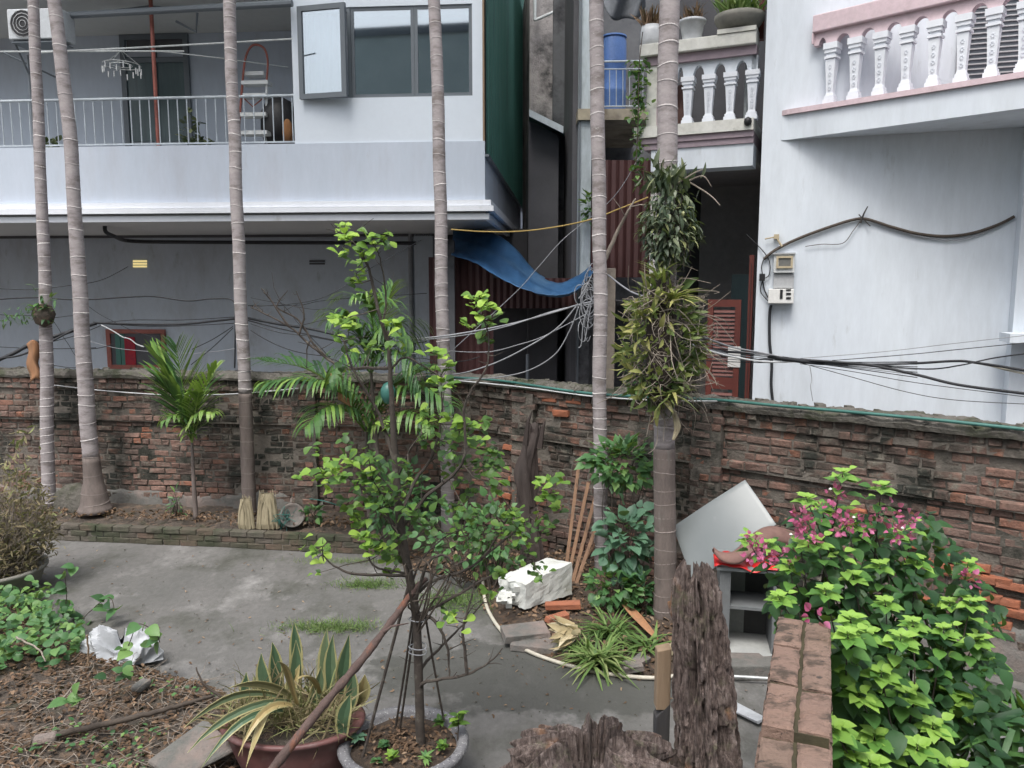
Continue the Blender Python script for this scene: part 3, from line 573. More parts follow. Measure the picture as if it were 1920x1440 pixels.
# railing
rail = part('railing', 'rail_metal', lh, lambda b: (b.tube([LF.p(SL, .06, zl(170)), LF.p(s550, .06, zl(170))], .022, 8), LF.box(b, SL, s550 - .002, .05, .075, zl(260.5), zl(257.5))))
s = s550 - .04
while s > -8.2:
    part('baluster', 'rail_metal', rail, lambda b: b.tube([LF.p(s, .06, zl(258)), LF.p(s, .06, zl(171))], .0085 if int(s * 100) % 2 else .0095, 6)); s -= .152
part('balcony_post', 'red_post', lh, lambda b: b.tube([LF.p(sl_(283, 200), .16, z_p), LF.p(sl_(283, 200), .16, z_top)], .03, 8))
part('awning_frame', 'dark_frame', lh, lambda b: (b.tube([W(110, 30, 12.5), W(330, 18, 12.3), W(548, 6, 12.05)], .05, 8), b.tube([W(52, 95, 12.8), W(120, 26, 12.8)], .02, 6), b.tube([W(110, 32, 12.8), W(280, 12, 12.8), W(380, 20, 12.9)], .018, 6), b.tube([W(330, 40, 12.6), W(368, 60, 12.6), W(370, 24, 12.6)], .02, 6),
    b.tube([W(0, 96, 12.5), W(105, 145, 12.8)], .014, 6)))
# things on the balcony
zfl = zl(300)
t = thing('air_conditioner', 'off white outdoor air conditioner hanging at the far left balcony end', 'air conditioner', W(70, 60, 12.9))
part('casing', 'ac_white', t, lambda b: LF.pbox(b, 16, 74, 112, 14, -.30, .05), bevel=.015)
part('fan_grille', 'meter_mid', t, lambda b: [b.tube([LF.p(LF.pick(42, 44, -.31)[0] + r * math.cos(a * .5236), -.31, LF.pick(42, 44, -.31)[1] + r * math.sin(a * .5236)) for a in range(13)], .006, 4) for r in (.05, .10, .15, .20)])
part('fan', 'black', t, lambda b: b.add([LF.p(LF.pick(42, 44, -.305)[0] + .19 * math.cos(a * .393), -.3055, LF.pick(42, 44, -.305)[1] + .19 * math.sin(a * .393)) for a in range(16)], [tuple(range(16))]))
part('bracket', 'dark_frame', t, lambda b: (LF.pbox(b, 20, 80, 110, 76, -.30, .05), b.tube([LF.p(LF.pick(45, 80, 0)[0], -.25, LF.pick(45, 80, 0)[1]), LF.p(LF.pick(45, 80, 0)[0], .06, LF.pick(45, 80, 0)[1] - .45)], .015, 6), b.tube([LF.p(LF.pick(45, 80, 0)[0], .06, zl(80)), LF.p(LF.pick(45, 80, 0)[0], .06, zl(264))], .018, 6)))
def pole(label, pts, r=.012, m='steel_pale'):
    b = MB(); ptube(b, [W(*q) for q in pts], r, 6, 3); o = b.build('clothes_pole', m, None, loc=W(*pts[0])); tag(o, label, 'pole', 'drying poles strung along the balcony')
pole('long pale drying pole running from the red post to the window wall', [(60, 99, 11.9), (283, 88, 11.85), (548, 73, 11.8)])
pole('second drying pole beside the long one, left half of the balcony', [(-20, 97, 12.2), (150, 96, 12.1), (345, 96, 12.0)], .011)
pole('thin slanting drying line from the red post towards the ladder', [(300, 96, 12.2), (420, 110, 12.5), (540, 126, 13)], .008)
t = thing('peg_hanger', 'round drying hanger with pale clothes pegs left of the balcony door', 'clothes hanger', W(228, 128, 12.4))
c0 = W(228, 122, 12.4)
part('ring', 'steel_pale', t, lambda b: [b.tube([c0 + Vector((r * math.cos(a * .393), r * math.sin(a * .393), 0)) for a in range(17)], .006, 4) for r in (.27, .15)] + [b.tube([c0 + Vector((.27 * math.cos(a), .27 * math.sin(a), 0)), c0 + Vector((0, 0, .22))], .003, 4) for a in (0, 1.57, 3.14, 4.71)])
part('pegs', 'white_cable', t, lambda b: [b.box(c0 + Vector((.27 * math.cos(a * .35), .27 * math.sin(a * .35), -.05 - .03 * (a % 3))), (.014, .014, .09)) for a in range(18)], kind='stuff')
t = thing('step_ladder', 'white and red folding step ladder leaning at the right end of the balcony', 'step ladder', W(478, 258, 12.5))
def sp(px, py, d=.55): return LF.p(*( (LF.pick(px, py, d)[0], d, LF.pick(px, py, d)[1]) ))
part('hoop', 'red_post', t, lambda b: ptube(b, [sp(455, 150), sp(460, 110), sp(470, 88), sp(482, 84), sp(496, 92), sp(502, 115), sp(500, 150)], .018, 6))
part('side_rail', 'red_post', t, lambda b: b.tube([sp(455, 150), sp(444, 290)], .02, 6)); part('side_rail', 'meter', t, lambda b: b.tube([sp(500, 150), sp(500, 290)], .02, 6))
for y, x0, x1, d in ((135, 458, 494, .6), (152, 452, 502, .5), (176, 455, 498, .45), (212, 450, 498, .4), (246, 448, 500, .3)):
    part('step', 'meter', t, lambda b: LF.pbox(b, x0, y + 6, x1, y - 2, d, d + .2))
part('brace', 'red_post', t, lambda b: (b.tube([sp(458, 185), sp(474, 200), sp(492, 185)], .012, 5)))
t = thing('covered_basket', 'round dark covered basket beside the ladder at the balcony corner', 'basket', W(526, 260, 12.4))
cc = sp(524, 222, .75)
part('body', 'black', t, lambda b: b.lathe(cc + Vector((0, 0, -.42)), [(.02, 0), (.25, .01), (.3, .25), (.29, .5), (.2, .68), (.08, .74), (.01, .75)], 20), smooth=True)
part('fur_trim', 'orange_cloth', t, lambda b: b.lathe(sp(540, 268, .4), [(.01, 0), (.07, .01), (.085, .15), (.07, .3), (.03, .36), (0.005, .37)], 12), smooth=True)
def potplant(label, px, py, d, hgt, col='leaf_dark', m='pot_white', pr=.11):
    base = LF.p(LF.pick(px, py, d)[0], d, zfl); t = thing('potted_plant', label, 'potted plant', base)
    part('pot', m, t, lambda b: b.lathe(base, [(.01, 0), (pr * .7, 0), (pr, .22), (pr * 1.08, .24), (pr * .9, .22), (.01, .2)], 16), smooth=True)
    its = [(base + Vector((0, 0, .25 + R.random() * hgt)) + unit() * .14, unit() + Vector((0, 0, .4)), (0, 0, 1), R.uniform(.09, .16), R.uniform(.1, .9)) for _ in range(70)]
    leaves(t, its, templates('ovate', col), cap=0, stuffname='leaves')
potplant('bushy potted plant on the balcony right of the door', 358, 255, .9, .6)
potplant('small potted plant on the balcony floor near the right of the door', 385, 255, 1.3, .25)
potplant('little potted plant at the left end of the balcony', 98, 258, .8, .2)

# ============================================================ ALLEY BUILDINGS
t = thing('alley_house', 'narrow grimy old concrete house at the back of the alley', 'house', (.6, 18, 0))
AF = Fr(.40, 17.0, 2)
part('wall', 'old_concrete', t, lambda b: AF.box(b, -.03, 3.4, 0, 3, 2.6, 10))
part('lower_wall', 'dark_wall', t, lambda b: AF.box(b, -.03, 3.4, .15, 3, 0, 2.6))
part('gutter_pipe', 'steel_pale', t, lambda b: (b.tube([W(1003, 38, 16.8), W(1040, 22, 16.8), W(1088, 4, 16.8)], .03, 8), b.tube([W(1003, -40, 16.8), W(1003, 38, 16.8)], .035, 8)))
t = thing('lean_to', 'dark lean to shed with sloping green grey roof between the houses', 'shed', W(1028, 400, 14.6))
pa, pb_, pc, pd = W(992, 208, 14.2), W(1056, 240, 14.2), W(1062, 262, 17.0), W(992, 226, 17.0)
part('roof', 'green_metal', t, lambda b: b.hexa([pa - Vector((0, 0, .06)), pb_ - Vector((0, 0, .06)), pc - Vector((0, 0, .06)), pd - Vector((0, 0, .06)), pa, pb_, pc, pd]))
part('fascia', 'col_pale', t, lambda b: b.hexa([pa + Vector((0, -.05, -.1)), pb_ + Vector((0, -.05, -.1)), pb_ + Vector((0, -.003, -.1)), pa + Vector((0, -.003, -.1)), pa + Vector((0, -.05, .02)), pb_ + Vector((0, -.05, .02)), pb_ + Vector((0, -.003, .02)), pa + Vector((0, -.003, .02))]))
part('wall', 'dark_room', t, lambda b: b.hexa([Vector((pa.x, 14.5, 0)), Vector((pb_.x - .06, 14.5, 0)), Vector((pb_.x - .06, 16.9, 0)), Vector((pa.x, 16.9, 0)), Vector((pa.x, 14.5, pa.z - .1)), Vector((pb_.x - .06, 14.5, pb_.z - .08)), Vector((pb_.x - .06, 16.9, pb_.z - .1)), Vector((pa.x, 16.9, pa.z - .2))]))
t = thing('alley_building', 'second house up the alley with pale columns, thin railing and mouldy balcony slab', 'house', (1.6, 14, 0))
Y0 = 13.0
xa, xb, xc = W(1086, 200, Y0).x, W(1110, 200, Y0).x, W(1225, 200, Y0).x
part('column', 'col_pale', t, lambda b: b.box(((xa + xb) / 2, Y0 + .12, 6.3), (xb - xa, .22, 5.8)))
part('column_tarp_shade', 'dark_wall', t, lambda b: b.box(((xa + xb) / 2, Y0 + .12, 1.699), (xb - xa, .22, 3.399)))  # lower column coloured dark to stand in for the tarpaulin's shade
part('column_strip', 'dark_frame', t, lambda b: b.box((xa + .015, Y0 - .004, 4.6), (.03, .02, 9.2)))
zs1, zs0 = W(1150, 205, Y0).z, W(1150, 226, Y0).z
part('balcony_slab', 'yellow_slab', t, lambda b: b.box(((xa + xc) / 2, Y0 + 1.2, (zs0 + zs1) / 2), (xc - xa + .05, 2.5, zs1 - zs0)))
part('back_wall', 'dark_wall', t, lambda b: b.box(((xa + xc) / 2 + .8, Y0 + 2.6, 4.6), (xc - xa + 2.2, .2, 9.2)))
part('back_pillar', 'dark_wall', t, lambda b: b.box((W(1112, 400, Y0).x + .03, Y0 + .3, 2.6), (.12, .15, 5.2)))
part('side_wall', 'dark_room', t, lambda b: b.box((xa - .03, Y0 + 1.5, 4.6), (.1, 2.4, 9.2)))
rl = part('railing', 'rail_metal', t, lambda b: (b.tube([W(1112, 116, Y0 + .05), W(1222, 114, Y0 + .05)], .016, 6), b.tube([W(1112, 130, Y0 + .05), W(1222, 129, Y0 + .05)], .01, 6), b.tube([W(1112, 200, Y0 + .05), W(1222, 199, Y0 + .05)], .012, 6)))
for k in range(9): part('baluster', 'rail_metal', rl, lambda b: b.tube([W(1118 + k * 12.5, 130, Y0 + .05), W(1118 + k * 12.5, 200, Y0 + .05)], .007, 5))
t = thing('plastic_barrel', 'tall blue plastic barrel behind the thin railing up the alley', 'barrel', W(1150, 204, Y0 + .5))
cb = Vector((W(1150, 150, Y0 + .55).x, Y0 + .55, zs1)); hb = W(1150, 72, Y0 + .55).z - zs1
part('body', 'barrel', t, lambda b: b.lathe(cb, [(.01, 0), (.2, 0), (.215, .05), (.215, hb * .3), (.225, hb * .32), (.215, hb * .34), (.215, hb * .66), (.225, hb * .68), (.215, hb * .7), (.21, hb * .95), (.19, hb)], 20), smooth=True)
part('lid', 'barrel', t, lambda b: b.lathe(cb, [(.2, hb), (.215, hb + .005), (.21, hb + .03), (.01, hb + .035)], 20))
b = MB(); b.grid(lambda u, v: W(1132 + 78 * u, -30 + (38 + 34 * math.sin(u * 3.1)) * v + 8 * math.sin(u * 9), 12.9 + .12 * math.sin(u * 11 + v * 3)), 30, 10)
tag(b.build('laundry', 'grey_cloth', None, smooth=True, loc=W(1170, 20, 12.9), solid=.01), 'dark grey cloth hung to dry above the blue barrel', 'laundry')
# maroon sheet fence closing the alley and the dark passage
t = thing('sheet_fence', 'maroon corrugated sheet fence under the blue tarpaulin with a dark doorway', 'fence', (.2, 13.2, 0))
def corr(b, x0, x1, y, z0, z1, step=.11):
    n = int((x1 - x0) / step); P = []
    for i in range(n * 4 + 1): P.append((x0 + (x1 - x0) * i / (n * 4), y + (0, .012, .03, .012)[i % 4]))
    for i in range(len(P) - 1): b.add([(P[i][0], P[i][1], z0), (P[i + 1][0], P[i + 1][1], z0), (P[i + 1][0], P[i + 1][1], z1), (P[i][0], P[i][1], z1)], [(0, 1, 2, 3)])
xl = W(838, 600, 13.2).x; xd = W(925, 600, 13.2).x; xr = W(1108, 600, 13.2).x; ztop_ = W(900, 482, 13.2).z; zdr = W(1000, 578, 13.2).z
part('sheet', 'maroon', t, lambda b: corr(b, xl - .3, xd, 13.2, 0, ztop_)); part('sheet', 'maroon', t, lambda b: corr(b, xd, xr, 13.22, zdr, ztop_ - .35))
part('sheet', 'maroon', t, lambda b: corr(b, W(1108, 500, 12.2).x, W(1225, 500, 12.2).x, 12.2, W(1150, 520, 12.2).z, W(1150, 300, 12.2).z))
part('door_post', 'dark_wall', t, lambda b: b.box((W(845, 600, 13.0).x, 13.05, 2.0), (.14, .14, 4.0)))
part('dark_passage', 'dark_room', t, lambda b: b.box(((xd + xr) / 2 + 1, 15.8, 2.2), (xr - xd + 4, .1, 4.4)))
part('passage_roof', 'dark_room', t, lambda b: b.box(((xd + xr) / 2 + .2, 14.5, zdr + .08), (xr - xd + 1.6, 2.4, .08)))
part('passage_side', 'dark_room', t, lambda b: b.box((xr + .35, 14.4, 1.7), (.1, 2.6, 3.4)))
part('door_bar', 'dark_frame', t, lambda b: b.tube([W(989, 664, 13.1), W(989, 720, 13.1)], .03, 6))
# tarpaulin
near = smoothpath([W(846, 478, 12.9), W(880, 490, 12.6), W(915, 508, 12.2), W(955, 534, 11.8), W(1000, 551, 11.6), W(1045, 556, 11.55), W(1082, 545, 11.6), W(1112, 512, 11.6), W(1128, 488, 11.6)], 8)
far = smoothpath([W(850, 426, 14.6), W(890, 428, 14.4), W(930, 438, 14.2), W(965, 464, 14.0), W(1000, 503, 13.6), W(1040, 528, 13.2), W(1078, 518, 12.9), W(1108, 494, 12.8), W(1128, 472, 12.6)], 8)
def tarpf(u, v):
    t_ = u * (len(near) - 1); k = min(int(t_), len(near) - 2); a = near[k].lerp(near[k + 1], t_ - k); c = far[k].lerp(far[k + 1], t_ - k); p = a.lerp(c, v)
    p.z += -.06 * math.sin(v * math.pi) * (1 - abs(u - .5)) + .02 * math.sin(v * 15 + u * 3) + .02 * noise.noise(p * 3) + .012 * noise.noise(Vector((u * 30, v * 4, 0))); return p
b = MB(); b.grid(tarpf, 160, 30); tag(b.build('tarpaulin', 'tarp', None, smooth=True, loc=near[0], solid=.006), 'sagging bright blue tarpaulin slung across the alley', 'tarpaulin')

# ============================================================ RIGHT HOUSE
RF = Fr(2.80, 8.93, -17.5)
rh = thing('right_house', 'pale white plastered house on the right with pink balustraded balcony', 'house', RF.p(3, 3, 0))
s1905 = RF.pick(1903, 450, 0)[0]
part('wall', 'white_wall', rh, lambda b: RF.box(b, 0, 9, 0, .25, 0, 9))
part('side_wall', 'white_wall', rh, lambda b: RF.box(b, 0, .2, .2501, 6, 0, 9))
part('side_pillar', 'white_wall', rh, lambda b: RF.box(b, s1905, 7, -.16, -.001, 0, 4.9))
part('window_sill', 'white_wall', rh, lambda b: (lambda q: RF.box(b, q[0], 8, -.52, -.161, q[1], q[1] + .09))(RF.pick(1893, 643, -.52)))
BFz0, BFz1 = 4.84, 5.15
BF = Fr(RF.p(.27, -.02, 0).x, RF.p(.27, -.02, 0).y, -43)
def tri_slab(b, z0, z1, o=0, L=7.5):
    # wedge between the diagonal front edge and the wall
    p0 = BF.p(0, -o, 0); p1 = BF.p(L, -o, 0); q1 = RF.p(7.2, -.003, 0); q0 = RF.p(.2, -.003, 0); up = lambda q, z: Vector((q.x, q.y, z))
    b.hexa([up(p0, z0), up(p1, z0), up(q1, z0), up(q0, z0), up(p0, z1), up(p1, z1), up(q1, z1), up(q0, z1)])
part('balcony_slab', 'white_wall', rh, lambda b: tri_slab(b, BFz0, BFz1 - .045, 0))
part('pink_sill', 'pink', rh, lambda b: tri_slab(b, BFz1 - .043, BFz1 + .01, .035))
# balustrade
def baluster_parts(fr, s, d, z0, z1, w=.085, m='white_paint', parent=rh):
    h = z1 - z0
    def f(b):
        def bx(zz0, zz1, ww): fr.box(b, s - ww / 2, s + ww / 2, d - ww / 2, d + ww / 2, z0 + zz0 * h, z0 + zz1 * h)
        bx(0, .09, w * 1.25); bx(.0902, .15, w * 1.05); 
        vs = []
        for (t, ww) in ((.1502, .85), (.2, .72), (.34, .80), (.62, .98), (.72, 1.05), (.7501, .9)):
            for x, y in ((-1, -1), (1, -1), (1, 1), (-1, 1)): vs.append(fr.p(s + x * ww * w / 2, d + y * ww * w / 2, z0 + t * h))
        b.add(vs, [(i * 4 + j, i * 4 + (j + 1) % 4, i * 4 + 4 + (j + 1) % 4, i * 4 + 4 + j) for i in range(5) for j in range(4)])
        bx(.7502, .79, w * 1.3); bx(.7902, .84, w * 1.0); bx(.8402, .90, w * 1.3); bx(.9002, 1.0, w * 1.5)
        for k in range(4):   # raised flower buttons on the front
            zc = z0 + h * (.27 + .115 * k); c = fr.p(s, d - w * (.40 + .03 * k) - .002, zc); e = fr.u
            for a in range(6):
                q = c + e * (.013 * math.cos(a * 1.047)) + Vector((0, 0, .018 * math.sin(a * 1.047))); b.box(q, (.009, .008, .009), fr.rot())
    return part('baluster', m, parent, f)
def arches(b, fr, ss, d0, d1, z0, z1, wgap, rise, margin=.05):
    # a band whose underside is scalloped between balusters
    for a, c in zip(ss[:-1], ss[1:]):
        n = 10; x0, x1 = a + wgap, c - wgap
        xs = [a] + [x0 + (x1 - x0) * k / n for k in range(n + 1)] + [c]
        zs = [z0] + [z0 + rise * math.sin(math.pi * k / n) ** .6 if 0 < k < n else z0 for k in range(n + 1)] + [z0]
        for k in range(len(xs) - 1):
            b.hexa([fr.p(xs[k], d0, zs[k]), fr.p(xs[k + 1], d0, zs[k + 1]), fr.p(xs[k + 1], d1, zs[k + 1]), fr.p(xs[k], d1, zs[k]), fr.p(xs[k], d0, z1), fr.p(xs[k + 1], d0, z1), fr.p(xs[k + 1], d1, z1), fr.p(xs[k], d1, z1)])
db = .10
zr0 = BF.pick(1552, 84, db)[1]; zr1 = BF.pick(1524, 55, 0)[1]
bs_ = [BF.pick(x, y, db)[0] for x, y in ((1557, 180), (1602, 170), (1650, 160), (1698, 152), (1750, 143), (1803, 133), (1860, 122))]
st = (bs_[-1] - bs_[0]) / 6; bs_ = [bs_[0] + st * k for k in range(11)]
for s in bs_: baluster_parts(BF, s, db, BFz1 + .011, zr0, .098)
part('arch_band', 'pink', rh, lambda b: arches(b, BF, [bs_[0] - st * .75] + bs_, db - .045, db + .045, zr0 + .001, zr0 + .13, .055, .07))
part('handrail', 'pink', rh, lambda b: BF.box(b, bs_[0] - st * .78, bs_[-1], db - .09, db + .09, zr0 + .131, max(zr1, zr0 + .31)), bevel=.012)
part('handrail_end', 'pink', rh, lambda b: BF.box(b, bs_[0] - st * .785, bs_[0] - st * .72, db - .085, .8, zr0 + .02, zr0 + .13))
gz0, gz1 = RF.pick(1800, 115, -.01)[1] - .2, RF.pick(1800, -60, -.01)[1]
g0 = RF.pick(1800, 60, -.01)[0]
part('grille_opening', 'dark_frame', rh, lambda b: RF.box(b, g0, 7.2, -.02, -.0005, gz0, gz1))
gr = part('window_grille', 'meter_mid', rh, lambda b: RF.box(b, g0 - .02, g0 + .04, -.05, -.021, gz0, gz1))
for k in range(26): part('slat', 'meter_mid', gr, lambda b: RF.box(b, g0 + .041, 6.5, -.038, -.022, gz0 + .05 * k, gz0 + .05 * k + .012))
part('wall_pocket', 'stake_dark', rh, lambda b: RF.pbox(b, 1540, 50, 1592, 36, -.05, -.001))
# meter boxes, conduit, cable on the wall
MBx = RF.p(RF.pick(1468, 520)[0], -.05, 3.0)
t = thing('electric_meter', 'electric meter box with grey window above a white breaker box on the white wall', 'meter box', MBx)
part('case', 'meter', t, lambda b: RF.pbox(b, 1450, 512, 1491, 475, -.12, -.003), bevel=.008)
part('mid_case', 'meter_mid', t, lambda b: RF.pbox(b, 1450, 540, 1489, 513.5, -.085, -.003))
part('window_frame', 'brass', t, lambda b: (lambda p, q, t_: [RF.box(b, *k) for k in ((p[0], q[0], -.14, -.1205, p[1], p[1] + t_), (p[0], q[0], -.14, -.1205, q[1] - t_, q[1]), (p[0], p[0] + t_, -.14, -.1205, p[1] + t_, q[1] - t_), (q[0] - t_, q[0], -.14, -.1205, p[1] + t_, q[1] - t_))])(RF.pick(1455, 503, -.12), RF.pick(1487, 480, -.12), .022))
part('window', 'meter_dark', t, lambda b: RF.pbox(b, 1460, 499, 1483, 484, -.128, -.1205))
part('breaker_box', 'paper', t, lambda b: RF.pbox(b, 1440, 569, 1489, 541.5, -.14, -.003), bevel=.008)
part('switch', 'black', t, lambda b: (RF.pbox(b, 1462, 560, 1468, 543, -.147, -.1405), RF.pbox(b, 1474, 561, 1483, 557, -.147, -.1405), RF.pbox(b, 1474, 553, 1483, 549, -.147, -.1405), RF.pbox(b, 1474, 545, 1483, 542, -.147, -.1405)))
part('top_hood', 'meter_mid', t, lambda b: RF.pbox(b, 1449, 477, 1492, 473.5, -.14, -.003))
def wp(px, py, d=-.03, fr=RF):
    q = fr.pick(px, py, d); return fr.p(q[0], d, q[1])
def cable(label, pts, r=.008, m='black_cable', name='cable', cat='cable', k=8, group='wires strung across the alley and wall', n=6):
    b = MB(); ptube(b, pts, r, n, k); o = b.build(name, m, None, smooth=True, loc=pts[0]); tag(o, label, cat, group); return o
cable('thick dark conduit running down the white wall from the meter box', [wp(1446, 572), wp(1443, 590), wp(1443, 640), wp(1447, 680), wp(1446, 720), wp(1449, 752)], .017, name='conduit', cat='conduit', group=None)
cable('thick brown grey cable drooping from a hook across the white wall to the corner', [wp(1432, 486), wp(1455, 468), wp(1500, 446), wp(1560, 424), wp(1600, 412), wp(1625, 411), wp(1670, 425), wp(1720, 438), wp(1770, 443), wp(1820, 438), wp(1870, 422), wp(1902, 406)], .016, 'twig', group=None)
cable('thin second cable just below the thick drooping one', [wp(1625, 412), wp(1680, 432), wp(1740, 446), wp(1800, 449), wp(1860, 430), wp(1900, 410)], .006, 'grey_cable')
cable('thin loose wire curling left of the hook on the white wall', [wp(1510, 462), wp(1540, 458), wp(1580, 456), wp(1600, 432), wp(1613, 415)], .004, 'twig')
b = MB(); b.tube([wp(1613, 418, -.03), wp(1620, 400, -.06), wp(1627, 387, -.05)], [.014, .01, .006], 6); b.tube([wp(1610, 402, -.04), wp(1632, 424, -.04)], .006, 5)
tag(b.build('hook', 'stake_dark', None, loc=wp(1613, 418)), 'rusty hook holding the thick cable on the white wall', 'hook')
b = MB(); RF.pbox(b, 1451, 448, 1461, 439, -.06, -.003); b.tube([wp(1434, 448, -.05), wp(1455, 444, -.05)], .008, 6); b.tube([wp(1455, 444, -.05), wp(1466, 462, -.05)], .012, 6)
tag(b.build('cable_clamp', 'brass', None, loc=wp(1455, 445)), 'small clamp above the meter box on the white wall', 'clamp')
b = MB(); b.box(wp(1429, 520, -.04), (.05, .05, .08)); ptube(b, [wp(1432, 486), wp(1428, 500), wp(1430, 515)], .006, 5); ptube(b, [wp(1430, 525), wp(1426, 545), wp(1436, 560), wp(1444, 566)], .006, 5); ptube(b, [wp(1400, 440, .02), wp(1430, 470), wp(1443, 492), wp(1442, 515), wp(1433, 522)], .006, 5); ptube(b, [wp(1430, 525), wp(1434, 545), wp(1446, 568)], .008, 5)
tag(b.build('cable_joint', 'black', None, loc=wp(1429, 520)), 'black cable joint with loose loops left of the meter box', 'cable joint')

# ============================================================ MIDDLE HOUSE (balcony between)
MF = Fr(2.80, 9.22, -23.6)
mh = thing('middle_house', 'house with cream balustraded balcony over a dark porch beside the white house', 'house', MF.p(-1, 2, 0))
sL = MF.pick(1192, 240)[0]; sBl = MF.pick(1214, 300, .3)[0]
def mz(py, d=0, px=1400): return MF.pick(px, py, d)[1]
zt = mz(224)
part('floor_slab', 'cream', mh, lambda b: (MF.box(b, sL, -.005, -.08, 3, zt - .13, zt)))
part('slab_moulding', 'pink_dark', mh, lambda b: (MF.box(b, sL + .06, -.005, -.05, 3, zt - .20, zt - .1305), MF.box(b, sL + .12, -.005, -.03, 3, zt - .27, zt - .2005)))
zbm = mz(309, -.02, 1425)
part('porch_beam', 'white_wall', mh, lambda b: MF.box(b, sL + .20, -.005, -.01, .3, zbm, zt - .2705))
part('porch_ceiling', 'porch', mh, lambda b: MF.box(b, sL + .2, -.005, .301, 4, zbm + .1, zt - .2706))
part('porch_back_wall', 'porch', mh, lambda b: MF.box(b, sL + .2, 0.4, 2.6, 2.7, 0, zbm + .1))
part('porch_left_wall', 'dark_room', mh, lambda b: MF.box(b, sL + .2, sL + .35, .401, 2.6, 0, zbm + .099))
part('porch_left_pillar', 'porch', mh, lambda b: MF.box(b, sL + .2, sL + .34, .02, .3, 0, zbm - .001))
part('inner_partition', 'teal_glass', mh, lambda b: (lambda q: MF.box(b, q, q + .28, 1.5, 1.55, 0, 3.4))(MF.pick(1372, 520, 1.5)[0]))
# corner pillar of balustrade
zr_b = mz(134, .05, 1400); zr_a = mz(58, -.1, 1400); zm1 = mz(82, -.1, 1400); zab = mz(104, 0, 1400)
pA = MF.pick(1213, 200, 0)[0]
part('corner_pillar', 'cream', mh, lambda b: MF.box(b, pA, pA + .12, -.02, .14, zt + .001, zab - .001))
part('pillar_panel', 'pink', mh, lambda b: MF.box(b, pA + .1205, MF.pick(1262, 200, 0)[0], .01, .12, zt + .001, zab - .001))
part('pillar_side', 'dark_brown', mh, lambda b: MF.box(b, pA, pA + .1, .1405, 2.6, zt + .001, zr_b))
mbs = [MF.pick(x, 200, .06)[0] for x in (1290, 1331, 1371, 1410)]; stp = (mbs[-1] - mbs[0]) / 3; mbs = [mbs[0] + k * stp for k in range(4)]
for s in mbs: baluster_parts(MF, s, .06, zt + .002, zr_b, .105, parent=mh)
part('arch_band', 'white_wall', mh, lambda b: arches(b, MF, [MF.pick(1262, 200, .06)[0]] + mbs + [-.004], .015, .105, zr_b + .001, zab - .001, .055, .12))
part('band', 'pink_dark', mh, lambda b: MF.box(b, pA - .03, -.006, -.04, .16, zab, zm1 - .001))
part('handrail', 'cream', mh, lambda b: MF.box(b, pA - .08, -.006, -.10, .22, zm1, zr_a), bevel=.01)
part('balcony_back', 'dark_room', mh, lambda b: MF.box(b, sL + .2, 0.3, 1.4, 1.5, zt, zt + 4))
part('balcony_inner_post', 'steel_pale', mh, lambda b: b.tube([MF.p(-.14, .3, zt), MF.p(-.14, .3, zt + 1.9)], .03, 8))
part('window_post', 'gate_red', mh, lambda b: MF.box(b, MF.pick(1424, 20, .3)[0], MF.pick(1434, 20, .3)[0], .25, .35, zr_a, zr_a + 2))
b = MB(); MF.box(b, MF.pick(1345, 60, -.1)[0], -.008, -.115, .20, zr_a + .001, zr_a + .05); tag(b.build('tray', 'cream', None, loc=MF.p(-.5, 0, zr_a)), 'flat cream slab under the bowl planter on the balcony rail', 'slab')
def railpot(label, px, pr, ph, prof, m, gl, n=60, z=None, col='grass', d=.06, kind='strap'):
    z = zr_a if z is None else z; s = MF.pick(px, 50, d)[0]; base = MF.p(s, d, z + .001); t = thing('flower_pot', label, 'flower pot', base, 'flower pots on the balcony rail')
    part('pot', m, t, lambda b: b.lathe(base, [(r_ * pr, z_ * ph) for r_, z_ in prof], 20), smooth=True)
    its = [(base + Vector((R.uniform(-.7, .7) * pr, R.uniform(-.6, .6) * pr, ph * .9)), Vector((R.gauss(0, .35), R.gauss(0, .35), 1)), rv(), gl * R.uniform(.6, 1.1), R.uniform(.1, .9)) for _ in range(n)]
    leaves(t, its, templates(kind, col, .5, .2), cap=0, stuffname='foliage')
PP = [(.01, 0), (.68, 0), (.72, .08), (.95, .85), (1.08, .87), (1.08, 1), (.95, 1), (.9, .9), (.01, .88)]
railpot('white and blue striped pot with dry stems at the balcony corner', 1222, .14, .24, [(.01, 0), (.8, 0), (.95, .3), (.95, .7), (.85, 1), (.8, .9), (.01, .88)], 'pot_white', .3, 50, col='dry_leaf')
railpot('small plain white flower pot on the balcony rail behind the palm trunk', 1298, .15, .24, PP, 'pot_white', .25, 50, col='dry_leaf')
railpot('wide grey bowl planter with fresh green grass at the right of the rail', 1386, .28, .17, [(.01, 0), (.5, 0), (.8, .2), (1.0, .7), (1.02, 1), (.9, 1), (.85, .8), (.01, .75)], 'pot_grey', .32, 160, zr_a + .05)
# doll / small things behind the balusters
b = MB(); c = MF.p(MF.pick(1277, 200, .3)[0], .3, zt); b.lathe(c, [(.01, 0), (.09, 0), (.1, .2), (.06, .3), (.09, .42), (.06, .52), (.01, .54)], 14); tag(b.build('garden_ornament', 'clay_tile', None, smooth=True, loc=c), 'small reddish ornament behind the first baluster', 'ornament')
b = MB(); c = MF.p(MF.pick(1402, 225, -.1)[0], -.09, mz(228, -.09)); b.lathe(c, [(.01, -.05), (.04, -.03), (.045, 0), (.04, .03), (.01, .05)], 12); tag(b.build('lamp_bulb', 'black', None, smooth=True, loc=c), 'small black lamp on the edge of the balcony slab', 'lamp')
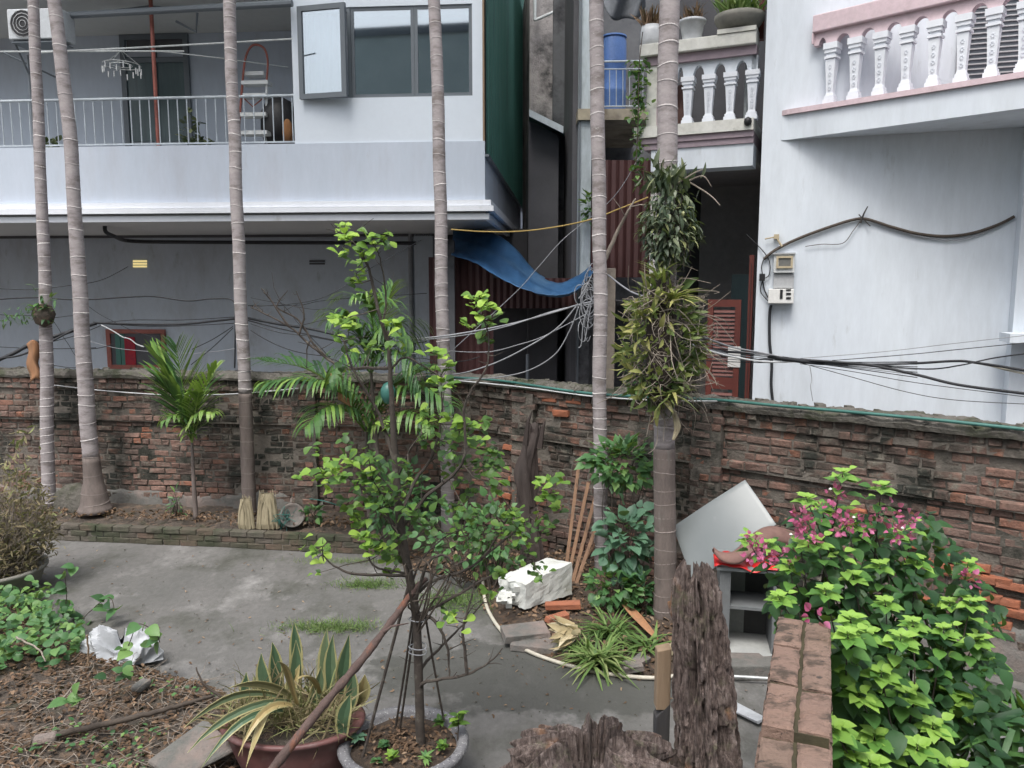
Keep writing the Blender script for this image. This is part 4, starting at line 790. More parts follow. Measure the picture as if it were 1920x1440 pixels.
# gate with louvres
GF = Fr(MF.p(-.02, .45, 0).x, MF.p(-.02, .45, 0).y, -23.6)
gt = thing('louvred_gate', 'open reddish brown louvred gate in the dark porch', 'gate', GF.p(-.4, 0, 0))
q0 = GF.pick(1322, 745); q1 = GF.pick(1390, 562)
z0, z1 = .1, q1[1]; s0, s1 = q0[0], q1[0]
part('frame', 'gate_red', gt, lambda b: (GF.box(b, s0, s0 + .07, 0, .045, z0, z1), GF.box(b, s1 - .07, s1, 0, .045, z0, z1), GF.box(b, s0 + .07, s1 - .07, 0, .045, z1 - .09, z1), GF.box(b, s0 + .07, s1 - .07, 0, .045, z0, z0 + .1), GF.box(b, s0 + .07, s1 - .07, 0, .045, (z0 + z1) / 2 + .35, (z0 + z1) / 2 + .5)))
z = z0 + .12
while z < z1 - .11:
    if not ((z0 + z1) / 2 + .31 < z < (z0 + z1) / 2 + .51): part('slat', 'gate_red', gt, lambda b: b.box(GF.p((s0 + s1) / 2, .022, z), (s1 - s0 - .15, .006, .042), GF.rot() @ Matrix.Rotation(-.6, 3, 'X')))
    z += .05
part('notice', 'paper', gt, lambda b: GF.pbox(b, 1364, 688, 1389, 650, -.012, -.003))
g2 = thing('gate_post', 'tall reddish brown gate post against the end of the white wall', 'gate post', GF.p(-.1, -.1, 0))
part('post', 'gate_red', g2, lambda b: (lambda p, q: GF.box(b, p[0], q[0], -.1, .0, 0, q[1]))(GF.pick(1396, 740, -.1), GF.pick(1414, 478, -.1)))
part('moulding', 'maroon', g2, lambda b: (lambda p, q: GF.box(b, p[0] + .03, q[0] - .03, -.112, -.1005, .1, q[1] - .1))(GF.pick(1396, 740, -.1), GF.pick(1414, 478, -.1)))
# house across, behind the camera (seen mirrored in the window panes)
t = thing('opposite_house', 'grey green house facing the yard, seen only in the window panes', 'house', (-4, -14, 0))
part('wall', 'facade_green', t, lambda b: b.box((0, -16, 7.7), (30, 4, 15.4))); part('roof', 'dark_frame', t, lambda b: b.box((0, -16, 15.6), (31, 4.2, .4)))
# ============================================================ PALM TRUNKS
def at_pts(l): return [W(*q) for q in l]
def frond(b, pts, L, n=26, droop=.45, wid=.022, sweep=.55, r0=.5, start=.12, sides=(-1, 1), rachis=.010, upb=.25):
    P = smoothpath(pts, 6); m = len(P)
    b.tube(P, lerp_rad([rachis, rachis * .8, rachis * .3], m), 5, min(1, r0 + .25))
    for k in range(n):
        t = start + (1 - start) * k / (n - 1); i = min(int(t * (m - 1)), m - 2); f = t * (m - 1) - i; p = P[i].lerp(P[i + 1], f); tg = (P[i + 1] - P[i]).normalized()
        side = tg.cross(Vector((0, 0, 1)))
        if side.length < .3: side = tg.cross(Vector((0, 1, .2)))
        side.normalize()
        for sg in sides:
            l = L * (math.sin(math.pi * (t * .80 + .14)) ** .7) * R.uniform(.82, 1.12); d = (side * sg * (1 - sweep * t * .8) + tg * (sweep + .3 * t) + Vector((0, 0, upb)) + rv(.06)).normalized()
            vs = []; q = p.copy(); dd = d.copy(); segs = 5; wd = wid * R.uniform(.8, 1.15); nrm = dd.cross(Vector((0, 0, 1)))
            nrm = nrm.normalized() if nrm.length > .1 else Vector((1, 0, 0))
            for j in range(segs + 1):
                u = j / segs; ww = wd * (.45 + 1.6 * u * (1 - u) + .2 * (1 - u)) * (1 if j < segs else .12); vs += [q - nrm * ww * .5 + Vector((0, 0, ww * .2)), q + nrm * ww * .5 + Vector((0, 0, ww * .2))]
                dd = (dd + Vector((0, 0, -droop * (.25 + u)))).normalized() if j else dd; q = q + dd * (l / segs)
            b.add(vs, [(2 * j, 2 * j + 1, 2 * j + 3, 2 * j + 2) for j in range(segs)], min(.99, max(0, R.gauss(r0, .16))))
def palm(label, pts, rads, Y, foot=0, ring_lo=0.0, ring_step=.16, group='tall slender palm trunks in front of the wall', top=10.2, ring_w=.006, ringstop=None):
    P0 = [W(px, py, Y) for px, py in pts]; base = P0[0]; last = P0[-1]; dirv = (P0[-1] - P0[-2]).normalized()
    P0.append(last + dirv * ((top - last.z) / dirv.z)); base = P0[0].copy()
    t = thing('palm_tree', label, 'palm tree', base, group)
    P = smoothpath(P0, 10); rr_ = lerp_rad(rads + [rads[-1] * .9], len(P)); rnd_ = random.Random(int(base.x * 1000))
    # resample evenly with slight bulges between the scars
    out = [P[0]]; step = .045
    for i in range(len(P) - 1):
        seg = (P[i + 1] - P[i]).length; n = max(1, int(seg / step))
        for j in range(1, n + 1): out.append(P[i].lerp(P[i + 1], j / n))
    rad = []; tot = len(out)
    for i, q in enumerate(out):
        u = i / (tot - 1) * (len(rr_) - 1); k = min(int(u), len(rr_) - 2); r_ = rr_[k] + (rr_[k + 1] - rr_[k]) * (u - k); h = q.z - base.z
        if foot and h < .7: r_ += foot * (1 - h / .7) ** 2 * (1 + .35 * noise.noise(q * 8))
        rad.append(r_ * (1 + .035 * noise.noise(q * 6)))
    for i in range(tot): out[i] = out[i] + Vector((noise.noise(out[i] * 1.1 + Vector((base.x, 0, 0))), 0, 0)) * .018
    ilo = next((i for i in range(tot) if out[i].z > ring_lo), 0)
    part('trunk', 'palm_bark', t, lambda b: b.tube(out[max(0, ilo - 1):], rad[max(0, ilo - 1):], 16), smooth=True)
    if ilo > 1: part('trunk_foot', 'palm_foot', t, lambda b: b.tube(out[:ilo], [r_ * (1.03 + .03 * noise.noise(q * 9)) for q, r_ in zip(out, rad)][:ilo], 16), smooth=True)
    def rings(b, lo, hi):
        d = 0; i = 0; nxt = ring_step * .5
        while i < tot - 1:
            d += (out[i + 1] - out[i]).length
            if d > nxt:
                st_ = ring_step * rnd_.uniform(.7, 1.25) * (.72 if out[i].z < 2.2 else 1); nxt = d + st_; q = out[i]; r_ = rad[i]
                if not lo <= q.z < hi: i += 1; rnd_.random(); continue
                tx, ty = rnd_.uniform(-.16, .16), rnd_.uniform(-.1, .1); ww = ring_w * rnd_.uniform(.6, 1.5)
                vs = []
                for z_, k_ in ((-ww, .998), (-ww * .4, 1.045), (ww * .4, 1.045), (ww, .998)):
                    for a in range(16): th = a * math.pi / 8; x = math.cos(th) * r_ * k_; y = math.sin(th) * r_ * k_; vs.append(q + Vector((x, y, z_ + x * tx + y * ty + .003 * math.sin(th * 3))))
                b.add(vs, [(e * 16 + a, e * 16 + (a + 1) % 16, e * 16 + 16 + (a + 1) % 16, e * 16 + 16 + a) for e in range(3) for a in range(16)])
            i += 1
    part('leaf_scars', 'palm_ring', t, lambda b: rings(b, ring_lo, 99), kind='stuff')
    if ring_lo > .4: part('lower_scars', 'scar_dark', t, lambda b: rings(b, 0, ring_lo), kind='stuff')
    topp = out[-1]
    for k in range(8):
        a = k * .785 + base.x; e = Vector((math.cos(a), math.sin(a), 0)); b = MB()
        frond(b, [topp, topp + e * .5 + Vector((0, 0, .7)), topp + e * 1.3 + Vector((0, 0, .7)), topp + e * 1.9 + Vector((0, 0, .1))], .5, 22, .4, .035); b.build('frond', 'leaf_palm', t)
    return t
T1 = palm('leftmost thin greenish grey palm trunk with a fern growing halfway up', [(92, 948), (89, 830), (85, 560), (75, 300), (62, 0)], [.084, .080, .068, .064, .062], 10.2, .0, .3, .14)
T2 = palm('leaning grey palm trunk with a flared foot, second from the left', [(178, 958), (168, 830), (150, 560), (134, 300), (103, 0)], [.105, .096, .082, .079, .078], 10.05, .11, 1.0, .26)
T3 = palm('palm trunk with straw husks at its foot, left of the palm seedlings', [(468, 968), (461, 780), (452, 600), (441, 300), (430, 0)], [.088, .080, .076, .073, .070], 9.95, .0, 1.9, .2)
T4 = palm('pale ringed palm trunk behind the potted tree in front of the window corner', [(841, 1000), (836, 800), (830, 600), (824, 300), (814, 0)], [.084, .078, .075, .070, .067], 9.35, .0, 0.2, .155)
T5 = palm('smooth ringed palm trunk beside the planks and the hanging tarpaulin', [(1127, 1085), (1125, 880), (1125, 600), (1122, 300), (1119, 0)], [.076, .074, .073, .074, .078], 8.3, .0, .1, .20)
T6 = palm('thickest palm trunk wrapped in clumps of epiphytes on the right', [(1247, 1185), (1246, 980), (1245, 700), (1250, 350), (1254, 0)], [.100, .098, .090, .086, .084], 7.05, .02, 1.75, .165)

# small things on the palms
t = thing('fern', 'small fern rooted on the leftmost palm trunk', 'fern', W(80, 580, 10.05))
its = []
for k in range(60):
    c = W(R.gauss(78, 14), R.gauss(580, 14), 10.05); its.append((c, Vector((R.gauss(-.5, .6), R.gauss(-.4, .4), R.gauss(0, .5))), (0, 0, 1), R.uniform(.08, .16), R.random() * .8))
for k in range(60):
    u = R.random(); c = W(65 - 62 * u, 590 + 8 * u + R.gauss(0, 8), 9.95); its.append((c, unit(), (0, 0, 1), R.uniform(.05, .10), R.random() * .7))
leaves(t, its, templates('lance', 'leaf_vine', .4), cap=0, stuffname='fronds')
part('root_mass', 'litter_soil', t, lambda b: b.lathe(W(82, 592, 10.1), [(.01, -.15), (.10, -.1), (.14, .02), (.10, .13), (.01, .16)], 12), smooth=True)
t = thing('dry_sheath', 'torn orange brown palm sheath hanging at the left palm above the wall', 'palm sheath', W(62, 690, 10.3))
part('sheath', 'sheath', t, lambda b: b.grid(lambda u, v: W(50 + 22 * u + 5 * v + (3 * math.sin(v * 9)), 645 + 72 * v - 8 * math.sin(u * 3), 10.25 - .07 * math.sin(u * math.pi)), 8, 12), smooth=True, solid=.008)
for px, top, x0, x1, lab in ((503, 925, 486, 528, 'taller straw coloured palm husk standing right of the third palm foot'), (462, 935, 446, 478, 'short straw coloured husk wrapped round the third palm foot')):
    base = G(px, 990, bz); h = W(px, top, base.y).z - base.z; w0 = (W(x1, 985, base.y) - W(x0, 985, base.y)).x / 2
    b = MB(); b.lathe(base, [(w0 * .8, 0), (w0, h * .15), (w0 * .9, h * .5), (w0 * .65, h * .85), (w0 * .5, h)], 18, 1, .5)
    for k in range(26):
        a = R.uniform(0, 6.28); p = base + Vector((math.cos(a) * w0, math.sin(a) * w0 * .5, 0)); b.tube([p, p + Vector((-math.cos(a) * w0 * .2, 0, h * .6)), p + Vector((-math.cos(a) * w0 * .5 + R.gauss(0, .02), 0, h * R.uniform(.8, 1.15)))], [.010, .009, .003], 4)
    tag(b.build('palm_husk', 'husk', None, loc=base), lab, 'palm husk')
b = MB(); base = G(135, 960, bz) + Vector((0, .1, 0)); b.lathe(base, [(.36, -.05), (.30, .12), (.2, .28), (.1, .36), (.01, .38)], 16, 1, .45)
for i, q in enumerate(b.v): n_ = noise.noise(Vector(q) * 7) * .06; b.v[i] = (q[0] + n_, q[1] + n_, q[2] + n_ * .7)
tag(b.build('rock', 'cap_conc', None, loc=base, smooth=True), 'pointed mossy stone between the two left palm feet', 'rock')

# ============================================================ YOUNG PALMS
def yp(label, Y, stem, fronds, L, rad=.03, bright=.5, droop=.45, name='young_palm', wid=.03, n=24):
    P = [W(px, py, Y) for px, py in stem]; t = thing(name, label, 'young palm', P[0]); part('stem', 'palm_foot', t, lambda b: ptube(b, P, [rad * 1.3, rad, rad * .6], 8), smooth=True)
    for f in fronds:
        b = MB(); frond(b, [W(px, py, Y + dy) for px, py, dy in f[0]], f[1] if len(f) > 1 else L, f[2] if len(f) > 2 else n, f[3] if len(f) > 3 else droop, wid, r0=f[4] if len(f) > 4 else bright)
        b.build('frond', 'leaf_palm', t)
    return t
yp('young palm seedling with upright split leaves in the bed left of the third palm', 9.75, [(368, 975), (363, 900), (360, 830)],
   [([(360, 830, 0), (350, 770, -.05), (325, 715, -.1), (292, 668, -.15)], .62, 32, .04, .5), ([(360, 830, 0), (352, 770, -.02), (340, 710, 0), (330, 650, .05)], .60, 30, .03, .40), ([(360, 820, 0), (345, 770, -.12), (325, 740, -.2), (312, 725, -.25)], .7, 18, .15, .35),
    ([(360, 825, 0), (368, 780, -.1), (380, 740, -.2), (404, 690, -.25)], .42, 20, .15, .75), ([(360, 830, 0), (370, 795, -.1), (385, 775, -.2), (400, 775, -.3)], .34, 12, .7, .85),
    ([(360, 830, 0), (345, 795, -.1), (328, 782, -.2), (308, 790, -.3)], .30, 10, .7, .6), ([(360, 830, 0), (364, 790, -.15), (368, 760, -.25), (372, 740, -.35)], .36, 14, .3, .8)], .4, .026, wid=.042)
yp('wide spreading young palm behind the potted tree with arching fronds', 9.3, [(694, 985), (690, 880), (686, 800)],
   [([(686, 810, 0), (650, 745, -.2), (580, 715, -.5), (500, 720, -.7)], .62, 36, .5, .42), ([(686, 810, 0), (640, 735, .1), (570, 690, .2), (490, 676, .3)], .62, 34, .22, .35),
    ([(686, 810, 0), (650, 770, -.3), (610, 765, -.6), (575, 800, -.9)], .5, 24, .6, .5), ([(686, 810, 0), (735, 745, -.2), (790, 725, -.5), (845, 760, -.8)], .6, 34, .5, .4),
    ([(686, 810, 0), (730, 735, .1), (780, 700, .2), (820, 690, .3)], .55, 26, .3, .35), ([(686, 810, 0), (740, 780, -.3), (780, 775, -.6), (810, 800, -.8)], .5, 22, .7, .6), ([(686, 800, 0), (690, 740, 0), (700, 680, 0), (705, 620, .1)], .55, 26, .25, .3)], .5, .03, wid=.038)
yp('dark feathery palm crown rising above the spreading young palm', 9.0, [(716, 960), (705, 820), (695, 690)],
   [([(695, 700, 0), (680, 640, -.1), (650, 600, -.2), (625, 600, -.3)], .55, 32, .5, .4), ([(695, 700, 0), (700, 620, -.1), (690, 575, -.2), (670, 560, -.3)], .6, 34, .6, .5), ([(695, 700, 0), (720, 640, -.1), (745, 610, -.2), (770, 640, -.3)], .6, 34, .8, .35),
    ([(695, 700, 0), (730, 660, -.2), (765, 670, -.4), (785, 720, -.5)], .42, 18, .8, .3), ([(695, 700, 0), (660, 660, -.2), (640, 670, -.4), (620, 710, -.5)], .42, 18, .7, .35), ([(695, 700, 0), (705, 640, 0), (720, 590, .1), (735, 540, .2)], .5, 30, .3, .35)], .5, .026, wid=.034)
t = thing('dry_sheath', 'two bright orange dead sheath pieces hanging in the young palm', 'palm sheath', W(632, 720, 8.9))
part('piece', 'sheath', t, lambda b: b.grid(lambda u, v: W(620 + 16 * u, 700 + 28 * v, 8.85 - .04 * math.sin(u * 3.1)), 4, 5), smooth=True, solid=.006)
part('piece', 'sheath', t, lambda b: b.grid(lambda u, v: W(634 + 26 * u, 735 + 14 * v + 16 * u, 8.85 - .04 * math.sin(u * 3.1)), 4, 5), smooth=True, solid=.006)
b = MB(); c = W(728, 738, 8.6); b.lathe(c, [(.01, -.12), (.05, -.1), (.085, -.03), (.085, .05), (.05, .11), (.01, .13)], 14); tag(b.build('green_fruit', 'green_pipe', None, smooth=True, loc=c), 'pale green oval fruit hanging beside the potted tree trunk', 'fruit')

# ============================================================ EPIPHYTES
def cluster(name, label, cat, c, rx, rz, ry, n, L, T, cap=0, dfn=None, up=(0, 0, 1), bright=None, stuffname='foliage', core=None, shell=.3):
    t = thing(name, label, cat, c)
    its = []
    for k in range(n):
        u = unit(); rr2 = (shell + (1 - shell) * R.random()); p = c + Vector((u.x * rx, u.y * ry, u.z * rz)) * rr2
        d = dfn(u) if dfn else (u + Vector((0, 0, .2)) + rv(.3)); br = bright(u) if bright else min(.99, max(0, R.gauss(.45, .25))); its.append((p, d, (u * .5 + Vector((0, 0, 1))) if up == 'out' else up, L * R.uniform(.65, 1.2), br))
    leaves(t, its, T, cap=cap, stuffname=stuffname)
    if core: part(core[0], core[1], t, lambda b: [ptube(b, [c + Vector((R.gauss(0, .05), R.gauss(0, .05), -rz * .5)), c + rv(.08), c + Vector((unit().x * rx * .8, unit().y * ry * .8, unit().z * rz * .9))], [.008, .006, .002], 4, 3) for _ in range(core[2])], kind='stuff')
    return t
cE = W(1255, 428, 6.95)
cluster('epiphyte', 'dense ball of drooping narrow dark green leaves high on the thick palm', 'epiphyte', cE, .26, .39, .25, 1050, .10, templates('ovate', 'leaf_dark', .4, .3, 10, .50), 300, lambda u: Vector((u.x * .9, u.y * .7 - .15, -.35)) + rv(.5), 'out', lambda u: min(.99, max(0, R.gauss(.45, .28))), core=('stems', 'twig', 40), shell=.45)
t = thing('epiphyte', 'upright greyish sprouting stems on top of the dark leaf ball', 'epiphyte', W(1250, 330, 6.9))
its = [(W(R.gauss(1252, 22), R.gauss(350, 14), 6.88 + R.gauss(0, .05)), Vector((R.gauss(0, .5), R.gauss(-.2, .3), 1)), rv(), R.uniform(.08, .19), R.uniform(.1, .8)) for _ in range(110)]
leaves(t, its, templates('lance', 'leaf_dark', .3), cap=60, name='blade', stuffname='blades')
part('stems', 'stick_pale', t, lambda b: [ptube(b, at_pts(q), [.008, .006, .003], 5, 4) for q in ([(1290, 340, 6.9), (1330, 365, 6.8), (1350, 385, 6.75)], [(1262, 350, 6.9), (1300, 325, 6.8), (1318, 318, 6.8)], [(1290, 340, 6.9), (1318, 330, 6.8), (1334, 350, 6.8)], [(1240, 340, 6.9), (1244, 300, 6.9)])], kind='stuff')
# orchid clump
def strap_clump(label, px, py, Y, n, L, bright=.7, spread=.6, cap=40, m='leaf_strap', name='orchid', cat='orchid'):
    c = W(px, py, Y); t = thing(name, label, cat, c); its = []
    for k in range(n):
        a = R.uniform(0, 6.28); its.append((c + rv(.02), Vector((math.cos(a) * spread, math.sin(a) * spread - .2, R.uniform(.3, 1.1))), (0, 0, 1), L * R.uniform(.6, 1.1), min(.99, max(0, R.gauss(bright, .15)))))
    leaves(t, its, templates('strap', m, .7, .3, 8, 1.0), cap=cap, name='leaf', stuffname='small_leaves', minpx=6); return t
strap_clump('bright yellow green orchid tuft at the top of the tangled clump', 1262, 560, 6.75, 26, .30, .85, .9)
strap_clump('narrow orchid tuft standing up left of the bright one', 1238, 520, 6.8, 18, .24, .6, .5)
strap_clump('orchid with arching leaves low on the clump above the pipe', 1256, 742, 6.75, 22, .28, .6, 1.2)
strap_clump('small orchid tuft on the left edge of the clump near the ringed palm', 1208, 590, 6.85, 20, .24, .85, .9)
strap_clump('orchid leaves leaning right over the gate', 1300, 640, 6.8, 18, .22, .35, 1.1)
cT = W(1240, 645, 6.95)
t = thing('epiphyte', 'large tangle of grey aerial roots and yellow green shoots round the thick palm', 'epiphyte', cT)
def roots(b):
    for k in range(380):
        u = unit(); p = cT + Vector((u.x * .30 + .04, u.y * .26, u.z * .55)); q = p + Vector((R.gauss(.02, .16), R.gauss(-.03, .1), R.gauss(-.08, .15))); mid = (p + q) / 2 + rv(.06)
        ptube(b, [p, mid, q], [.0045, .004, .002], 4, 3)
part('aerial_roots', 'stick_pale', t, roots, kind='stuff'); 
part('root_core', 'dark_brown', t, lambda b: b.lathe(cT, [(.01, -.62), (.10, -.5), (.13, -.25), (.14, .1), (.12, .4), (.10, .55), (.01, .6)], 14), smooth=True)
its = []
for k in range(620):
    u = unit(); kk = 1 + .28 * noise.noise(u * 2.3) + R.gauss(0, .08); p = cT + Vector((u.x * .29, u.y * .25, u.z * .54)) * kk; left = u.x < .1; its.append((p, Vector((u.x, u.y - .2, R.gauss(-.1, .7))), rv(), R.uniform(.06, .19), min(.99, max(0, R.gauss(.68 if left else .35, .25)))))
leaves(t, its, templates('lance', 'leaf_strap', .5, .3, 8, 1.1), cap=200, stuffname='small_leaves')
t2 = cluster('epiphyte', 'dark fine leaved creeper low round the thick palm above the wall', 'epiphyte', W(1240, 712, 7.0), .34, .22, .2, 420, .07, templates('ovate', 'leaf_vine'), 0, stuffname='leaves', core=('stems', 'twig', 30))
b = MB(); ptube(b, at_pts([(1262, 770, 6.9), (1270, 800, 6.85), (1262, 825, 6.8)]), [.02, .035, .01], 6); tag(b.build('dry_leaf', 'husk', None, loc=W(1262, 770, 6.9)), 'withered yellow leaf hanging under the orchid on the thick palm', 'dead leaf')
t = thing('hanging_vine', 'thin leafy vine hanging down from the middle balcony corner', 'vine', W(1200, 150, 9.7))
its = [(W(1196 + R.gauss(0, 9 if y < 240 else 5), y, 9.65), unit(), (0, 0, 1), R.uniform(.05, .11), R.uniform(.2, .99)) for y in [R.uniform(110, 240) for _ in range(150)] + [R.uniform(240, 350) for _ in range(50)]]
leaves(t, its, templates('ovate', 'leaf_vine'), cap=0, stuffname='leaves'); part('stem', 'twig', t, lambda b: ptube(b, at_pts([(1205, 60, 9.6), (1198, 130, 9.6), (1196, 240, 9.6), (1190, 350, 9.65)]), .006, 5))
t = cluster('small_plant', 'little green plant sprouting beside the alley column', 'plant', W(1102, 385, 12.8), .12, .3, .1, 60, .1, templates('ovate', 'leaf_vine'), 0, stuffname='leaves')

# ============================================================ TREE IN TERRAZZO POT
PY = 4.62
pc = G(757, 1392, .34); PY = pc.y; rim = .40
t = thing('round_planter', 'big round speckled grey terrazzo planter holding the tall slender tree', 'planter', (pc.x, pc.y, 0))
part('bowl', 'terrazzo', t, lambda b: b.lathe((pc.x, pc.y, 0), [(.01, 0), (.24, 0), (.28, .05), (.37, .22), (.40, .31), (.415, .34), (.40, .365), (.36, .365), (.34, .34), (.33, .26), (.01, .25)], 56), smooth=True)
part('soil', 'soil', t, lambda b: b.grid(lambda u, v: (pc.x + (.335 * v) * math.cos(u * 6.2832), pc.y + .335 * v * math.sin(u * 6.2832), .31 + .03 * noise.noise((u * 9, v * 6, 0)) + .02 * (1 - v)), 40, 8), smooth=True)
its = [(Vector((pc.x + R.gauss(0, .15), pc.y + R.gauss(0, .15), .335 + R.random() * .02)), (R.gauss(0, 1), R.gauss(0, 1), .1), (R.gauss(0, .3), R.gauss(0, .3), 1), R.uniform(.015, .045), R.betavariate(1, 3)) for _ in range(420)]
its = [q for q in its if (q[0] - Vector((pc.x, pc.y, .335))).length < .33]; t = thing('dead_leaves', 'dead leaves and crumbs on the soil of the terrazzo planter', 'leaf litter', (pc.x, pc.y, .33)); leaves(t, its, templates('litter', 'dry_leaf', .5, .3), cap=0, stuffname='leaf_crumbs')
def seedl(label, px, py, z, n, L, m='leaf_fruit', h=.1, wid=.9, br=.6, name='seedling'):
    base = G(px, py, z); t = thing(name, label, 'seedling', base); part('stem', 'twig', t, lambda b: b.tube([base, base + Vector((.01, 0, h))], [.005, .003], 5))
    leaves(t, [(base + Vector((0, 0, h * R.uniform(.5, 1))), Vector((math.cos(a_), math.sin(a_), R.uniform(.1, .9))), (0, 0, 1), L * R.uniform(.7, 1.1), min(.99, max(0, R.gauss(br, .2)))) for a_ in [R.uniform(0, 6.28) for _ in range(n)]], templates('ovate', m, .3, .3, 8, wid), cap=40)
seedl('weed with tall whorled leaves at the right edge of the terrazzo planter', 858, 1392, .33, 16, .085, h=.2, br=.5)
seedl('leafy weed inside the planter left of the tree stem', 735, 1430, .33, 14, .06, h=.05)
seedl('star shaped pale weed at the foot of the tree stem', 797, 1432, .33, 14, .07, h=.05, wid=.45, m='leaf_vine', br=.85)
seedl('pale round leaved weed on the left rim of the planter', 672, 1395, .33, 9, .07, h=.05, m='leaf_heart')
seedl('green weed patch at the back of the planter', 825, 1365, .33, 26, .06, h=.06, br=.35)
seedl('dense low weeds on the left half of the planter soil', 720, 1405, .33, 40, .045, h=.04, br=.4, m='leaf_vine')
seedl('low weeds right of the tree stem in the planter', 830, 1410, .33, 30, .05, h=.05, br=.4)
seedl('small weeds at the front of the planter', 705, 1432, .33, 12, .05, h=.03, br=.5, m='leaf_vine')

tree = thing('slender_tree', 'tall slender fruit tree with glossy bright green leaf clusters in the terrazzo planter', 'tree', (G(787, 1425, .3).x, PY, .3))
def TP(px, py, dy=0): return W(px, py, PY + dy)
trunk = [TP(789, 1425), (TP(786, 1300)), TP(781, 1170), TP(768, 1085), TP(752, 990), TP(742, 880), TP(736, 780), TP(731, 690), TP(727, 620)]
part('trunk', 'bark_dark', tree, lambda b: ptube(b, trunk, [.031, .029, .027, .027, .026, .022, .017, .013, .008], 12, 8, jit=.002), smooth=True)
BR = [ [(727, 640, 0), (712, 590, -.03), (700, 540, 0), (692, 505, 0), (674, 470, .02), (655, 445, 0)], [(718, 610, 0), (724, 560, .05), (716, 500, .05), (708, 470, .05)],
 [(738, 860, 0), (712, 780, .1), (690, 740, .1), (660, 690, .1), (645, 640, .1)], [(736, 690, 0), (690, 690, .12), (640, 688, .2), (585, 650, .3), (550, 618, .3), (500, 590, .3), (470, 575, .3)],
 [(560, 628, .3), (570, 590, .3), (555, 545, .3)], [(590, 652, .3), (560, 600, .32), (520, 575, .3), (540, 545, .3)], [(540, 610, .3), (505, 560, .3), (490, 540, .3)], [(610, 668, .25), (580, 640, .25), (575, 690, .25)],
 [(757, 985, 0), (800, 930, -.1), (850, 890, -.15), (872, 850, -.2), (870, 770, -.2), (885, 730, -.2), (912, 690, -.2), (916, 630, -.2), (902, 590, -.2)],
 [(752, 960, 0), (780, 900, .1), (812, 850, .15), (828, 780, .15), (826, 700, .15)], [(750, 1000, 0), (720, 960, .05), (680, 915, .05), (640, 890, .05), (600, 888, .05)], [(760, 1030, 0), (735, 985, -.1), (720, 940, -.1), (700, 900, -.1)],
 [(768, 1080, 0), (720, 1078, -.1), (660, 1075, -.15), (625, 1060, -.15), (605, 1040, -.15)], [(735, 690, 0), (760, 670, -.1), (800, 690, -.1), (830, 710, 0)],
 [(775, 1120, 0), (810, 1090, .1), (870, 1070, .2), (910, 1040, .2), (940, 990, .2), (960, 960, .2)], [(790, 1150, 0), (850, 1120, .0), (910, 1085, .05), (960, 1065, .1), (1000, 1050, .1)], [(900, 1050, .2), (960, 1000, .2), (1000, 960, .2), (1030, 915, .2)],
 [(768, 1075, 0), (700, 1060, .1), (685, 1000, .1), (690, 970, .1)], [(745, 900, 0), (770, 840, -.1), (790, 815, -.1)], [(740, 850, 0), (738, 800, .05), (720, 790, .1)],
 [(785, 1290, 0), (800, 1278, -.05), (840, 1272, -.1), (885, 1260, -.1), (920, 1240, -.1), (942, 1215, -.1)], [(784, 1150, 0), (815, 1165, -.05), (838, 1210, -.08), (842, 1250, -.08), (843, 1270, -.1)], [(876, 1262, -.1), (872, 1220, -.1), (868, 1180, -.1), (884, 1120, -.1), (890, 1090, -.1)],
 [(786, 1260, 0), (800, 1240, .1), (830, 1210, .15), (870, 1170, .15), (905, 1130, .15)], [(778, 1130, 0), (800, 1060, -.1), (830, 1040, -.1), (855, 1060, -.1), (875, 1040, -.1)], [(770, 1100, 0), (790, 1050, .05), (830, 1010, .1), (870, 990, .1)], [(756, 1010, 0), (750, 940, .1), (700, 880, .1), (670, 850, .1)], [(752, 990, 0), (720, 1005, -.1), (700, 1030, -.1)] ]
def brtube(b, q, r0):
    P = [TP(*x) for x in q]; ptube(b, P, [r0, r0 * .7, r0 * .3], 6, 5, jit=.003)
    S = smoothpath(P, 5)
    for k in range(len(S) // 3):
        i = R.randrange(2, len(S)); e = S[i] + Vector((R.gauss(0, .06), R.gauss(0, .05), abs(R.gauss(.02, .06)))); b.tube([S[i], (S[i] + e) / 2 + rv(.008), e], [r0 * .3, r0 * .22, .0012], 4)
for q in BR: part('branch', 'bark_dark', tree, lambda b: brtube(b, q, .012 if len(q) > 4 else .008))
for k in range(9):
    p = TP(790 + R.gauss(0, 8), 1130 + R.uniform(-40, 40)); 
    part('branch', 'twig', tree, lambda b: brtube(b, [(783, 1170 + R.uniform(-30, 20), -.02), (790 + R.uniform(-35, 60), 1110 + R.uniform(-60, 20), R.gauss(0, .1)), (800 + R.uniform(-60, 110), 1080 + R.uniform(-60, 60), R.gauss(0, .15))], .007))
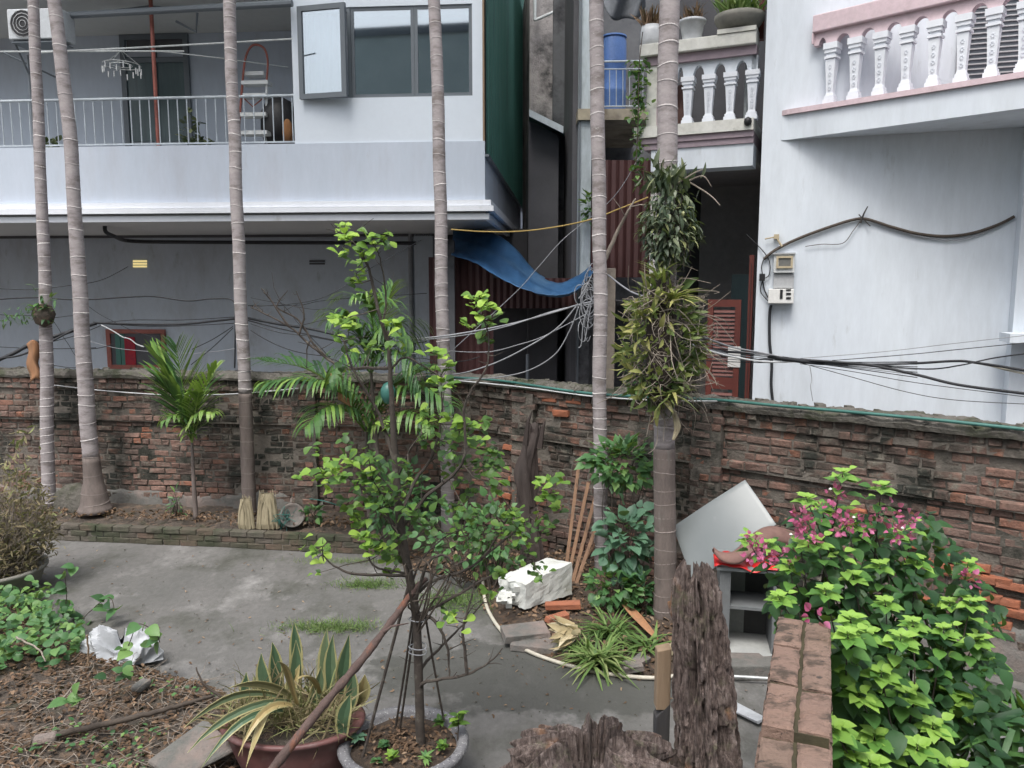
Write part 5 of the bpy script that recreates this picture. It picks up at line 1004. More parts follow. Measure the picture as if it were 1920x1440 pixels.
CL = [(645, 428, 1.0, 9), (652, 455, .9, 9), (640, 470, .7, 6), (700, 452, .75, 8), (718, 448, .6, 8), (682, 476, .85, 8), (672, 500, .9, 8), (668, 520, .9, 6), (684, 560, .4, 5), (660, 530, .5, 5), (640, 598, .95, 10), (655, 612, .9, 9), (632, 620, .6, 6),
      (738, 612, .9, 8), (745, 640, .6, 7), (700, 650, .5, 5), (695, 655, .7, 5), (640, 690, .4, 4), (655, 640, .5, 6), (893, 566, .85, 12), (905, 580, .9, 12), (925, 600, .7, 7), (880, 610, .8, 5), (908, 630, .4, 8), (820, 668, .85, 8), (838, 690, .7, 7), (822, 715, .8, 7), (845, 720, .6, 6),
      (795, 785, .85, 8), (725, 805, .7, 6), (800, 830, .45, 6), (850, 795, .8, 10), (880, 800, .75, 10), (905, 792, .5, 6), (865, 825, .7, 8), (895, 835, .65, 10), (925, 845, .5, 9), (842, 850, .5, 8), (870, 865, .5, 8), (905, 880, .45, 9), (925, 880, .5, 9), (860, 900, .55, 9), (880, 920, .5, 8), (930, 910, .6, 8), (835, 830, .4, 7), (800, 810, .6, 5), (915, 860, .35, 8), (850, 870, .35, 8),
      (620, 878, .9, 8), (600, 898, .9, 5), (575, 895, .7, 4), (632, 890, .75, 8), (612, 920, .6, 5), (660, 870, .75, 9), (680, 880, .7, 8), (670, 905, .6, 8), (700, 905, .55, 8), (720, 918, .6, 8), (710, 950, .5, 8), (690, 935, .45, 8), (740, 930, .5, 7), (655, 945, .5, 6), (665, 965, .7, 6), (673, 990, .8, 9), (682, 1005, .8, 8), (700, 1030, .75, 9), (720, 1030, .7, 9), (735, 1045, .6, 8), (700, 1010, .6, 8), (745, 1010, .4, 7), (735, 1075, .85, 4),
      (600, 1035, .9, 8), (590, 1028, .8, 5), (595, 1075, .6, 2), (705, 870, .5, 7), (690, 850, .6, 7), (650, 830, .5, 4), (590, 840, .6, 4), (765, 905, .85, 5), (780, 970, .4, 8), (800, 985, .4, 8), (760, 960, .4, 6), (745, 875, .4, 6),
      (962, 965, .75, 9), (975, 985, .6, 8), (955, 990, .5, 8), (940, 1000, .5, 8), (1015, 905, .85, 7), (1040, 900, .85, 7), (1028, 935, .75, 9), (1045, 955, .7, 6), (1015, 975, .5, 7), (985, 1000, .5, 6), (990, 1030, .6, 6), (960, 1050, .5, 6), (1020, 1000, .35, 6), (935, 1075, .6, 5), (1005, 1065, .6, 6), (1018, 1080, .5, 5), (915, 1115, .8, 4), (855, 1168, .9, 4), (840, 1155, .6, 6), (880, 1030, .4, 6), (900, 1000, .45, 7), (860, 1000, .4, 6), (880, 960, .4, 8), (850, 950, .4, 7), (820, 940, .35, 6), (830, 1130, .35, 4)]
its = []
twb = MB(); allb = [p for q in BR for p in smoothpath([TP(*x) for x in q], 5)] + trunk[2:]
for (px, py, br, n) in CL:
    dy = R.uniform(-.3, .3) if px < 800 or px > 830 else R.uniform(-.2, .2); c = TP(px, py, dy); near_ = min(allb, key=lambda q: (q - c).length)
    if (near_ - c).length > .04: twb.tube([near_, (near_ + c) / 2 + rv(.015) + Vector((0, 0, -.01)), c], [.004, .003, .0015], 4)
    sz = .066 if br > .65 else .058
    for k in range(int(n * 1.55)):
        a = k * 2.4 + R.random(); el = R.uniform(-.1, 1.2) if br > .6 else R.uniform(-.8, .9); d = Vector((math.cos(a), math.sin(a), el)) + rv(.15)
        its.append((c + rv(.024), d, (0, -.5, 1), sz * R.uniform(.7, 1.3), min(.99, max(0, R.gauss(br - .14, .2)))))
twb.build('twigs', 'twig', tree, kind='stuff'); leaves(tree, its, templates('obovate', 'leaf_fruit', .35, .35, 10, 1.15), cap=300, stuffname='foliage')
for i, q in enumerate(([(676, 1436), (720, 1270), (768, 1090)], [(742, 1362), (760, 1250), (775, 1150)], [(750, 1365), (768, 1240), (782, 1120)], [(832, 1350), (812, 1240), (795, 1140)])):
    lab = ['thick left bamboo prop tied to the slender tree', 'thin prop nearly hidden left of the tree stem', 'second thin prop just left of the tree stem', 'right hand prop slanting to the slender tree'][i]
    b = MB(); ptube(b, [W(x, y, PY + (-.12 if i == 0 else .15) * (1 - j / 2)) for j, (x, y) in enumerate(q)], .011 if i == 0 else .0075, 6, 3); tag(b.build('prop_stick', 'bark_dark', None, loc=W(q[0][0], q[0][1], PY)), lab, 'stick', 'props tied to the slender tree')
b = MB()
for y in (1160, 1212, 1222): c = TP(783, y); b.tube([c + Vector((math.cos(a * .52) * .055, math.sin(a * .52) * .05, .004 * math.sin(a))) for a in range(13)], .004, 5)
tag(b.build('wire_tie', 'grey_cable', None, loc=TP(783, 1190)), 'rings of grey wire tying the props to the tree stem', 'wire')
# the leaning dead branch
b = MB(); P = smoothpath([W(505, 1450, 3.9), W(600, 1330, 4.1), W(680, 1235, 4.3), W(745, 1150, 4.5), W(778, 1105, 4.6), W(800, 1085, 4.6)], 24)
b.tube(P, [.027 * (1 - .35 * i / len(P)) * (1 + .30 * noise.noise(p * 16) + .15 * noise.noise(p * 45)) for i, p in enumerate(P)], 12); b.tube([P[60], P[60] + Vector((.06, 0, .05)), P[60] + Vector((.16, .02, .06))], [.012, .008, .003], 6)
tag(b.build('dead_branch', 'rust_wood', None, smooth=True, loc=P[0]), 'thick peeling dead branch leaning from the snake plants to the tree stem', 'branch')

# ============================================================ SNAKE PLANTS IN BROWN TROUGH
sc_ = G(550, 1352, .42); 
t = thing('glazed_pot', 'wide red brown glazed pot full of snake plants at the bottom', 'flower pot', (sc_.x, sc_.y, 0))
part('bowl', 'pot_brown', t, lambda b: b.lathe((sc_.x, sc_.y, 0), [(.01, 0), (.26, 0), (.33, .12), (.40, .30), (.425, .40), (.46, .415), (.465, .435), (.44, .445), (.395, .43), (.38, .38), (.01, .36)], 60, 1, .72), smooth=True)
part('soil', 'litter_soil', t, lambda b: b.grid(lambda u, v: (sc_.x + .385 * v * math.cos(u * 6.2832), sc_.y + .385 * .72 * v * math.sin(u * 6.2832), .395 + .03 * noise.noise((u * 9, v * 6, 3)) + .02 * (1 - v)), 40, 8), smooth=True)
def snake(label, px0, py0, px1, py1, br, dy=0, bend=0, wid=1.0, z=.40):
    base = G(px0, py0, z) if z else W(px0, py0, sc_.y); base.y += 0; tip = W(px1, py1, base.y + dy)
    ax = tip - base; L = ax.length; up = Vector((0, 0, 1)); sdv = ax.cross(Vector((0, 1, 0))).normalized() if ax.cross(Vector((0, 1, 0))).length > .05 else Vector((1, 0, 0))
    yaw = R.uniform(-.7, .7); sdv = (sdv * math.cos(yaw) + Vector((0, 1, 0)) * math.sin(yaw)).normalized(); nr = ax.cross(sdv).normalized()
    rows = []
    for k in range(9):
        u = k / 8; hw = (.30 + .7 * math.sin(math.pi * min(1, u * .8 + .12)) - .0) * .050 * wid * (1 if u < .7 else max(.02, (1 - u) / .3) ** .7); c = base + ax * u + Vector((0, 0, 1)) * (bend * 4 * u * (1 - u)) + sdv * .01 * math.sin(u * 5 + px0); rows.append((c, hw))
    def strip(b, f0, f1):
        vs = []
        for c, hw in rows: vs += [c + sdv * hw * f0 + nr * (abs(f0) * hw * .3), c + sdv * hw * f1 + nr * (abs(f1) * hw * .3)]
        b.add(vs, [(2 * k, 2 * k + 1, 2 * k + 3, 2 * k + 2) for k in range(8)], min(.99, max(0, R.gauss(br, .08))))
    t = thing('snake_plant', label, 'snake plant', base, 'snake plant shoots in the red brown pot'); 
    part('blade', 'snake', t, lambda b: (strip(b, -.72, 0), strip(b, 0, .72)), solid=.003); part('margin', 'snake_edge', t, lambda b: (strip(b, -1, -.72), strip(b, .72, 1)), solid=.003)
SN = [(555, 1290, 553, 1165, .15, 'darkest upright blade at the back left of the pot'), (528, 1310, 508, 1205, .15, 'short green blade leaning left at the back'), (548, 1330, 555, 1200, .3, 'broad pale green blade in front of the darkest one'), (600, 1320, 616, 1178, .55, 'tall cream tipped blade in the middle'), (620, 1330, 625, 1190, .35, 'striped blade right of the cream tipped one'),
      (640, 1330, 652, 1190, .25, 'right hand tall green blade with yellow edges'), (650, 1340, 665, 1250, .3, 'short green blade at the right edge of the pot'), (585, 1345, 600, 1250, .4, 'short striped blade in the centre'), (640, 1385, 655, 1300, .15, 'dark low blade right of the leaning branch'), (668, 1330, 686, 1265, .7, 'curled yellow green blade at far right'),
      (540, 1330, 560, 1245, .8, 'yellowed blade folding in the centre'), (500, 1330, 492, 1225, .3, 'upright green blade at the far left of the clump'), (465, 1335, 460, 1260, .15, 'short dark green blade beyond the left rim')]
for q in SN: snake(q[5], q[0], q[1], q[2], q[3], q[4])
DR = [(530, 1305, 345, 1362, .55, .04, 'long yellow green blade drooping far left'), (540, 1315, 352, 1415, .45, .06, 'second long blade arching down to the left'), (545, 1310, 430, 1290, .6, .02, 'pale blade lying over the left rim'), (548, 1320, 446, 1418, .95, .06, 'golden yellow dying blade bending over the rim'), (530, 1330, 375, 1440, .3, .04, 'green blade falling down in front of the pot'), (560, 1320, 520, 1240, .9, .02, 'withered tan blade in the middle'), (600, 1300, 560, 1275, .85, .02, 'small dry blade in the middle right'), (520, 1320, 462, 1440, .8, .05, 'thin yellow blade hanging over the rim')]
for q in DR: snake(q[6], q[0], q[1], q[2], q[3], q[4], -.38, q[5] + .05, .52, .58)
t = thing('straw_clump', 'tangle of dry straw and thin weeds around the snake plants', 'dry grass', (sc_.x, sc_.y, .4)); its = []
for k in range(1100): p = Vector((sc_.x + R.uniform(-.40, .36), sc_.y + R.uniform(-.2, .27), .42 + R.uniform(0, .12))); its.append((p, Vector((R.gauss(0, .7), R.gauss(0, .4), R.uniform(-.2, 1))), rv(), R.uniform(.08, .26), R.uniform(.2, .99)))
leaves(t, its, templates('strap', 'dry_bush', .5, .2, 8, .35), cap=0, stuffname='straw')
b = MB(); q_ = [G(275, 1425, .25), G(385, 1345, .36), G(445, 1400, .32), G(330, 1460, .2)]; b.hexa([p - Vector((0, 0, .035)) for p in q_] + q_)
tag(b.build('stone_slab', 'plaster_low', None, loc=q_[0], bevel=.02), 'greyish purple stone slab lying left of the red brown pot', 'stone slab')

# ============================================================ LEFT FOREGROUND: LITTER, WEEDS, DRY BUSH
pg = [(-120, 1130), (60, 1150), (150, 1215), (300, 1265), (400, 1290), (470, 1330), (500, 1400), (520, 1520), (300, 1640), (-200, 1700), (-260, 1300)]
PGW = [G(x, y) for x, y in pg]
def inpoly(x, y, P):
    c = False; j = len(P) - 1
    for i in range(len(P)):
        if (P[i].y > y) != (P[j].y > y) and x < (P[j].x - P[i].x) * (y - P[i].y) / (P[j].y - P[i].y) + P[i].x: c = not c
        j = i
    return c
def edged(x, y, P):
    m = 9
    for i in range(len(P)):
        a, c = P[i - 1], P[i]; e = Vector((c.x - a.x, c.y - a.y)); p = Vector((x - a.x, y - a.y)); t_ = max(0, min(1, p.dot(e) / e.dot(e))); m = min(m, (p - e * t_).length)
    return m
def mheight(x, y, P, hh):
    if not inpoly(x, y, P): return -.06
    d = min(1, edged(x, y, P) / .5); return -.015 + hh * (d * (2 - d)) + .05 * noise.noise((x * 2.5, y * 2.5, 1)) * d + .02 * noise.noise((x * 9, y * 9, 2))
def mound(name, P, hh, m, res=.06):
    x0, x1 = min(p.x for p in P) - .1, max(p.x for p in P) + .1; y0, y1 = min(p.y for p in P) - .1, max(p.y for p in P) + .1; nx, ny = int((x1 - x0) / res), int((y1 - y0) / res)
    return struct(name, m, lambda b: b.grid(lambda u, v: (x0 + (x1 - x0) * u, y0 + (y1 - y0) * v, mheight(x0 + (x1 - x0) * u, y0 + (y1 - y0) * v, P, hh)), nx, ny), smooth=True)
mound('litter_mound', PGW, .20, 'litter_soil')
def scatter(name, label, cat, P, hh, n, Tm, L, br=lambda: R.random(), flat=.35, z=.012, seed=1):
    rr_ = random.Random(seed); b = MB(); x0, x1 = min(p.x for p in P), max(p.x for p in P); y0, y1 = min(p.y for p in P), max(p.y for p in P); k = 0
    while k < n:
        x, y = rr_.uniform(x0, x1), rr_.uniform(y0, y1)
        if not inpoly(x, y, P): continue
        k += 1; tv = Tm[int(min(.99, max(0, br())) * len(Tm))]; a = rr_.uniform(0, 6.28); mt = orient((math.cos(a), math.sin(a), rr_.gauss(.1, flat)), (rr_.gauss(0, flat), rr_.gauss(0, flat), 1)); s_ = L * rr_.uniform(.4, 1.3); p = Vector((x, y, mheight(x, y, P, hh) + z + rr_.random() * .02))
        b.add([p + mt @ (Vector(q) * s_) for q in tv[0]], tv[1], tv[2])
    o = b.build(name, Tm[0][3].materials[0], None, kind='stuff'); o['label'] = label; o['category'] = cat; return o
scatter('leaf_litter', 'brown dead leaves and chips strewn over the heap at lower left', 'leaf litter', PGW, .20, 8000, templates('litter', 'dry_leaf', .5, .3), .042, lambda: R.betavariate(1.0, 2.8))
b = MB()
for k in range(1300):
    x, y = R.uniform(-3.6, -.9), R.uniform(3.2, 6.0)
    if not inpoly(x, y, PGW): continue
    p = Vector((x, y, mheight(x, y, PGW, .2) + .02 + R.random() * .03)); a = R.uniform(0, 6.28); L = R.uniform(.05, .30); e = Vector((math.cos(a), math.sin(a), R.gauss(0, .12))) * L; b.tube([p, p + e * .5 + rv(.02), p + e], [.0028, .0022, .001], 3)
o = b.build('twig_litter', 'stick_pale', None, kind='stuff'); o['label'] = 'pale broken twigs lying all over the heap at lower left'; o['category'] = 'twigs'
def stick(label, pts, r, m='twig', cat='branch', name='fallen_branch'):
    b = MB(); P = [G(x, y, z) for x, y, z in pts]; ptube(b, P, r, 8, 6, jit=.004); tag(b.build(name, m, None, smooth=True, loc=P[0]), label, cat)
stick('long fallen branch lying across the heap towards the snake plants', [(60, 1388, .24), (150, 1368, .25), (250, 1345, .26), (330, 1325, .24), (400, 1305, .2)], [.022, .02, .012])
stick('thin dark twig standing up out of the heap beside the snake plants', [(420, 1310, .16), (380, 1280, .3), (368, 1250, .42)], [.012, .008, .004])
stick('crooked pale twig among the creepers', [(100, 1330, .25), (118, 1310, .33), (150, 1270, .36)], [.009, .007, .004], 'stick_pale')
stick('bent yellowish stem arching in the lower left weeds', [(30, 1195, .4), (70, 1215, .42), (85, 1240, .36)], [.008, .007, .004], 'stick_pale')
stick('upright reddish stick in front of the white bag', [(166, 1250, .22), (165, 1215, .38), (163, 1190, .5)], [.008, .007, .006], 'stake')
for i, (x, y, lab) in enumerate(((85, 1385, 'small pale stone on the heap at lower left'), (265, 1285, 'flat grey stone piece below the white bag'))):
    c = G(x, y, .24); b = MB(); b.box(c, (.14, .09, .05), Matrix.Rotation(.4 + i, 3, 'Z')); tag(b.build('stone', 'plaster_low', None, loc=c, bevel=.018), lab, 'stone')
its = []
while len(its) < 260:
    x, y = R.uniform(-3.2, -1.0), R.uniform(3.6, 5.6); cl_ = noise.noise((x * 2.2, y * 2.2, 5))
    if inpoly(x, y, PGW) and cl_ > .05: its.append((Vector((x, y, mheight(x, y, PGW, .2) + R.uniform(.02, .08))), Vector((R.gauss(0, 1), R.gauss(0, 1), R.gauss(.2, .3))), (R.gauss(0, .3), R.gauss(0, .3), 1), R.uniform(.02, .05), R.random()))
t = thing('small_weeds', 'sparse tiny weeds sprouting through the brown litter heap', 'weeds', G(200, 1380, .2)); leaves(t, its, templates('ovate', 'leaf_vine', .3, .25), cap=0, stuffname='leaves')
# creepers
PG2 = [G(x, y) for x, y in ((-200, 1110), (60, 1120), (130, 1150), (165, 1220), (150, 1270), (110, 1300), (40, 1300), (-60, 1330), (-220, 1330))]
t = thing('creeper_patch', 'thick patch of heart leaved creepers at the left edge', 'creeper', G(60, 1230, .2)); its = []
while len(its) < 1100:
    x, y = R.uniform(min(p.x for p in PG2), max(p.x for p in PG2)), R.uniform(min(p.y for p in PG2), max(p.y for p in PG2))
    if inpoly(x, y, PG2): its.append((Vector((x, y, max(.03, mheight(x, y, PGW, .2)) + R.uniform(.03, .22))), Vector((R.gauss(0, 1), R.gauss(-.3, 1), R.gauss(-.1, .35))), (R.gauss(0, .3), R.gauss(-.3, .3), 1), R.uniform(.04, .10), min(.99, max(0, R.gauss(.62, .30)))))
leaves(t, its, templates('heart', 'leaf_vine', .3, .25), cap=300, stuffname='small_leaves')
def vineplant(label, pts, L=.10, br=.6, m='leaf_vine', kind='heart', cat='creeper', z=None):
    base = W(*pts[0][:3]); t = thing('creeper_shoot', label, cat, base); P = [W(*p[:3]) for p in pts]
    part('stem', 'twig', t, lambda b: ptube(b, P, .004, 5)); its = []
    for p in smoothpath(P, 3)[1:]: its.append((p + rv(.03), rv() + Vector((0, -.5, 0)), (R.gauss(0, .4), -.4, 1), L * R.uniform(.7, 1.15), min(.99, max(0, R.gauss(br, .2)))))
    leaves(t, its, templates(kind, m, .3, .25), cap=60)
Yv = G(120, 1150, .1).y
vineplant('dark leafy shoot rising at the paving edge beside the dry bush pot', [(115, 1170, Yv), (125, 1120, Yv), (122, 1080, Yv), (128, 1060, Yv)], .13, .4)
vineplant('creeper shoot with few leaves crossing the paving left', [(130, 1190, Yv), (165, 1150, Yv), (205, 1120, Yv), (215, 1150, Yv - .1)], .11, .5)
vineplant('bright leaved shoot behind the white bag', [(235, 1225, 5.9), (245, 1200, 5.9), (260, 1170, 5.9), (290, 1185, 5.9), (300, 1205, 5.85)], .11, .85)
vineplant('single green shoot in the litter right of centre left', [(145, 1330, 4.8), (150, 1315, 4.8), (140, 1308, 4.8)], .10, .8)
vineplant('dark leaf shoot in front of the white bag', [(205, 1270, 5.3), (225, 1262, 5.3), (255, 1258, 5.3)], .09, .3)
# white bag
bc = G(218, 1262, .0); bc.y += .12
def bagf(u, v):
    th = u * 6.2832; ph = v * 1.55; r_ = .28 * math.cos(ph) ** .55; x = r_ * math.cos(th) * 1.12; y = r_ * .62 * math.sin(th); z = .22 * math.sin(ph) * (1 - .7 * x) * (1 + .3 * math.sin(th * 2 + 1))
    p = Vector((bc.x + x, bc.y + y, z + .06)); q = Vector((p.x * 5 + p.z * 6, p.y * 5, p.z * 3 - p.x * 3)); n1 = -abs(noise.noise(q)) * .16 - abs(noise.noise(q * 2.3 + Vector((5, 0, 0)))) * .07 + .05
    return p + Vector((x, y, z)).normalized() * n1
b = MB(); b.grid(bagf, 90, 30); tag(b.build('plastic_bag', 'bag', None, loc=bc), 'crumpled white plastic sack dumped among the creepers', 'bag')
# dry bush in a bowl
bp = G(30, 1112, 0); bp.x -= .22; bp.y += .05
t = thing('shallow_planter', 'dark shallow planter of dry straw coloured bush at the left edge', 'planter', bp)
part('bowl', 'pot_grey', t, lambda b: b.lathe(bp, [(.01, 0), (.30, 0), (.40, .08), (.45, .22), (.48, .24), (.48, .27), (.44, .27), (.42, .2), (.01, .2)], 36), smooth=True)
t = thing('dry_bush', 'straw coloured dried bush with thin twigs at the left edge', 'bush', bp + Vector((0, 0, .25)))
tb = MB(); its = []
for k in range(620):
    u = unit(); tgt = bp + Vector((u.x * .62 + .0, u.y * .45, .72 + u.z * .60)); st_ = bp + Vector((R.gauss(0, .12), R.gauss(0, .1), .25)); mid = (st_ + tgt) / 2 + rv(.07); S = smoothpath([st_, mid, tgt], 4); tb.tube(S, lerp_rad([.0065, .004, .0015], len(S)), 4)
    for j in range(7): q = S[R.randrange(3, len(S))]; its.append((q + rv(.03), rv() + Vector((0, 0, .3)), rv(), R.uniform(.04, .10), min(.99, max(0, R.gauss(.45, .22)))))
for k in range(80): q = bp + Vector((.27 + R.gauss(0, .09), R.gauss(0, .08), 1.0 + R.random() * .75)); q.x += (q.z - 1) * .15; its.append((q, rv() + Vector((0, 0, .6)), rv(), R.uniform(.05, .11), R.uniform(.4, .99)))
tb.tube([bp + Vector((.1, 0, .3)), bp + Vector((.27, 0, 1.1)), bp + Vector((.38, 0, 1.7))], [.009, .006, .002], 5)
tb.build('twigs', 'stick_pale', t, kind='stuff'); leaves(t, its, templates('lance', 'dry_bush', .5, .3, 8, .9), cap=0, stuffname='dry_leaves')

# ============================================================ MIDDLE BED ALONG THE WALL
mp_ = [(690, 1036), (780, 1075), (880, 1090), (900, 1130), (930, 1180), (980, 1225), (1080, 1262), (1220, 1280), (1300, 1270), (1370, 1230), (1450, 1200), (1500, 1120), (1320, 1108), (1200, 1068), (1100, 1040), (960, 1010), (850, 995), (700, 1000)]
MPW = [G(x, y) for x, y in mp_]
mound('rubble_bed', MPW, .10, 'soil')
scatter('leaf_litter', 'brown leaves and bark chips on the rubble bed by the wall', 'leaf litter', MPW, .10, 2200, templates('litter', 'dry_leaf', .5, .3), .06, lambda: R.betavariate(1.5, 2))
BEDP = [G(x, y) for x, y in ((110, 1000), (690, 1030), (690, 985), (120, 962))]
bl = MB()
for k in range(700):
    x = R.uniform(cl[1].x - 2.5, cl[3].x); y = cl[1].y + .15 + R.random() * .42 - (x - cl[1].x) * .12; tv = templates('litter', 'dry_leaf', .5, .3)[int(R.betavariate(1.5, 2) * 8)]; a = R.uniform(0, 6.28); mt = orient((math.cos(a), math.sin(a), .1), (R.gauss(0, .3), R.gauss(0, .3), 1)); bl.add([Vector((x, y, bz + .05 + R.random() * .03)) + mt @ (Vector(q) * R.uniform(.03, .07)) for q in tv[0]], tv[1], tv[2])
o = bl.build('leaf_litter', 'dry_leaf', None, kind='stuff'); o['label'] = 'reddish dead leaves strewn on the planting bed behind the kerb'; o['category'] = 'leaf litter'
gb = MB(); rg = random.Random(4)
for k in range(700):
    px, py = rg.uniform(100, 1450), rg.uniform(1025, 1440); p = G(px, py, .018); s_ = rg.uniform(.003, .010); gb.box(p, (s_, s_ * rg.uniform(.6, 1.2), s_ * .6), Matrix.Rotation(rg.random() * 3, 3, 'Z'))
o = gb.build('grit', 'cap_conc', None, kind='stuff'); o['label'] = 'loose grit and crumbs scattered on the concrete yard'; o['category'] = 'grit'
yl = MB()
for k in range(420):
    px, py = R.uniform(120, 1400), R.uniform(1030, 1340)
    p = G(px, py, .014)
    tv = templates('litter', 'dry_leaf', .5, .3)[R.randrange(8)]; a = R.uniform(0, 6.28); mt = orient((math.cos(a), math.sin(a), .1), (R.gauss(0, .3), R.gauss(0, .3), 1)); yl.add([p + mt @ (Vector(q) * R.uniform(.012, .045)) for q in tv[0]], tv[1], tv[2])
o = yl.build('fallen_leaves', 'dry_leaf', None, kind='stuff'); o['label'] = 'scattered small dead leaves and crumbs on the concrete yard'; o['category'] = 'fallen leaves'
# loose bricks and slabs
def loose(label, px, py, z, d, rz, m='brick_new', name='loose_brick', cat='brick', rx=0, bev=.006):
    c = G(px, py, z); b = MB(); b.box(c, d, Matrix.Rotation(rz, 3, 'Z') @ Matrix.Rotation(rx, 3, 'X'), .5)
    for i, q in enumerate(b.v): b.v[i] = tuple(Vector(q) + rv(.006))
    tag(b.build(name, m, None, loc=c, bevel=bev), label, cat)
loose('flat broken slab stacked under the foam box', 985, 1185, .08, (.42, .26, .07), .2, 'plaster_low', 'concrete_slab', 'slab')
loose('larger broken slab lying at the edge of the hose loop', 1015, 1210, .03, (.52, .24, .07), -.25, 'plaster_low', 'concrete_slab', 'slab')
loose('dark red brick on the slabs left of the torn husk', 1045, 1158, .16, (.21, .1, .065), .4); loose('long reddish brick just under the foam box', 1055, 1135, .17, (.34, .10, .06), .05, 'brick_new')
loose('broken brick half buried near the thick palm foot', 1200, 1240, .08, (.2, .1, .06), .9, 'plaster_low'); loose('grey brick end beside the timber stake', 1185, 1250, .08, (.18, .12, .06), .2, 'plaster_low')
loose('pale broken wood lump behind the stake', 1262, 1212, .12, (.22, .06, .05), 1.1, 'husk', 'wood_piece', 'wood'); loose('pale tile fragment right of the tall rotten stump', 1395, 1335, .04, (.3, .11, .03), -.9, 'bag', 'tile_fragment', 'tile')
loose('cracked plaster block under the grey cabinet', 1400, 1250, .06, (.62, .26, .13), -.02, 'plaster_low', 'plaster_block', 'block', bev=.012)
b = MB(); ptube(b, [G(1375, 1268, .06), G(1410, 1270, .06), G(1440, 1272, .06)], .012, 8); tag(b.build('metal_pipe', 'steel_pale', None, loc=G(1400, 1270, .05)), 'short bright metal pipe on the ground under the cabinet', 'pipe')
# planks leaning on the wall
for i, (x0, y0, x1, y1, lab) in enumerate(((1060, 1075, 1084, 880, 'leftmost thick leaning timber lath'), (1066, 1080, 1103, 905, 'second leaning lath crossing the first'), (1074, 1090, 1118, 925, 'third leaning lath beside the ringed palm'), (1080, 1095, 1122, 975, 'lowest short lath ending behind the ringed palm'), (1072, 1090, 1128, 1000, 'thin dark lath in front of the others'), (1120, 1040, 1156, 930, 'split lath right of the ringed palm under the weeds'), (1128, 1045, 1172, 930, 'rightmost split lath under the weeds'))):
    a = G(x0, y0, .08); c = W(x1, y1, a.y + .38); b = MB(); ax = (c - a); x_ = Vector((1, 0, 0)); w_ = .028 if i < 4 else .018; r_ = orient(ax, (0, -1, .2)); b.box((a + c) / 2, (w_ * 1.3, ax.length, .022), r_); tag(b.build('timber_lath', 'plank', None, loc=a, bevel=.003), lab, 'plank', 'laths leaning on the brick wall')
# dark rotten trunk stub against the wall
sb = G(1000, 1072, .05); P = smoothpath([sb, W(990, 960, sb.y + .15), W(985, 880, sb.y + .25), W(1000, 800, sb.y + .4)], 10); b = MB(); k0 = len(P); n = 26; vs = []
for i, p in enumerate(P):
    for j in range(n):
        th = j / n * 6.2832; q = p + Vector((math.cos(th), math.sin(th) * .6, 0)) * .15; r_ = .12 * (1 - .35 * i / k0) * (1 + .55 * noise.noise(Vector((math.cos(th) * 2, math.sin(th) * 2, p.z * 2.2))) + .25 * noise.noise(Vector((math.cos(th) * 6, math.sin(th) * 6, p.z * 4)))); vs.append(p + Vector((math.cos(th) * r_, math.sin(th) * .7 * r_, (.18 * noise.noise((th * 2, 3, 1)) if i > k0 - 3 else 0))))
b.add(vs, [(i * n + j, i * n + (j + 1) % n, (i + 1) * n + (j + 1) % n, (i + 1) * n + j) for i in range(k0 - 1) for j in range(n)] + [tuple(range((k0 - 1) * n, k0 * n))])
for q in ([(985, 835), (990, 790), (998, 770)], [(1012, 840), (1018, 800), (1022, 790)], [(995, 950), (990, 900), (986, 835)]): b.tube([W(x, y, sb.y + .12) for x, y in q], [.035, .02, .004], 6)
tag(b.build('burnt_log', 'dark_brown', None, loc=sb), 'blackened jagged dead trunk standing against the wall pier', 'dead log')
# foam box
fb = G(1000, 1140, .10); fr = Fr(fb.x, fb.y, 8)
t = thing('foam_box', 'broken white polystyrene box lying on the rubble', 'foam box', fb)
def foam(b):
    A = [W(928, 1098, 7.15), W(985, 1140, 6.95), W(1072, 1118, 7.25), W(1040, 1090, 7.7)]; B = [W(925, 1085, 7.15), W(972, 1100, 6.95), W(1068, 1058, 7.25), W(1018, 1046, 7.6)]
    def f(P, Q):
        b.grid(lambda u, v: (P[0].lerp(P[1], u)).lerp(Q[0].lerp(Q[1], u), v) + rv(.001), 12, 6)
    A = [G(935, 1118, .12), G(985, 1142, .12), G(1072, 1114, .14), G(1025, 1092, .14)]; h = [.20, .25, .33, .27]
    Bt = [A[i] + Vector((0, 0, h[i])) for i in range(4)]
    for i in range(4):
        j = (i + 1) % 4; b.grid(lambda u, v: A[i].lerp(A[j], u).lerp(Bt[i].lerp(Bt[j], u), v), 10, 8)
    b.grid(lambda u, v: Bt[0].lerp(Bt[1], u).lerp(Bt[3].lerp(Bt[2], u), v) + Vector((0, 0, .03 * math.sin(u * 3.1) * math.sin(v * 3.1))), 12, 12)
    for i, q in enumerate(b.v):
        p = Vector(q); left = max(0, 1 - (p - Vector(A[0])).length / .38); b.v[i] = tuple(p + Vector((noise.noise(p * 12), noise.noise(p * 12 + Vector((9, 0, 0))), noise.noise(p * 12 + Vector((0, 7, 0))))) * (.012 + .11 * left))
part('shell', 'foam', t, foam)
part('crumbs', 'foam', t, lambda b: [b.box(G(R.uniform(925, 975), R.uniform(1085, 1135), .16 + R.random() * .16), (R.uniform(.02, .06),) * 3, Matrix.Rotation(R.random() * 3, 3, 'X')) for _ in range(26)], kind='stuff')
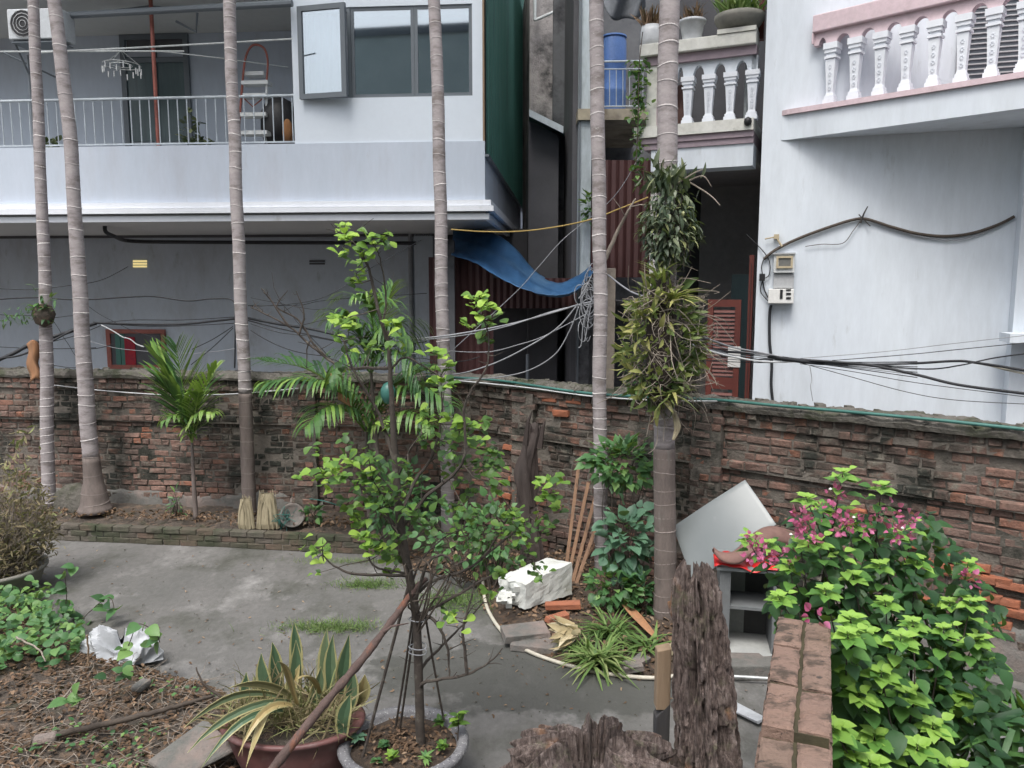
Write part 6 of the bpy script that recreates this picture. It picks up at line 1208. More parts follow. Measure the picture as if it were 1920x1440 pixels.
# hose
b = MB(); ptube(b, [G(905, 1085, .10), G(908, 1118, .05), G(918, 1150, .03), G(945, 1188, .025), G(985, 1218, .025), G(1040, 1240, .025), G(1100, 1256, .025), G(1160, 1266, .025), G(1230, 1271, .025), G(1300, 1262, .025)], .017, 10); tag(b.build('garden_hose', 'hose', None, smooth=True, loc=G(1000, 1220, .02)), 'cream hose curving round the rubble bed on the yard', 'hose')
b = MB(); ptube(b, [G(575, 935, .4), G(610, 940, .42), G(650, 955, .3), G(700, 985, .1)], .008, 6); tag(b.build('green_hose', 'green_pipe', None, loc=G(575, 935, .4)), 'thin green hose trailing from the reel on the bed', 'hose')
c = G(548, 968, .36); c.y += .0
t = thing('bucket', 'old grey bucket tipped over with green netting beside the straw husk', 'bucket', c)
RM = Matrix.Rotation(1.1, 3, 'X') @ Matrix.Rotation(.3, 3, 'Y')
def bucket(b):
    b.lathe((0, 0, 0), [(.10, -.12), (.14, .06), (.155, .07), (.14, .075), (.12, .05), (.01, .03)], 22)
    b.v = [tuple(c + RM @ Vector(q)) for q in b.v]
part('shell', 'plaster_low', t, bucket, smooth=True); part('netting', 'green_pipe', t, lambda b: [ptube(b, [c + rv(.07) + Vector((-.08, -.06, -.02)), c + rv(.06) + Vector((-.08, -.08, 0)), c + rv(.08) + Vector((-.05, -.05, -.05))], .004, 4, 3) for _ in range(26)], kind='stuff')
# weeds
def weed(label, px, py, Y, rx, rz, n, L, m='leaf_vine', kind='star', br=.55, cap=150, cat='weed'):
    c = W(px, py, Y); t = thing('weed', label, cat, Vector((c.x, c.y, .1))); its = []
    for k in range(n):
        u = unit(); p = c + Vector((u.x * rx, u.y * rx * .7, u.z * rz)) * R.uniform(.4, 1); its.append((p, u + Vector((0, -.3, R.uniform(-.4, .5))), (R.gauss(0, .3), R.gauss(-.4, .3), 1), L * R.uniform(.6, 1.15), min(.99, max(0, R.gauss(br, .22)))))
    leaves(t, its, templates(kind, m, .3, .25), cap=cap, stuffname='small_leaves')
    part('stems', 'twig', t, lambda b: [ptube(b, [Vector((c.x + R.gauss(0, .05), c.y + R.gauss(0, .05), .06)), (Vector((c.x, c.y, .06)) + its[i][0]) / 2 + rv(.04), its[i][0]], [.006, .005, .002], 4, 4) for i in range(0, len(its), max(1, len(its) // 16))], kind='stuff')
weed('bushy weed with lobed bright leaves growing between the two right palms', 1165, 868, 7.75, .40, .26, 260, .12, br=.5, cap=180)
weed('round bluish leaved weed left of the thick palm', 1175, 1010, 7.3, .28, .45, 130, .12, 'leaf_heart', 'heart', .5, 110)
weed('low green weeds at the foot of the ringed palm', 1150, 1100, 7.2, .30, .20, 130, .11, 'leaf_vine', 'ovate', .6, 90)
weed('dark green weeds left of the thick palm foot', 1200, 1120, 7.15, .16, .30, 90, .10, 'leaf_vine', 'ovate', .25, 50)
weed('leafy undergrowth in the bed behind the potted tree', 870, 1010, 8.0, .5, .38, 160, .11, 'leaf_vine', 'ovate', .5, 100)
weed('undergrowth left of the dead trunk', 925, 1000, 7.9, .35, .42, 110, .11, 'leaf_vine', 'ovate', .5, 80)
weed('shaded shrub in the bed left of the tree stem', 740, 930, 8.8, .45, .45, 220, .12, 'leaf_vine', 'ovate', .3, 60)
weed('small sprouts on the bed beside the bucket', 588, 960, 9.5, .12, .10, 40, .10, 'leaf_vine', 'ovate', .5, 20)
weed('small sprout by the bed wall left of the seedling palm', 332, 945, 9.9, .08, .2, 26, .10, 'leaf_vine', 'lance', .5, 10)
def grassclump(label, px, py, n, L, m='grass', br=.5, z=.08, w_=.5, cat='grass tuft'):
    c = G(px, py, z); t = thing('grass_tuft', label, cat, c)
    leaves(t, [(c + Vector((R.gauss(0, .05), R.gauss(0, .04), 0)), Vector((R.gauss(0, .7), R.gauss(0, .5), R.uniform(.3, 1.1))), (0, 0, 1), L * R.uniform(.6, 1.1), min(.99, max(0, R.gauss(br, .2)))) for _ in range(n)], templates('strap', m, 1.0, .2, 8, w_), cap=0, stuffname='blades')
grassclump('striped fountain of grass blades in front of the thick palm', 1120, 1240, 170, .30, br=.65, w_=.7); grassclump('taller dark grass behind the striped tuft', 1145, 1190, 140, .32, br=.3); grassclump('broad grass blades beside the thick palm foot', 1205, 1215, 50, .26, br=.4, w_=.9); grassclump('small grass tuft left of the striped one', 1085, 1215, 70, .2, br=.4)
def grasspatch(label, px, py, rx, ry, n, L, br=.5):
    c = G(px, py); b = MB(); T = templates('strap', 'grass', 1.0, .2, 8, .4)
    for k in range(n):
        p = c + Vector((R.gauss(0, rx * .5), R.gauss(0, ry * .5), .01)); tv = T[int(min(.99, max(0, R.gauss(br, .2))) * 8)]; mt = orient(Vector((R.gauss(0, .6), R.gauss(0, .6), 1)), rv()); s_ = L * R.uniform(.5, 1.2); b.add([p + mt @ (Vector(q) * s_) for q in tv[0]], tv[1], tv[2])
    o = b.build('grass_patch', 'grass', None, kind='stuff'); o['label'] = label; o['category'] = 'grass'
grasspatch('fine grass growing in the yard crack behind the snake plants', 615, 1180, .45, .12, 900, .09); grasspatch('grass patch in the yard left of the tree stem', 690, 1100, .35, .12, 700, .09, .4); grasspatch('grass right of the tree stem at the bed edge', 850, 1130, .4, .25, 900, .1, .4); grasspatch('thin grass at the paving joint near the bed', 650, 1055, .7, .08, 600, .06, .6)
t = thing('torn_husk', 'torn cream coloured husk fibres on the rubble', 'husk', G(1060, 1190, .2)); c = G(1068, 1185, .2)
leaves(t, [(c + Vector((R.uniform(-.02, .12), R.gauss(0, .04), R.gauss(0, .03))), Vector((-1, R.gauss(-.2, .4), R.gauss(-.05, .35))), rv(), R.uniform(.12, .26), R.random()) for _ in range(26)], templates('strap', 'cream_husk', .3, .4, 8, 2.2), cap=26, name='fibre')
b = MB(); A_ = [G(1165, 1130, .18), G(1195, 1160, .16), G(1235, 1205, .1)]; S = smoothpath(A_, 8)
vs = []
for i, p in enumerate(S):
    u = i / (len(S) - 1); ww = .055 * math.sin(math.pi * min(1, u * .85 + .12)); nx_ = Vector((.8, .5, 0)); vs += [p - nx_ * ww + Vector((0, 0, .02)), p, p + nx_ * ww + Vector((0, 0, .02))]
b.add(vs, [f for i in range(len(S) - 1) for f in ((3 * i, 3 * i + 1, 3 * i + 4, 3 * i + 3), (3 * i + 1, 3 * i + 2, 3 * i + 5, 3 * i + 4))]); tag(b.build('dry_spathe', 'sheath', None, smooth=True, loc=A_[0], solid=.006), 'brown boat shaped dry palm spathe left of the thick palm foot', 'dead leaf')

# ============================================================ CABINET, SHEET, TILE
cz = .10; cf = G(1345, 1222, cz); c2 = G(1452, 1232, cz); ang = math.degrees(math.atan2(c2.y - cf.y, c2.x - cf.x)); CF = Fr(cf.x, cf.y, ang); cw = (c2 - cf).length; ct = W(1345, 1068, cf.y).z
t = thing('metal_cabinet', 'open grey metal cabinet with inner shelf standing behind the low wall', 'cabinet', cf)
part('side_panel', 'cab', t, lambda b: CF.box(b, 0, .03, 0, .42, cz, ct)); part('side_panel', 'cab', t, lambda b: CF.box(b, cw - .03, cw, 0, .42, cz, ct)); part('top_panel', 'sheet', t, lambda b: CF.box(b, -.03, cw + .03, -.03, .45, ct + .001, ct + .03), bevel=.004)
part('back_panel', 'cab_pane', t, lambda b: CF.box(b, .031, cw * .52, .38, .40, cz, ct)); part('back_panel', 'cab_dark', t, lambda b: CF.box(b, cw * .52 + .001, cw - .031, .38, .40, cz, ct))
part('shelf', 'cab', t, lambda b: CF.box(b, .031, cw - .031, .02, .379, (cz + ct) / 2 + .02, (cz + ct) / 2 + .045)); part('sill', 'cab_sill', t, lambda b: CF.box(b, -.02, cw + .02, -.06, .379, cz - .03, cz + .025)); part('front_stile', 'cab', t, lambda b: CF.box(b, .0305, .09, 0, .02, cz + .026, ct)); 
b = MB(); Q = [W(1266, 1075, 7.0), W(1266, 985, 7.1), W(1396, 899, 7.15), W(1456, 980, 6.75), W(1330, 1062, 6.7)]
def shf(u, v):
    a = W(1266, 1080, 6.95).lerp(W(1335, 1064, 6.70), u); c = W(1266, 984, 7.15).lerp(W(1266, 984, 7.15), u)
    return a
P00, P10, P11, P01 = W(1262, 988, 7.2), W(1300, 1090, 6.85), W(1456, 980, 6.75), W(1397, 900, 7.1)
def shf(u, v): return P00.lerp(P10, u).lerp(P01.lerp(P11, u), v) + Vector((0, -.10, .06)) * math.sin(math.pi * v) * .5 + Vector((0, 0, -.02)) * (u * u)
b.grid(shf, 10, 20); tag(b.build('metal_sheet', 'sheet', None, smooth=True, loc=P00, solid=.02, bevel=.004), 'big pale grey curved metal sheet leaning on the wall above the cabinet', 'metal sheet')
tc0 = [W(1338, 1035, 6.35), W(1352, 1048, 6.3), W(1380, 1050, 6.3), W(1415, 1022, 6.4), W(1450, 1010, 6.5), W(1490, 1020, 6.6)]; S = smoothpath(tc0, 8); b = MB(); vs = []; n = 10
for i, p in enumerate(S):
    u = i / (len(S) - 1); r_ = .035 + .075 * min(1, u * 1.4)
    for j in range(n + 1): th = math.pi * j / n; vs.append(p + Vector((0, -math.cos(th) * r_ * 1.1, math.sin(th) * r_ * .9)))
b.add(vs, [(i * (n + 1) + j, (i + 1) * (n + 1) + j, (i + 1) * (n + 1) + j + 1, i * (n + 1) + j + 1) for i in range(len(S) - 1) for j in range(n)]); tag(b.build('ridge_tile', 'clay_tile', None, smooth=True, loc=S[0], solid=.018), 'brown curled clay ridge tile resting on the cabinet', 'roof tile')
b = MB(); b.grid(lambda u, v: CF.p(-.05 + .62 * u, -.05 + .25 * v, ct + .04 + .02 * math.sin(u * 9) + .03 * v + .01 * math.sin(u * 21 + v * 4)), 20, 6); tag(b.build('red_plastic_sheet', 'red_plastic', None, smooth=True, loc=CF.p(0, 0, ct + .04), solid=.006), 'bright red plastic sheet folded on the cabinet top', 'plastic sheet')

# ============================================================ NEAR RIGHT: LOW WALL, TERRACE, STUMPS, STAKE
zc = 1.72; e0 = G(1413, 1440, zc); e1 = G(1458, 1152, zc); LWa = math.degrees(math.atan2(e1.y - e0.y, e1.x - e0.x)) ; LW = Fr(e0.x, e0.y, LWa); LL = (e1 - e0).length
lw = thing('low_brick_wall', 'low wall with dusty brick capping running away from the camera', 'wall', (e0.x, e0.y, 0))
# s runs away from camera, d to the left is positive -> the wall lies on negative d
rr = random.Random(44); LWO = ORG[lw.name]; tw = .225
capP = []
cuts = [[-1.2, -.9, -.62, -.33, -.04, .27, .60, .93, LL], [-1.2, -.9, -.62, -.33, -.02, .28, .58, .92, LL]]
zs = [[.038, .038, .038, .038, .038, .0, .0, .004], [.034, .034, .034, .034, .034, .0, .0, .006]]
for row in range(2):
    d0, d1 = (-.004, -.108) if row == 0 else (-.122, -tw)
    for k in range(len(cuts[row]) - 1):
        s0, s1 = cuts[row][k] + .006, cuts[row][k + 1] - .010; zt_ = zc - zs[row][k] + rr.uniform(-.004, .004); b = MB()
        def gf(u, v, s0=s0, s1=s1, d0=d0, d1=d1, zt_=zt_):
            p = LW.p(s0 + (s1 - s0) * u, d1 + (d0 - d1) * v, zt_); e = min(u, 1 - u) * (s1 - s0); e2 = min(v, 1 - v) * .1; k_ = max(0, .008 - min(e, e2)) ; return p + Vector((0, 0, -k_ * .8 + .004 * noise.noise(p * 18) - .010 * max(0, noise.noise(p * 30) - .25) * 2)) + LW.u * (.006 * noise.noise(p * 20) if e < .02 else 0) + LW.b * (.006 * noise.noise(p * 23) if e2 < .012 else 0)
        b.grid(gf, 26, 10, rr.random())
        def sidef(a, c): n_ = 12; b.grid(lambda u, v: Vector(gf(*a)).lerp(Vector(gf(*c)), u) + Vector((0, 0, -.06 * v)), n_, 2, rr.random())
        sidef((0, 0), (1, 0)); sidef((1, 1), (0, 1)); sidef((0, 1), (0, 0)); sidef((1, 0), (1, 1))
        ob = b.build('brick', 'low_brick', lw)
part('mortar', 'low_joint', lw, lambda b: (LW.box(b, -1.2, LL - .012, -tw + .006, -.010, .0, zc - .018) if False else LW.box(b, -1.2, .28, -tw + .006, -.010, 0, zc - .050), LW.box(b, .2801, LL - .012, -tw + .006, -.010, 0, zc - .014)))
LB2 = brickset('low_brick', 6, 77, .004); b = MB()
for row in range(22):
    z = zc - .11 - row * .0755
    if z < .03: break
    s = -1.2 + (.11 if row % 2 else 0)
    while s < LL - .2:
        P, fs, rv_, me = rr.choice(LB2[0][1])
        Pm = [LW.p(s + .108, 0, z) + LW.rot() @ Vector((-q.x, -q.y - .045, q.z)) for q in P]; b.add(Pm, fs, rv_); Pm = [LW.p(s + .108, -tw, z) + LW.rot() @ Vector((q.x, q.y + .045, q.z)) for q in P]; b.add(Pm, fs, rv_); s += .225
    for dd in (-.058, -.17):
        P, fs, rv_, me = rr.choice(LB2[1][1]); Rz = LW.rot() @ Matrix.Rotation(math.pi / 2, 3, 'Z'); b.add([LW.p(LL, dd, z) + Rz @ Vector((q.x, q.y + .045, q.z)) for q in P], fs, rv_)
b.build('brickwork', 'low_brick', lw, kind='stuff')
struct('terrace', 'plaster_low', lambda b: b.hexa([Vector((-3, -3, 0)), Vector((5, -3, 0)), Vector((5, 2.45, 0)), Vector((-3, 2.45, 0)), Vector((-3, -3, 1.0)), Vector((5, -3, 1.0)), Vector((5, 2.45, 1.0)), Vector((-3, 2.45, 1.0))]))
def rottenlog(label, base, top_pts, r0, r1, ztop, zbase=0.95, n=170, m=190, jag=.16, flatt=.8, peaks=None, seed=0, hollow=False):
    # base, top: axis ends; strongly ridged along the grain, torn upper edge
    A, B = Vector(base), Vector(top_pts); b = MB(); vs = []; o = Vector((seed * 3.7, 0, 0))
    for i in range(m + 1):
        u = i / m
        for j in range(n):
            th = j / n * 6.2832; cx, sy = math.cos(th), math.sin(th); top = (noise.noise(Vector((cx * 1.6, sy * 1.6, 0)) + o) * .9 + .4 * noise.noise(Vector((cx * 5, sy * 5, 2)) + o) + .22 * noise.noise(Vector((cx * 14, sy * 14, 2)) + o)) * jag
            if peaks: top += peaks(th)
            H = (B - A).length + top; z = u * H; p = A + (B - A).normalized() * z; k = min(1, z / (B - A).length)
            r_ = r0 + (r1 - r0) * k; q = Vector((cx, sy, 0))
            f = .36 * noise.noise(Vector((cx * 1.8, sy * 1.8, z * 2.0)) + o) + .22 * (abs(noise.noise(Vector((cx * 5.5, sy * 5.5, z * 2.2)) + o)) - .2) * 1.6 + .17 * noise.noise(Vector((cx * 14, sy * 14, z * 4.5)) + o) + .08 * noise.noise(Vector((cx * 34, sy * 34, z * 13)) + o) + .05 * noise.noise(Vector((cx * 40, sy * 40, z * 60)) + o)
            hole = noise.noise(Vector((cx * 3.6, sy * 3.6, z * 5.5)) + o + Vector((7, 7, 7)))
            if hole > .22: f -= (hole - .22) * 1.7
            pit = noise.noise(Vector((cx * 6.5, sy * 6.5, z * 16)) + o + Vector((3, 1, 9)))
            if pit > .18: f -= (pit - .18) * .9
            f += .10 * noise.noise(Vector((cx * 9, sy * 9, z * 22)) + o)
            rr3 = r_ * (1 + f); e = max(0, (u - .93) / .07); rr3 *= 1 - .5 * e * e
            vs.append(p + Vector((cx * rr3, sy * rr3 * flatt, .012 * noise.noise(Vector((cx * 9, sy * 9, z * 20)) + o))))
    b.add(vs, [(i * n + j, i * n + (j + 1) % n, (i + 1) * n + (j + 1) % n, (i + 1) * n + j) for i in range(m) for j in range(n)])
    cidx = len(b.v); b.v.append(tuple(B + Vector((0, 0, -.45)))); b.f += [(m * n + j, m * n + (j + 1) % n, cidx) for j in range(n)]; b.r += [0] * n
    return tag(b.build('rotten_stump', 'rotten', None, loc=A), label, 'stump')
Ys = 2.62
tb_ = W(1322, 1440, Ys); tt_ = W(1304, 1068, Ys + .05); ax = (tt_ - tb_); bb_ = tb_ - ax * ((tb_.z - .98) / ax.z)
w_low = (W(1385, 1400, Ys) - W(1258, 1400, Ys)).x / 2; w_top = (W(1345, 1100, Ys) - W(1264, 1100, Ys)).x / 2
rottenlog('tall grey brown rotten wood post crumbling in long splinters in the foreground', bb_, tt_, w_low * 1.16, w_top * 1.04, 0, jag=.065, seed=3, n=220, m=240)
lb = W(1110, 1440, 2.45); lt = Vector((lb.x, 2.45, W(1110, 1400, 2.45).z)); lbase = Vector((lb.x, 2.45, .98)); wl = (W(1262, 1410, 2.45) - W(962, 1410, 2.45)).x / 2
rottenlog('low jagged rotten stump cut off by the bottom edge', lbase, lt, wl * 1.05, wl * .98, 0, jag=.13, seed=5, flatt=.75, n=340, m=170)
b = MB(); pA_, pB_ = W(1238, 1440, 2.75), W(1237, 1216, 2.75); hw = (W(1251, 1300, 2.75) - W(1225, 1300, 2.75)).x / 2
t = thing('timber_stake', 'square timber stake with dark charred foot beside the rotten post', 'stake', (pA_.x, 2.75, 1.0)); zm = W(1238, 1325, 2.75).z
part('pale_shaft', 'stake', t, lambda b: b.hexa([Vector((pA_.x + x * hw, 2.75 + y * hw, z + (.012 if (z > zm + .05 and x > 0) else 0))) for z in (zm, pB_.z) for x, y in ((-1, -1), (1, -1), (1, 1), (-1, 1))]), bevel=.003)
part('charred_foot', 'stake_dark', t, lambda b: b.hexa([Vector((pA_.x + x * (hw + .0005), 2.75 + y * (hw + .0005), z + (.03 * x if z == zm - .0005 else 0))) for z in (1.0, zm - .0005) for x, y in ((-1, -1), (1, -1), (1, 1), (-1, 1))]), bevel=.003)

# ============================================================ FLOWERING SHRUB
root = Vector((2.15, 4.2, 0)); sh = thing('flowering_shrub', 'large leafy shrub with pink bracts rising behind the low wall on the right', 'shrub', root)
tips = [(1580, 888, 3.9), (1652, 912, 4.0), (1512, 935, 3.8), (1548, 1108, 3.3), (1600, 985, 4.1), (1710, 980, 4.2), (1595, 1160, 3.2), (1625, 1188, 3.3), (1712, 1168, 3.5), (1690, 1195, 3.25), (1590, 1190, 3.1), (1815, 1058, 4.2), (1860, 1240, 3.9), (1652, 1262, 2.9), (1560, 1365, 2.7), (1442, 1020, 4.3), (1500, 1020, 3.9), (1530, 1015, 3.7), (1760, 1240, 3.5), (1400, 1010, 4.4), (1820, 1130, 3.9), (1700, 1300, 3.1), (1650, 1060, 3.9), (1720, 1050, 4.1), (1480, 1060, 3.9), (1780, 1130, 4.0), (1460, 1120, 3.7), (1530, 1200, 3.3), (1600, 1080, 3.8), (1580, 960, 4.0), (1680, 1000, 4.1), (1570, 1400, 2.8), (1640, 1380, 2.9), (1750, 1360, 3.1), (1810, 1330, 3.4), (1830, 1200, 3.8), (1560, 1260, 3.0), (1720, 1400, 2.9), (1610, 1300, 2.9), (1860, 1340, 3.6), (1790, 1290, 3.5), (1660, 1130, 3.7), (1570, 1040, 3.8), (1770, 1180, 3.8), (1630, 1430, 2.75), (1780, 1440, 3.0), (1540, 950, 4.05), (1620, 940, 4.1)]
its = []; sb_ = MB()
for (px, py, Y) in tips:
    if py > 1200: Y += .35
    tip = W(px, py, Y); hull = Vector((R.gauss(0, .2), R.gauss(0, .2), 0)); foot = tip.lerp(root + hull, .55); foot.z = tip.z - R.uniform(.6, 1.0); S = smoothpath([tip, tip.lerp(foot, .4) + rv(.03) + Vector((0, 0, -.08)), foot], 8)
    sb_.tube(S, lerp_rad([.002, .005, .009], len(S)), 5); sb_.tube([S[-1], S[-1].lerp(root, .5) + rv(.05), root + rv(.03)], [.009, .012, .018], 5)
    bright = 1.05 if R.random() < .85 else .6; total = sum((S[i + 1] - S[i]).length for i in range(len(S) - 1))
    for k in range(30):
        u = (k / 29) ** 1.15; i = min(int(u * (len(S) - 1)), len(S) - 2); p = S[i].lerp(S[i + 1], u * (len(S) - 1) - i); a = k * 1.571 + (k // 2) * .35 + R.gauss(0, .25)
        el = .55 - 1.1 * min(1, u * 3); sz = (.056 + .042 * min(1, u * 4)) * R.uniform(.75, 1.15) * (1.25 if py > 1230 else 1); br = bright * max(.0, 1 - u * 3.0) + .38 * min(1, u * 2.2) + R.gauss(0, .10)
        d = Vector((math.cos(a), math.sin(a), el + R.gauss(0, .15))); its.append((p + d * R.uniform(.005, .05 + .05 * u), d, (d.x * .2, d.y * .2 - .25, 1), sz, min(.99, max(0, br))))
for (px, py, Y) in tips:
    if py > 1200: Y += .35
    c = W(px, py, Y); s_ = 1.3 if py > 1200 else 1.0
    if R.random() < .15: continue
    for k in range(11):
        a = k * 2.4; inner = k < 5; el = .9 if inner else .15; d = Vector((math.cos(a), math.sin(a), el)); its.append((c + d * .008 + Vector((0, 0, .0 if inner else -.02)), d, (d.x * .3, d.y * .3 - .2, 1), (.045 if inner else .075) * s_ * R.uniform(.85, 1.15), min(.99, (.98 if inner else .84) + R.gauss(0, .05))))
for k in range(1500):
    px, py = R.uniform(1450, 1880), R.uniform(960, 1500)
    if px + (py - 960) * .0 < 1545 and py > 1170: continue
    if px > 1700 + (py - 900) * .75 or px < 1560 - (py - 900) * .9: continue
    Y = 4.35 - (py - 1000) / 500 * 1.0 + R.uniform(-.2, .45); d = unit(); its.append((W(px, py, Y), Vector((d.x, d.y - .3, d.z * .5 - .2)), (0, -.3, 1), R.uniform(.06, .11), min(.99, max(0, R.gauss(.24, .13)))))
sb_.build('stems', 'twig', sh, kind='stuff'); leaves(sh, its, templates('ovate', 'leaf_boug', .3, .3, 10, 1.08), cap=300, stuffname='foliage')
FL = [(1565, 927, 3.85, 8), (1580, 972, 3.85, 7), (1575, 985, 3.85, 6), (1600, 978, 3.8, 8), (1622, 985, 3.8, 6), (1500, 965, 3.7, 8), (1510, 990, 3.7, 9), (1520, 1005, 3.7, 8), (1505, 975, 3.7, 6), (1535, 958, 3.8, 4), (1695, 995, 3.9, 8), (1680, 1000, 3.9, 7), (1705, 968, 3.95, 6), (1650, 965, 3.95, 5), (1672, 950, 3.95, 4), (1820, 1085, 4.05, 9), (1415, 1010, 4.2, 8), (1425, 1030, 4.1, 8), (1440, 1045, 4.05, 8), (1465, 1048, 4.0, 7), (1410, 1040, 4.15, 7), (1532, 1155, 3.1, 4), (1485, 1045, 3.95, 5)]
its = []
for px, py, Y, n in FL:
    c = W(px, py, Y)
    for k in range(int(n * 2.2)): u = unit(); its.append((c + u * .035, u + Vector((0, -.4, .2)), rv(), R.uniform(.022, .042), R.random()))
leaves(sh, its, templates('ovate', 'bract', .2, .5, 6, 1.1), name='bract', cap=300, stuffname='bracts', minpx=6)
its = [(W(px, py, Y) , Vector((0, -1, .3)), rv(), .02, .9) for px, py, Y in ((1557, 917, 3.8), (1601, 970, 3.75), (1692, 990, 3.85), (1483, 1002, 3.65), (1545, 1022, 3.75))]
part('white_florets', 'paper', sh, lambda b: [b.lathe(q[0], [(.001, -.008), (.009, 0), (.001, .008)], 6) for q in its], kind='stuff')
b = MB(); b.lathe(Vector((2.15, 4.2, 0)), [(.01, 0), (.22, 0), (.28, .3), (.3, .32), (.27, .33), (.25, .28), (.01, .27)], 28); tag(b.build('shrub_pot', 'pot_brown', None, smooth=True, loc=(2.15, 4.2, 0)), 'brown pot hidden under the flowering shrub', 'flower pot')
t = thing('blade_plant', 'grey green long bladed plant in the bottom right corner', 'plant', W(1890, 1440, 3.9)); its = []
for k in range(60): p = W(R.uniform(1850, 1960), R.uniform(1330, 1460), 3.8 + R.uniform(-.2, .3)); its.append((p, Vector((R.gauss(-.6, .6), R.gauss(-.2, .3), R.gauss(.4, .5))), (0, -.3, 1), R.uniform(.2, .42), R.uniform(.0, .5)))
leaves(t, its, templates('strap', 'leaf_palm', .5, .3, 8, 1.0), cap=60, name='blade')
b = MB(); WB.box(b, WB.pick(1820, 1225, -.3)[0], 7.0, -.42, -.30, 0, .10); tag(b.build('concrete_edging', 'plaster_low', None, loc=(3.9, 5.9, 0)), 'low pale concrete strip at the wall foot far right', 'edging')

# ============================================================ WIRES, PIPE, ROPE, POST
def wl_(pts): return [W(*q) for q in pts]
def wbp(px, py, d=-.10, z=0): q = WB.pick(px, py, d); return WB.p(q[0], d, q[1])
def wap(px, py, d=-.10): q = WA.pick(px, py, d); return WA.p(q[0], d, q[1])
cable('long dark green hose pipe running along the top of the wall to the right edge', [wap(800, 706), wbp(930, 713), wbp(1110, 738), wbp(1330, 749), wbp(1450, 760), wbp(1600, 773), wbp(1760, 788), wbp(1930, 806)], .016, 'green_pipe', 'hose_pipe', 'pipe', group=None)
cable('white cable clipped just under the dark green pipe', [wap(800, 708), wbp(980, 726, -.11), wbp(1110, 743, -.11), wbp(1240, 751, -.11), wbp(1345, 752, -.11)], .009, 'white_cable')
cable('pale cable sagging along the left part of the wall', [wap(100, 722), wap(200, 733), wap(330, 741), wap(450, 738), wap(560, 728)], .008, 'white_cable')
cable('dark wavy cable high across the left grey wall', wl_([(-30, 563, 11.3), (60, 558, 11.3), (150, 562, 11.3), (240, 557, 11.3), (290, 556, 11.3), (350, 564, 11.3), (400, 560, 11.3), (437, 564, 11.3), (441, 600, 11.2), (440, 690, 11.2)]), .011)
cable('thick black cable bundle rising from the far left wall top', wl_([(-40, 690, 10.6), (20, 665, 10.7), (60, 645, 10.8), (130, 622, 11), (180, 606, 11)]), .026)
cable('second black strand of the far left bundle', wl_([(-40, 672, 10.6), (30, 668, 10.7), (80, 648, 10.8), (140, 618, 11), (180, 605, 11)]), .014)
cable('black bundle continuing from the left bundle to the third palm', wl_([(175, 605, 11), (260, 608, 11), (340, 608, 11), (400, 602, 10.8), (445, 597, 10.3)]), .016)
cable('thin strand above the main left bundle', wl_([(175, 607, 11), (250, 600, 11), (340, 600, 11), (445, 594, 10.3)]), .006)
cable('straight strand under the main left bundle', wl_([(175, 606, 11), (300, 612, 11), (440, 606, 10.4)]), .006)
cable('main black bundle from the third palm sagging to the potted tree', wl_([(462, 596, 10.2), (520, 607, 10), (580, 616, 9.8), (640, 630, 9.6), (700, 645, 9.4)]), .018)
cable('second strand beneath the sagging bundle', wl_([(462, 600, 10.2), (520, 615, 10), (580, 628, 9.8), (640, 640, 9.6), (720, 650, 9.4), (800, 640, 9.3)]), .009)
cable('grey cable from the potted tree up to the pale post', wl_([(700, 645, 9.4), (780, 636, 9.2), (860, 626, 9.1), (960, 607, 9), (1040, 585, 8.9), (1090, 570, 8.8), (1140, 560, 8.8)]), .010, 'grey_cable')
cable('twisted companion of the grey cable', wl_([(760, 640, 9.2), (860, 630, 9.1), (950, 612, 9), (1050, 580, 8.9), (1140, 566, 8.8)]), .007, 'grey_cable')
cable('slack grey cable dipping from the pale post to the wall top', wl_([(1080, 575, 8.8), (1045, 615, 8.9), (990, 650, 9), (930, 680, 9.1), (870, 699, 9.3), (820, 704, 9.5)]), .009, 'grey_cable')
cable('second slack cable curving lower to the wall top', wl_([(1085, 575, 8.8), (1068, 620, 8.85), (1040, 665, 8.9), (990, 695, 9), (930, 708, 9.2), (870, 712, 9.4)]), .008, 'grey_cable')
cable('thin wire across the left wall at fern height', wl_([(-20, 540, 11.2), (60, 543, 11.2), (130, 535, 11.3), (190, 525, 11.6), (240, 500, 13)]), .006)
cable('thin wire from the house corner down to the potted tree', wl_([(790, 450, 12), (740, 478, 11), (700, 500, 10.5), (600, 560, 10), (470, 575, 10.1)]), .005)
cable('thin wire crossing the house wall behind the palm crown', wl_([(465, 573, 10.2), (560, 572, 10.6), (620, 562, 11), (800, 550, 12)]), .006)
for i, (a, c, lab) in enumerate((((437, 612), (360, 655), 'upper of two slanting strands below the third palm fork'), ((437, 615), (358, 684), 'lower of two slanting strands below the third palm fork'), ((150, 655), (215, 645), 'short strand low beside the second palm'), ((100, 685), (170, 688), 'lowest strand just above the wall between the left palms'), ((-10, 650), (180, 652), 'level strand behind the left palms'), ((100, 640), (190, 610), 'short rising strand joining the left bundle'))):
    cable(lab, wl_([(a[0], a[1], 10.9), ((a[0] + c[0]) / 2, (a[1] + c[1]) / 2 + 3, 10.9), (c[0], c[1], 10.9)]), .006)
cable('yellow rope strung across the alley above the tarpaulin', wl_([(846, 430, 11.6), (900, 434, 11.5), (970, 434, 11), (1040, 426, 10.5), (1110, 411, 10), (1160, 392, 9.8), (1215, 370, 9.6)]), .009, 'rope', 'rope', 'rope', group=None)
cable('thin wire slanting up in front of the dark alley', wl_([(850, 655, 10.3), (965, 550, 10.5), (1010, 500, 10.5), (1060, 445, 10.6), (1150, 370, 11), (1200, 290, 11.4), (1230, 225, 11.6)]), .005, 'grey_cable')
rw = random.Random(91)
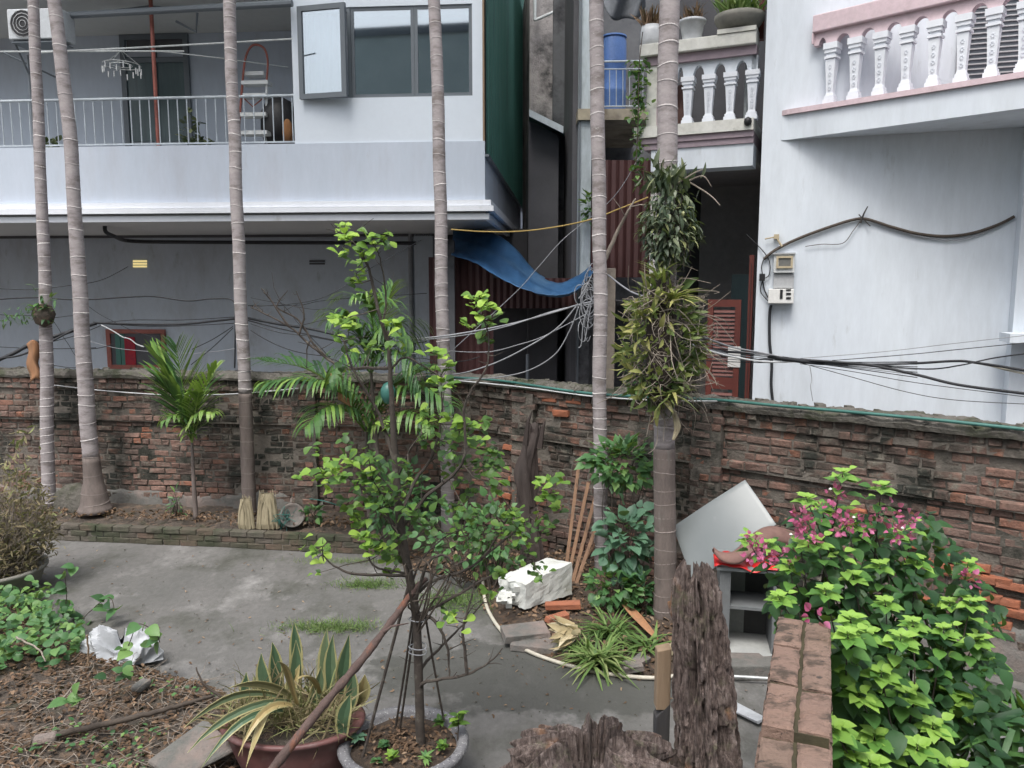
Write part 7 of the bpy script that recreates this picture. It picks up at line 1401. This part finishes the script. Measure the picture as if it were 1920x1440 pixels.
for lab, q, sg, r_, m_ in (('taut thin wire running level from the left edge to the second palm', (-20, 588, 160, 592), 3, .005, 'black_cable'), ('thin wire dropping from the second palm over the red framed window', (165, 575, 300, 640), 6, .004, 'black_cable'),
    ('slack wire hanging in a bow under the red framed window', (170, 640, 440, 655), 14, .005, 'grey_cable'), ('faint wire from the first palm down to the wall top', (98, 600, 160, 690), 3, .004, 'black_cable'), ('pale wire from the bundle slanting into the seedling palm', (190, 610, 270, 650), 1, .009, 'white_cable'),
    ('wire looping from the third palm low to the spreading palm', (470, 620, 620, 668), 12, .006, 'black_cable'), ('long slack wire from the third palm down to the house corner', (470, 606, 790, 640), 16, .005, 'black_cable'), ('upper wire from the third palm through the bare twigs', (470, 560, 690, 588), 4, .004, 'black_cable'),
    ('wire dropping steeply behind the bare twigs right of the third palm', (520, 560, 640, 690), 5, .005, 'black_cable'), ('level grey wire at the sill height of the house corner', (640, 660, 840, 655), 6, .006, 'grey_cable'), ('wire curling up from the wall top to the tree crown', (600, 700, 720, 640), 10, .005, 'black_cable'),
    ('thin wire running just over the coping behind the spreading palm', (440, 695, 830, 700), 5, .005, 'black_cable'), ('wire leaving the tree crown towards the dark doorway', (745, 660, 900, 668), 14, .005, 'black_cable'), ('wire from the ringed palm by the house corner rising to the post', (838, 660, 1100, 590), 22, .006, 'grey_cable')):
    Yw = 10.9 if q[0] < 440 else 9.8
    cable(lab, wl_([(q[0] + (q[2] - q[0]) * u / 6, q[1] + (q[3] - q[1]) * u / 6 + sg * 4 * (u / 6) * (1 - u / 6) + rw.gauss(0, 1.2), Yw) for u in range(7)]), r_, m_)
for k in range(7):
    y0 = rw.uniform(640, 660); y1 = rw.uniform(672, 682)
    cable(['uppermost', 'second', 'third', 'fourth', 'fifth', 'sixth', 'lowest'][k] + ' thin strand frayed out of the bundle between the clump and the white wall', wl_([(1290, 620 + 9 * k, 7.2), (1360, 648 + 5 * k, 7.5), (1430, 662 + 3 * k, 7.65), (1500, 673 + k, 7.7), (1600, 679 + 2 * k, 7.6), (1720, 678 + 5 * k, 7.5)]), .0045, 'grey_cable' if k % 2 else 'black_cable')
# right bundle
Yr = 8.0
cable('main dark cable of the bundle crossing the white wall', wl_([(1310, 655, 7.5), (1370, 660, 7.6), (1430, 664, 7.7), (1490, 674, 7.7), (1560, 681, 7.7), (1640, 683, 7.6), (1720, 681, 7.5), (1790, 677, 7.4), (1830, 680, 7.3), (1930, 696, 7.1)]), .013)
cable('black cable leaving the bundle and sagging to the lower right edge', wl_([(1490, 674, 7.7), (1580, 680, 7.6), (1640, 686, 7.5), (1720, 703, 7.3), (1800, 722, 7.1), (1930, 739, 6.9)]), .014)
cable('thick joint part of the right bundle wound with tape', wl_([(1440, 668, 7.68), (1480, 674, 7.68), (1530, 680, 7.68), (1590, 682, 7.66)]), .022)
cable('pale cable running into the epiphyte clump from the right bundle', wl_([(1490, 678, 7.7), (1430, 678, 7.65), (1370, 668, 7.5), (1320, 655, 7.3), (1280, 640, 7.1)]), .010, 'white_cable')
cable('second pale cable above the first at the gate', wl_([(1480, 672, 7.7), (1420, 660, 7.6), (1370, 650, 7.5), (1320, 632, 7.3)]), .008, 'grey_cable')
cable('third grey cable curving at the gate', wl_([(1450, 672, 7.7), (1400, 674, 7.6), (1350, 660, 7.5), (1300, 652, 7.2)]), .009, 'grey_cable')
cable('thin wire rising from the bundle to the right edge', wl_([(1500, 672, 7.7), (1650, 660, 7.5), (1780, 645, 7.3), (1930, 628, 7.1)]), .0035, 'grey_cable')
cable('second rising wire a little below the first', wl_([(1560, 676, 7.7), (1700, 665, 7.5), (1800, 655, 7.3), (1930, 642, 7.1)]), .004)
cable('upper descending thin wire to the lower right', wl_([(1500, 682, 7.7), (1600, 697, 7.5), (1720, 718, 7.3), (1930, 745, 7.0)]), .0035)
cable('lowest descending thin wire to the lower right', wl_([(1500, 680, 7.7), (1590, 705, 7.5), (1700, 735, 7.3), (1790, 750, 7.1), (1930, 758, 6.9)]), .0035)
cable('grey cable rising to the right edge from the bundle end', wl_([(1640, 686, 7.6), (1740, 692, 7.5), (1800, 685, 7.3), (1860, 672, 7.2), (1930, 662, 7.0)]), .007)
cable('pale end of cable at the right edge', wl_([(1800, 676, 7.4), (1850, 684, 7.3), (1890, 694, 7.2), (1930, 702, 7.1)]), .011, 'hose')
cable('short wire hanging from the bundle to the wall top', wl_([(1518, 684, 7.65), (1522, 710, 7.65), (1520, 725, 7.62), (1524, 752, 7.6)]), .004, 'grey_cable')
t = thing('cable_post', 'pale wooden post carrying coiled wires right behind the ringed palm', 'post', Vector((W(1142, 700, 8.75).x, 8.75, 0)))
px_ = W(1142, 700, 8.75).x; part('post', 'stick_pale', t, lambda b: b.box((px_, 8.75, W(1142, 503, 8.75).z / 2), (.105, .10, W(1142, 503, 8.75).z)), bevel=.01)
def coil(b):
    for k in range(16):
        c = W(1103 + R.gauss(0, 6), 560 + R.gauss(0, 26), 8.55); r1, r2 = R.uniform(.03, .10), R.uniform(.1, .22); ptube(b, [c + Vector((r1 * math.cos(a * .8), R.gauss(0, .01), r2 * math.sin(a * .8))) for a in range(8)], .005, 4, 3)
    for q in ([(1110, 560), (1095, 600), (1090, 645), (1085, 652)], [(1108, 570), (1100, 620), (1096, 640)], [(1110, 515), (1098, 540), (1085, 560)]): ptube(b, [W(x, y, 8.5) for x, y in q], .006, 5)
part('wire_coils', 'grey_cable', t, coil, kind='stuff')
cable('cable from the pale post down into the epiphyte clump', wl_([(1140, 515, 8.7), (1165, 535, 8.3), (1190, 550, 7.9), (1225, 560, 7.4)]), .009, 'grey_cable')
b = MB(); ptube(b, wl_([(1128, 500, 8.6), (1142, 470, 8.6), (1160, 430, 8.6), (1178, 395, 8.5), (1192, 372, 8.5), (1180, 385, 8.5)][:5]), [.026, .024, .020, .014, .008], 8, 6, jit=.004); b.tube(wl_([(1182, 388, 8.5), (1200, 384, 8.4), (1222, 384, 8.3)]), [.008, .006, .003], 5); b.tube(wl_([(1172, 405, 8.5), (1160, 385, 8.5), (1150, 372, 8.5)]), [.006, .004, .002], 5)
tag(b.build('bare_branch', 'stick_pale', None, smooth=True, loc=W(1128, 500, 8.6)), 'pale bare branch slanting up from behind the ringed palm', 'branch')
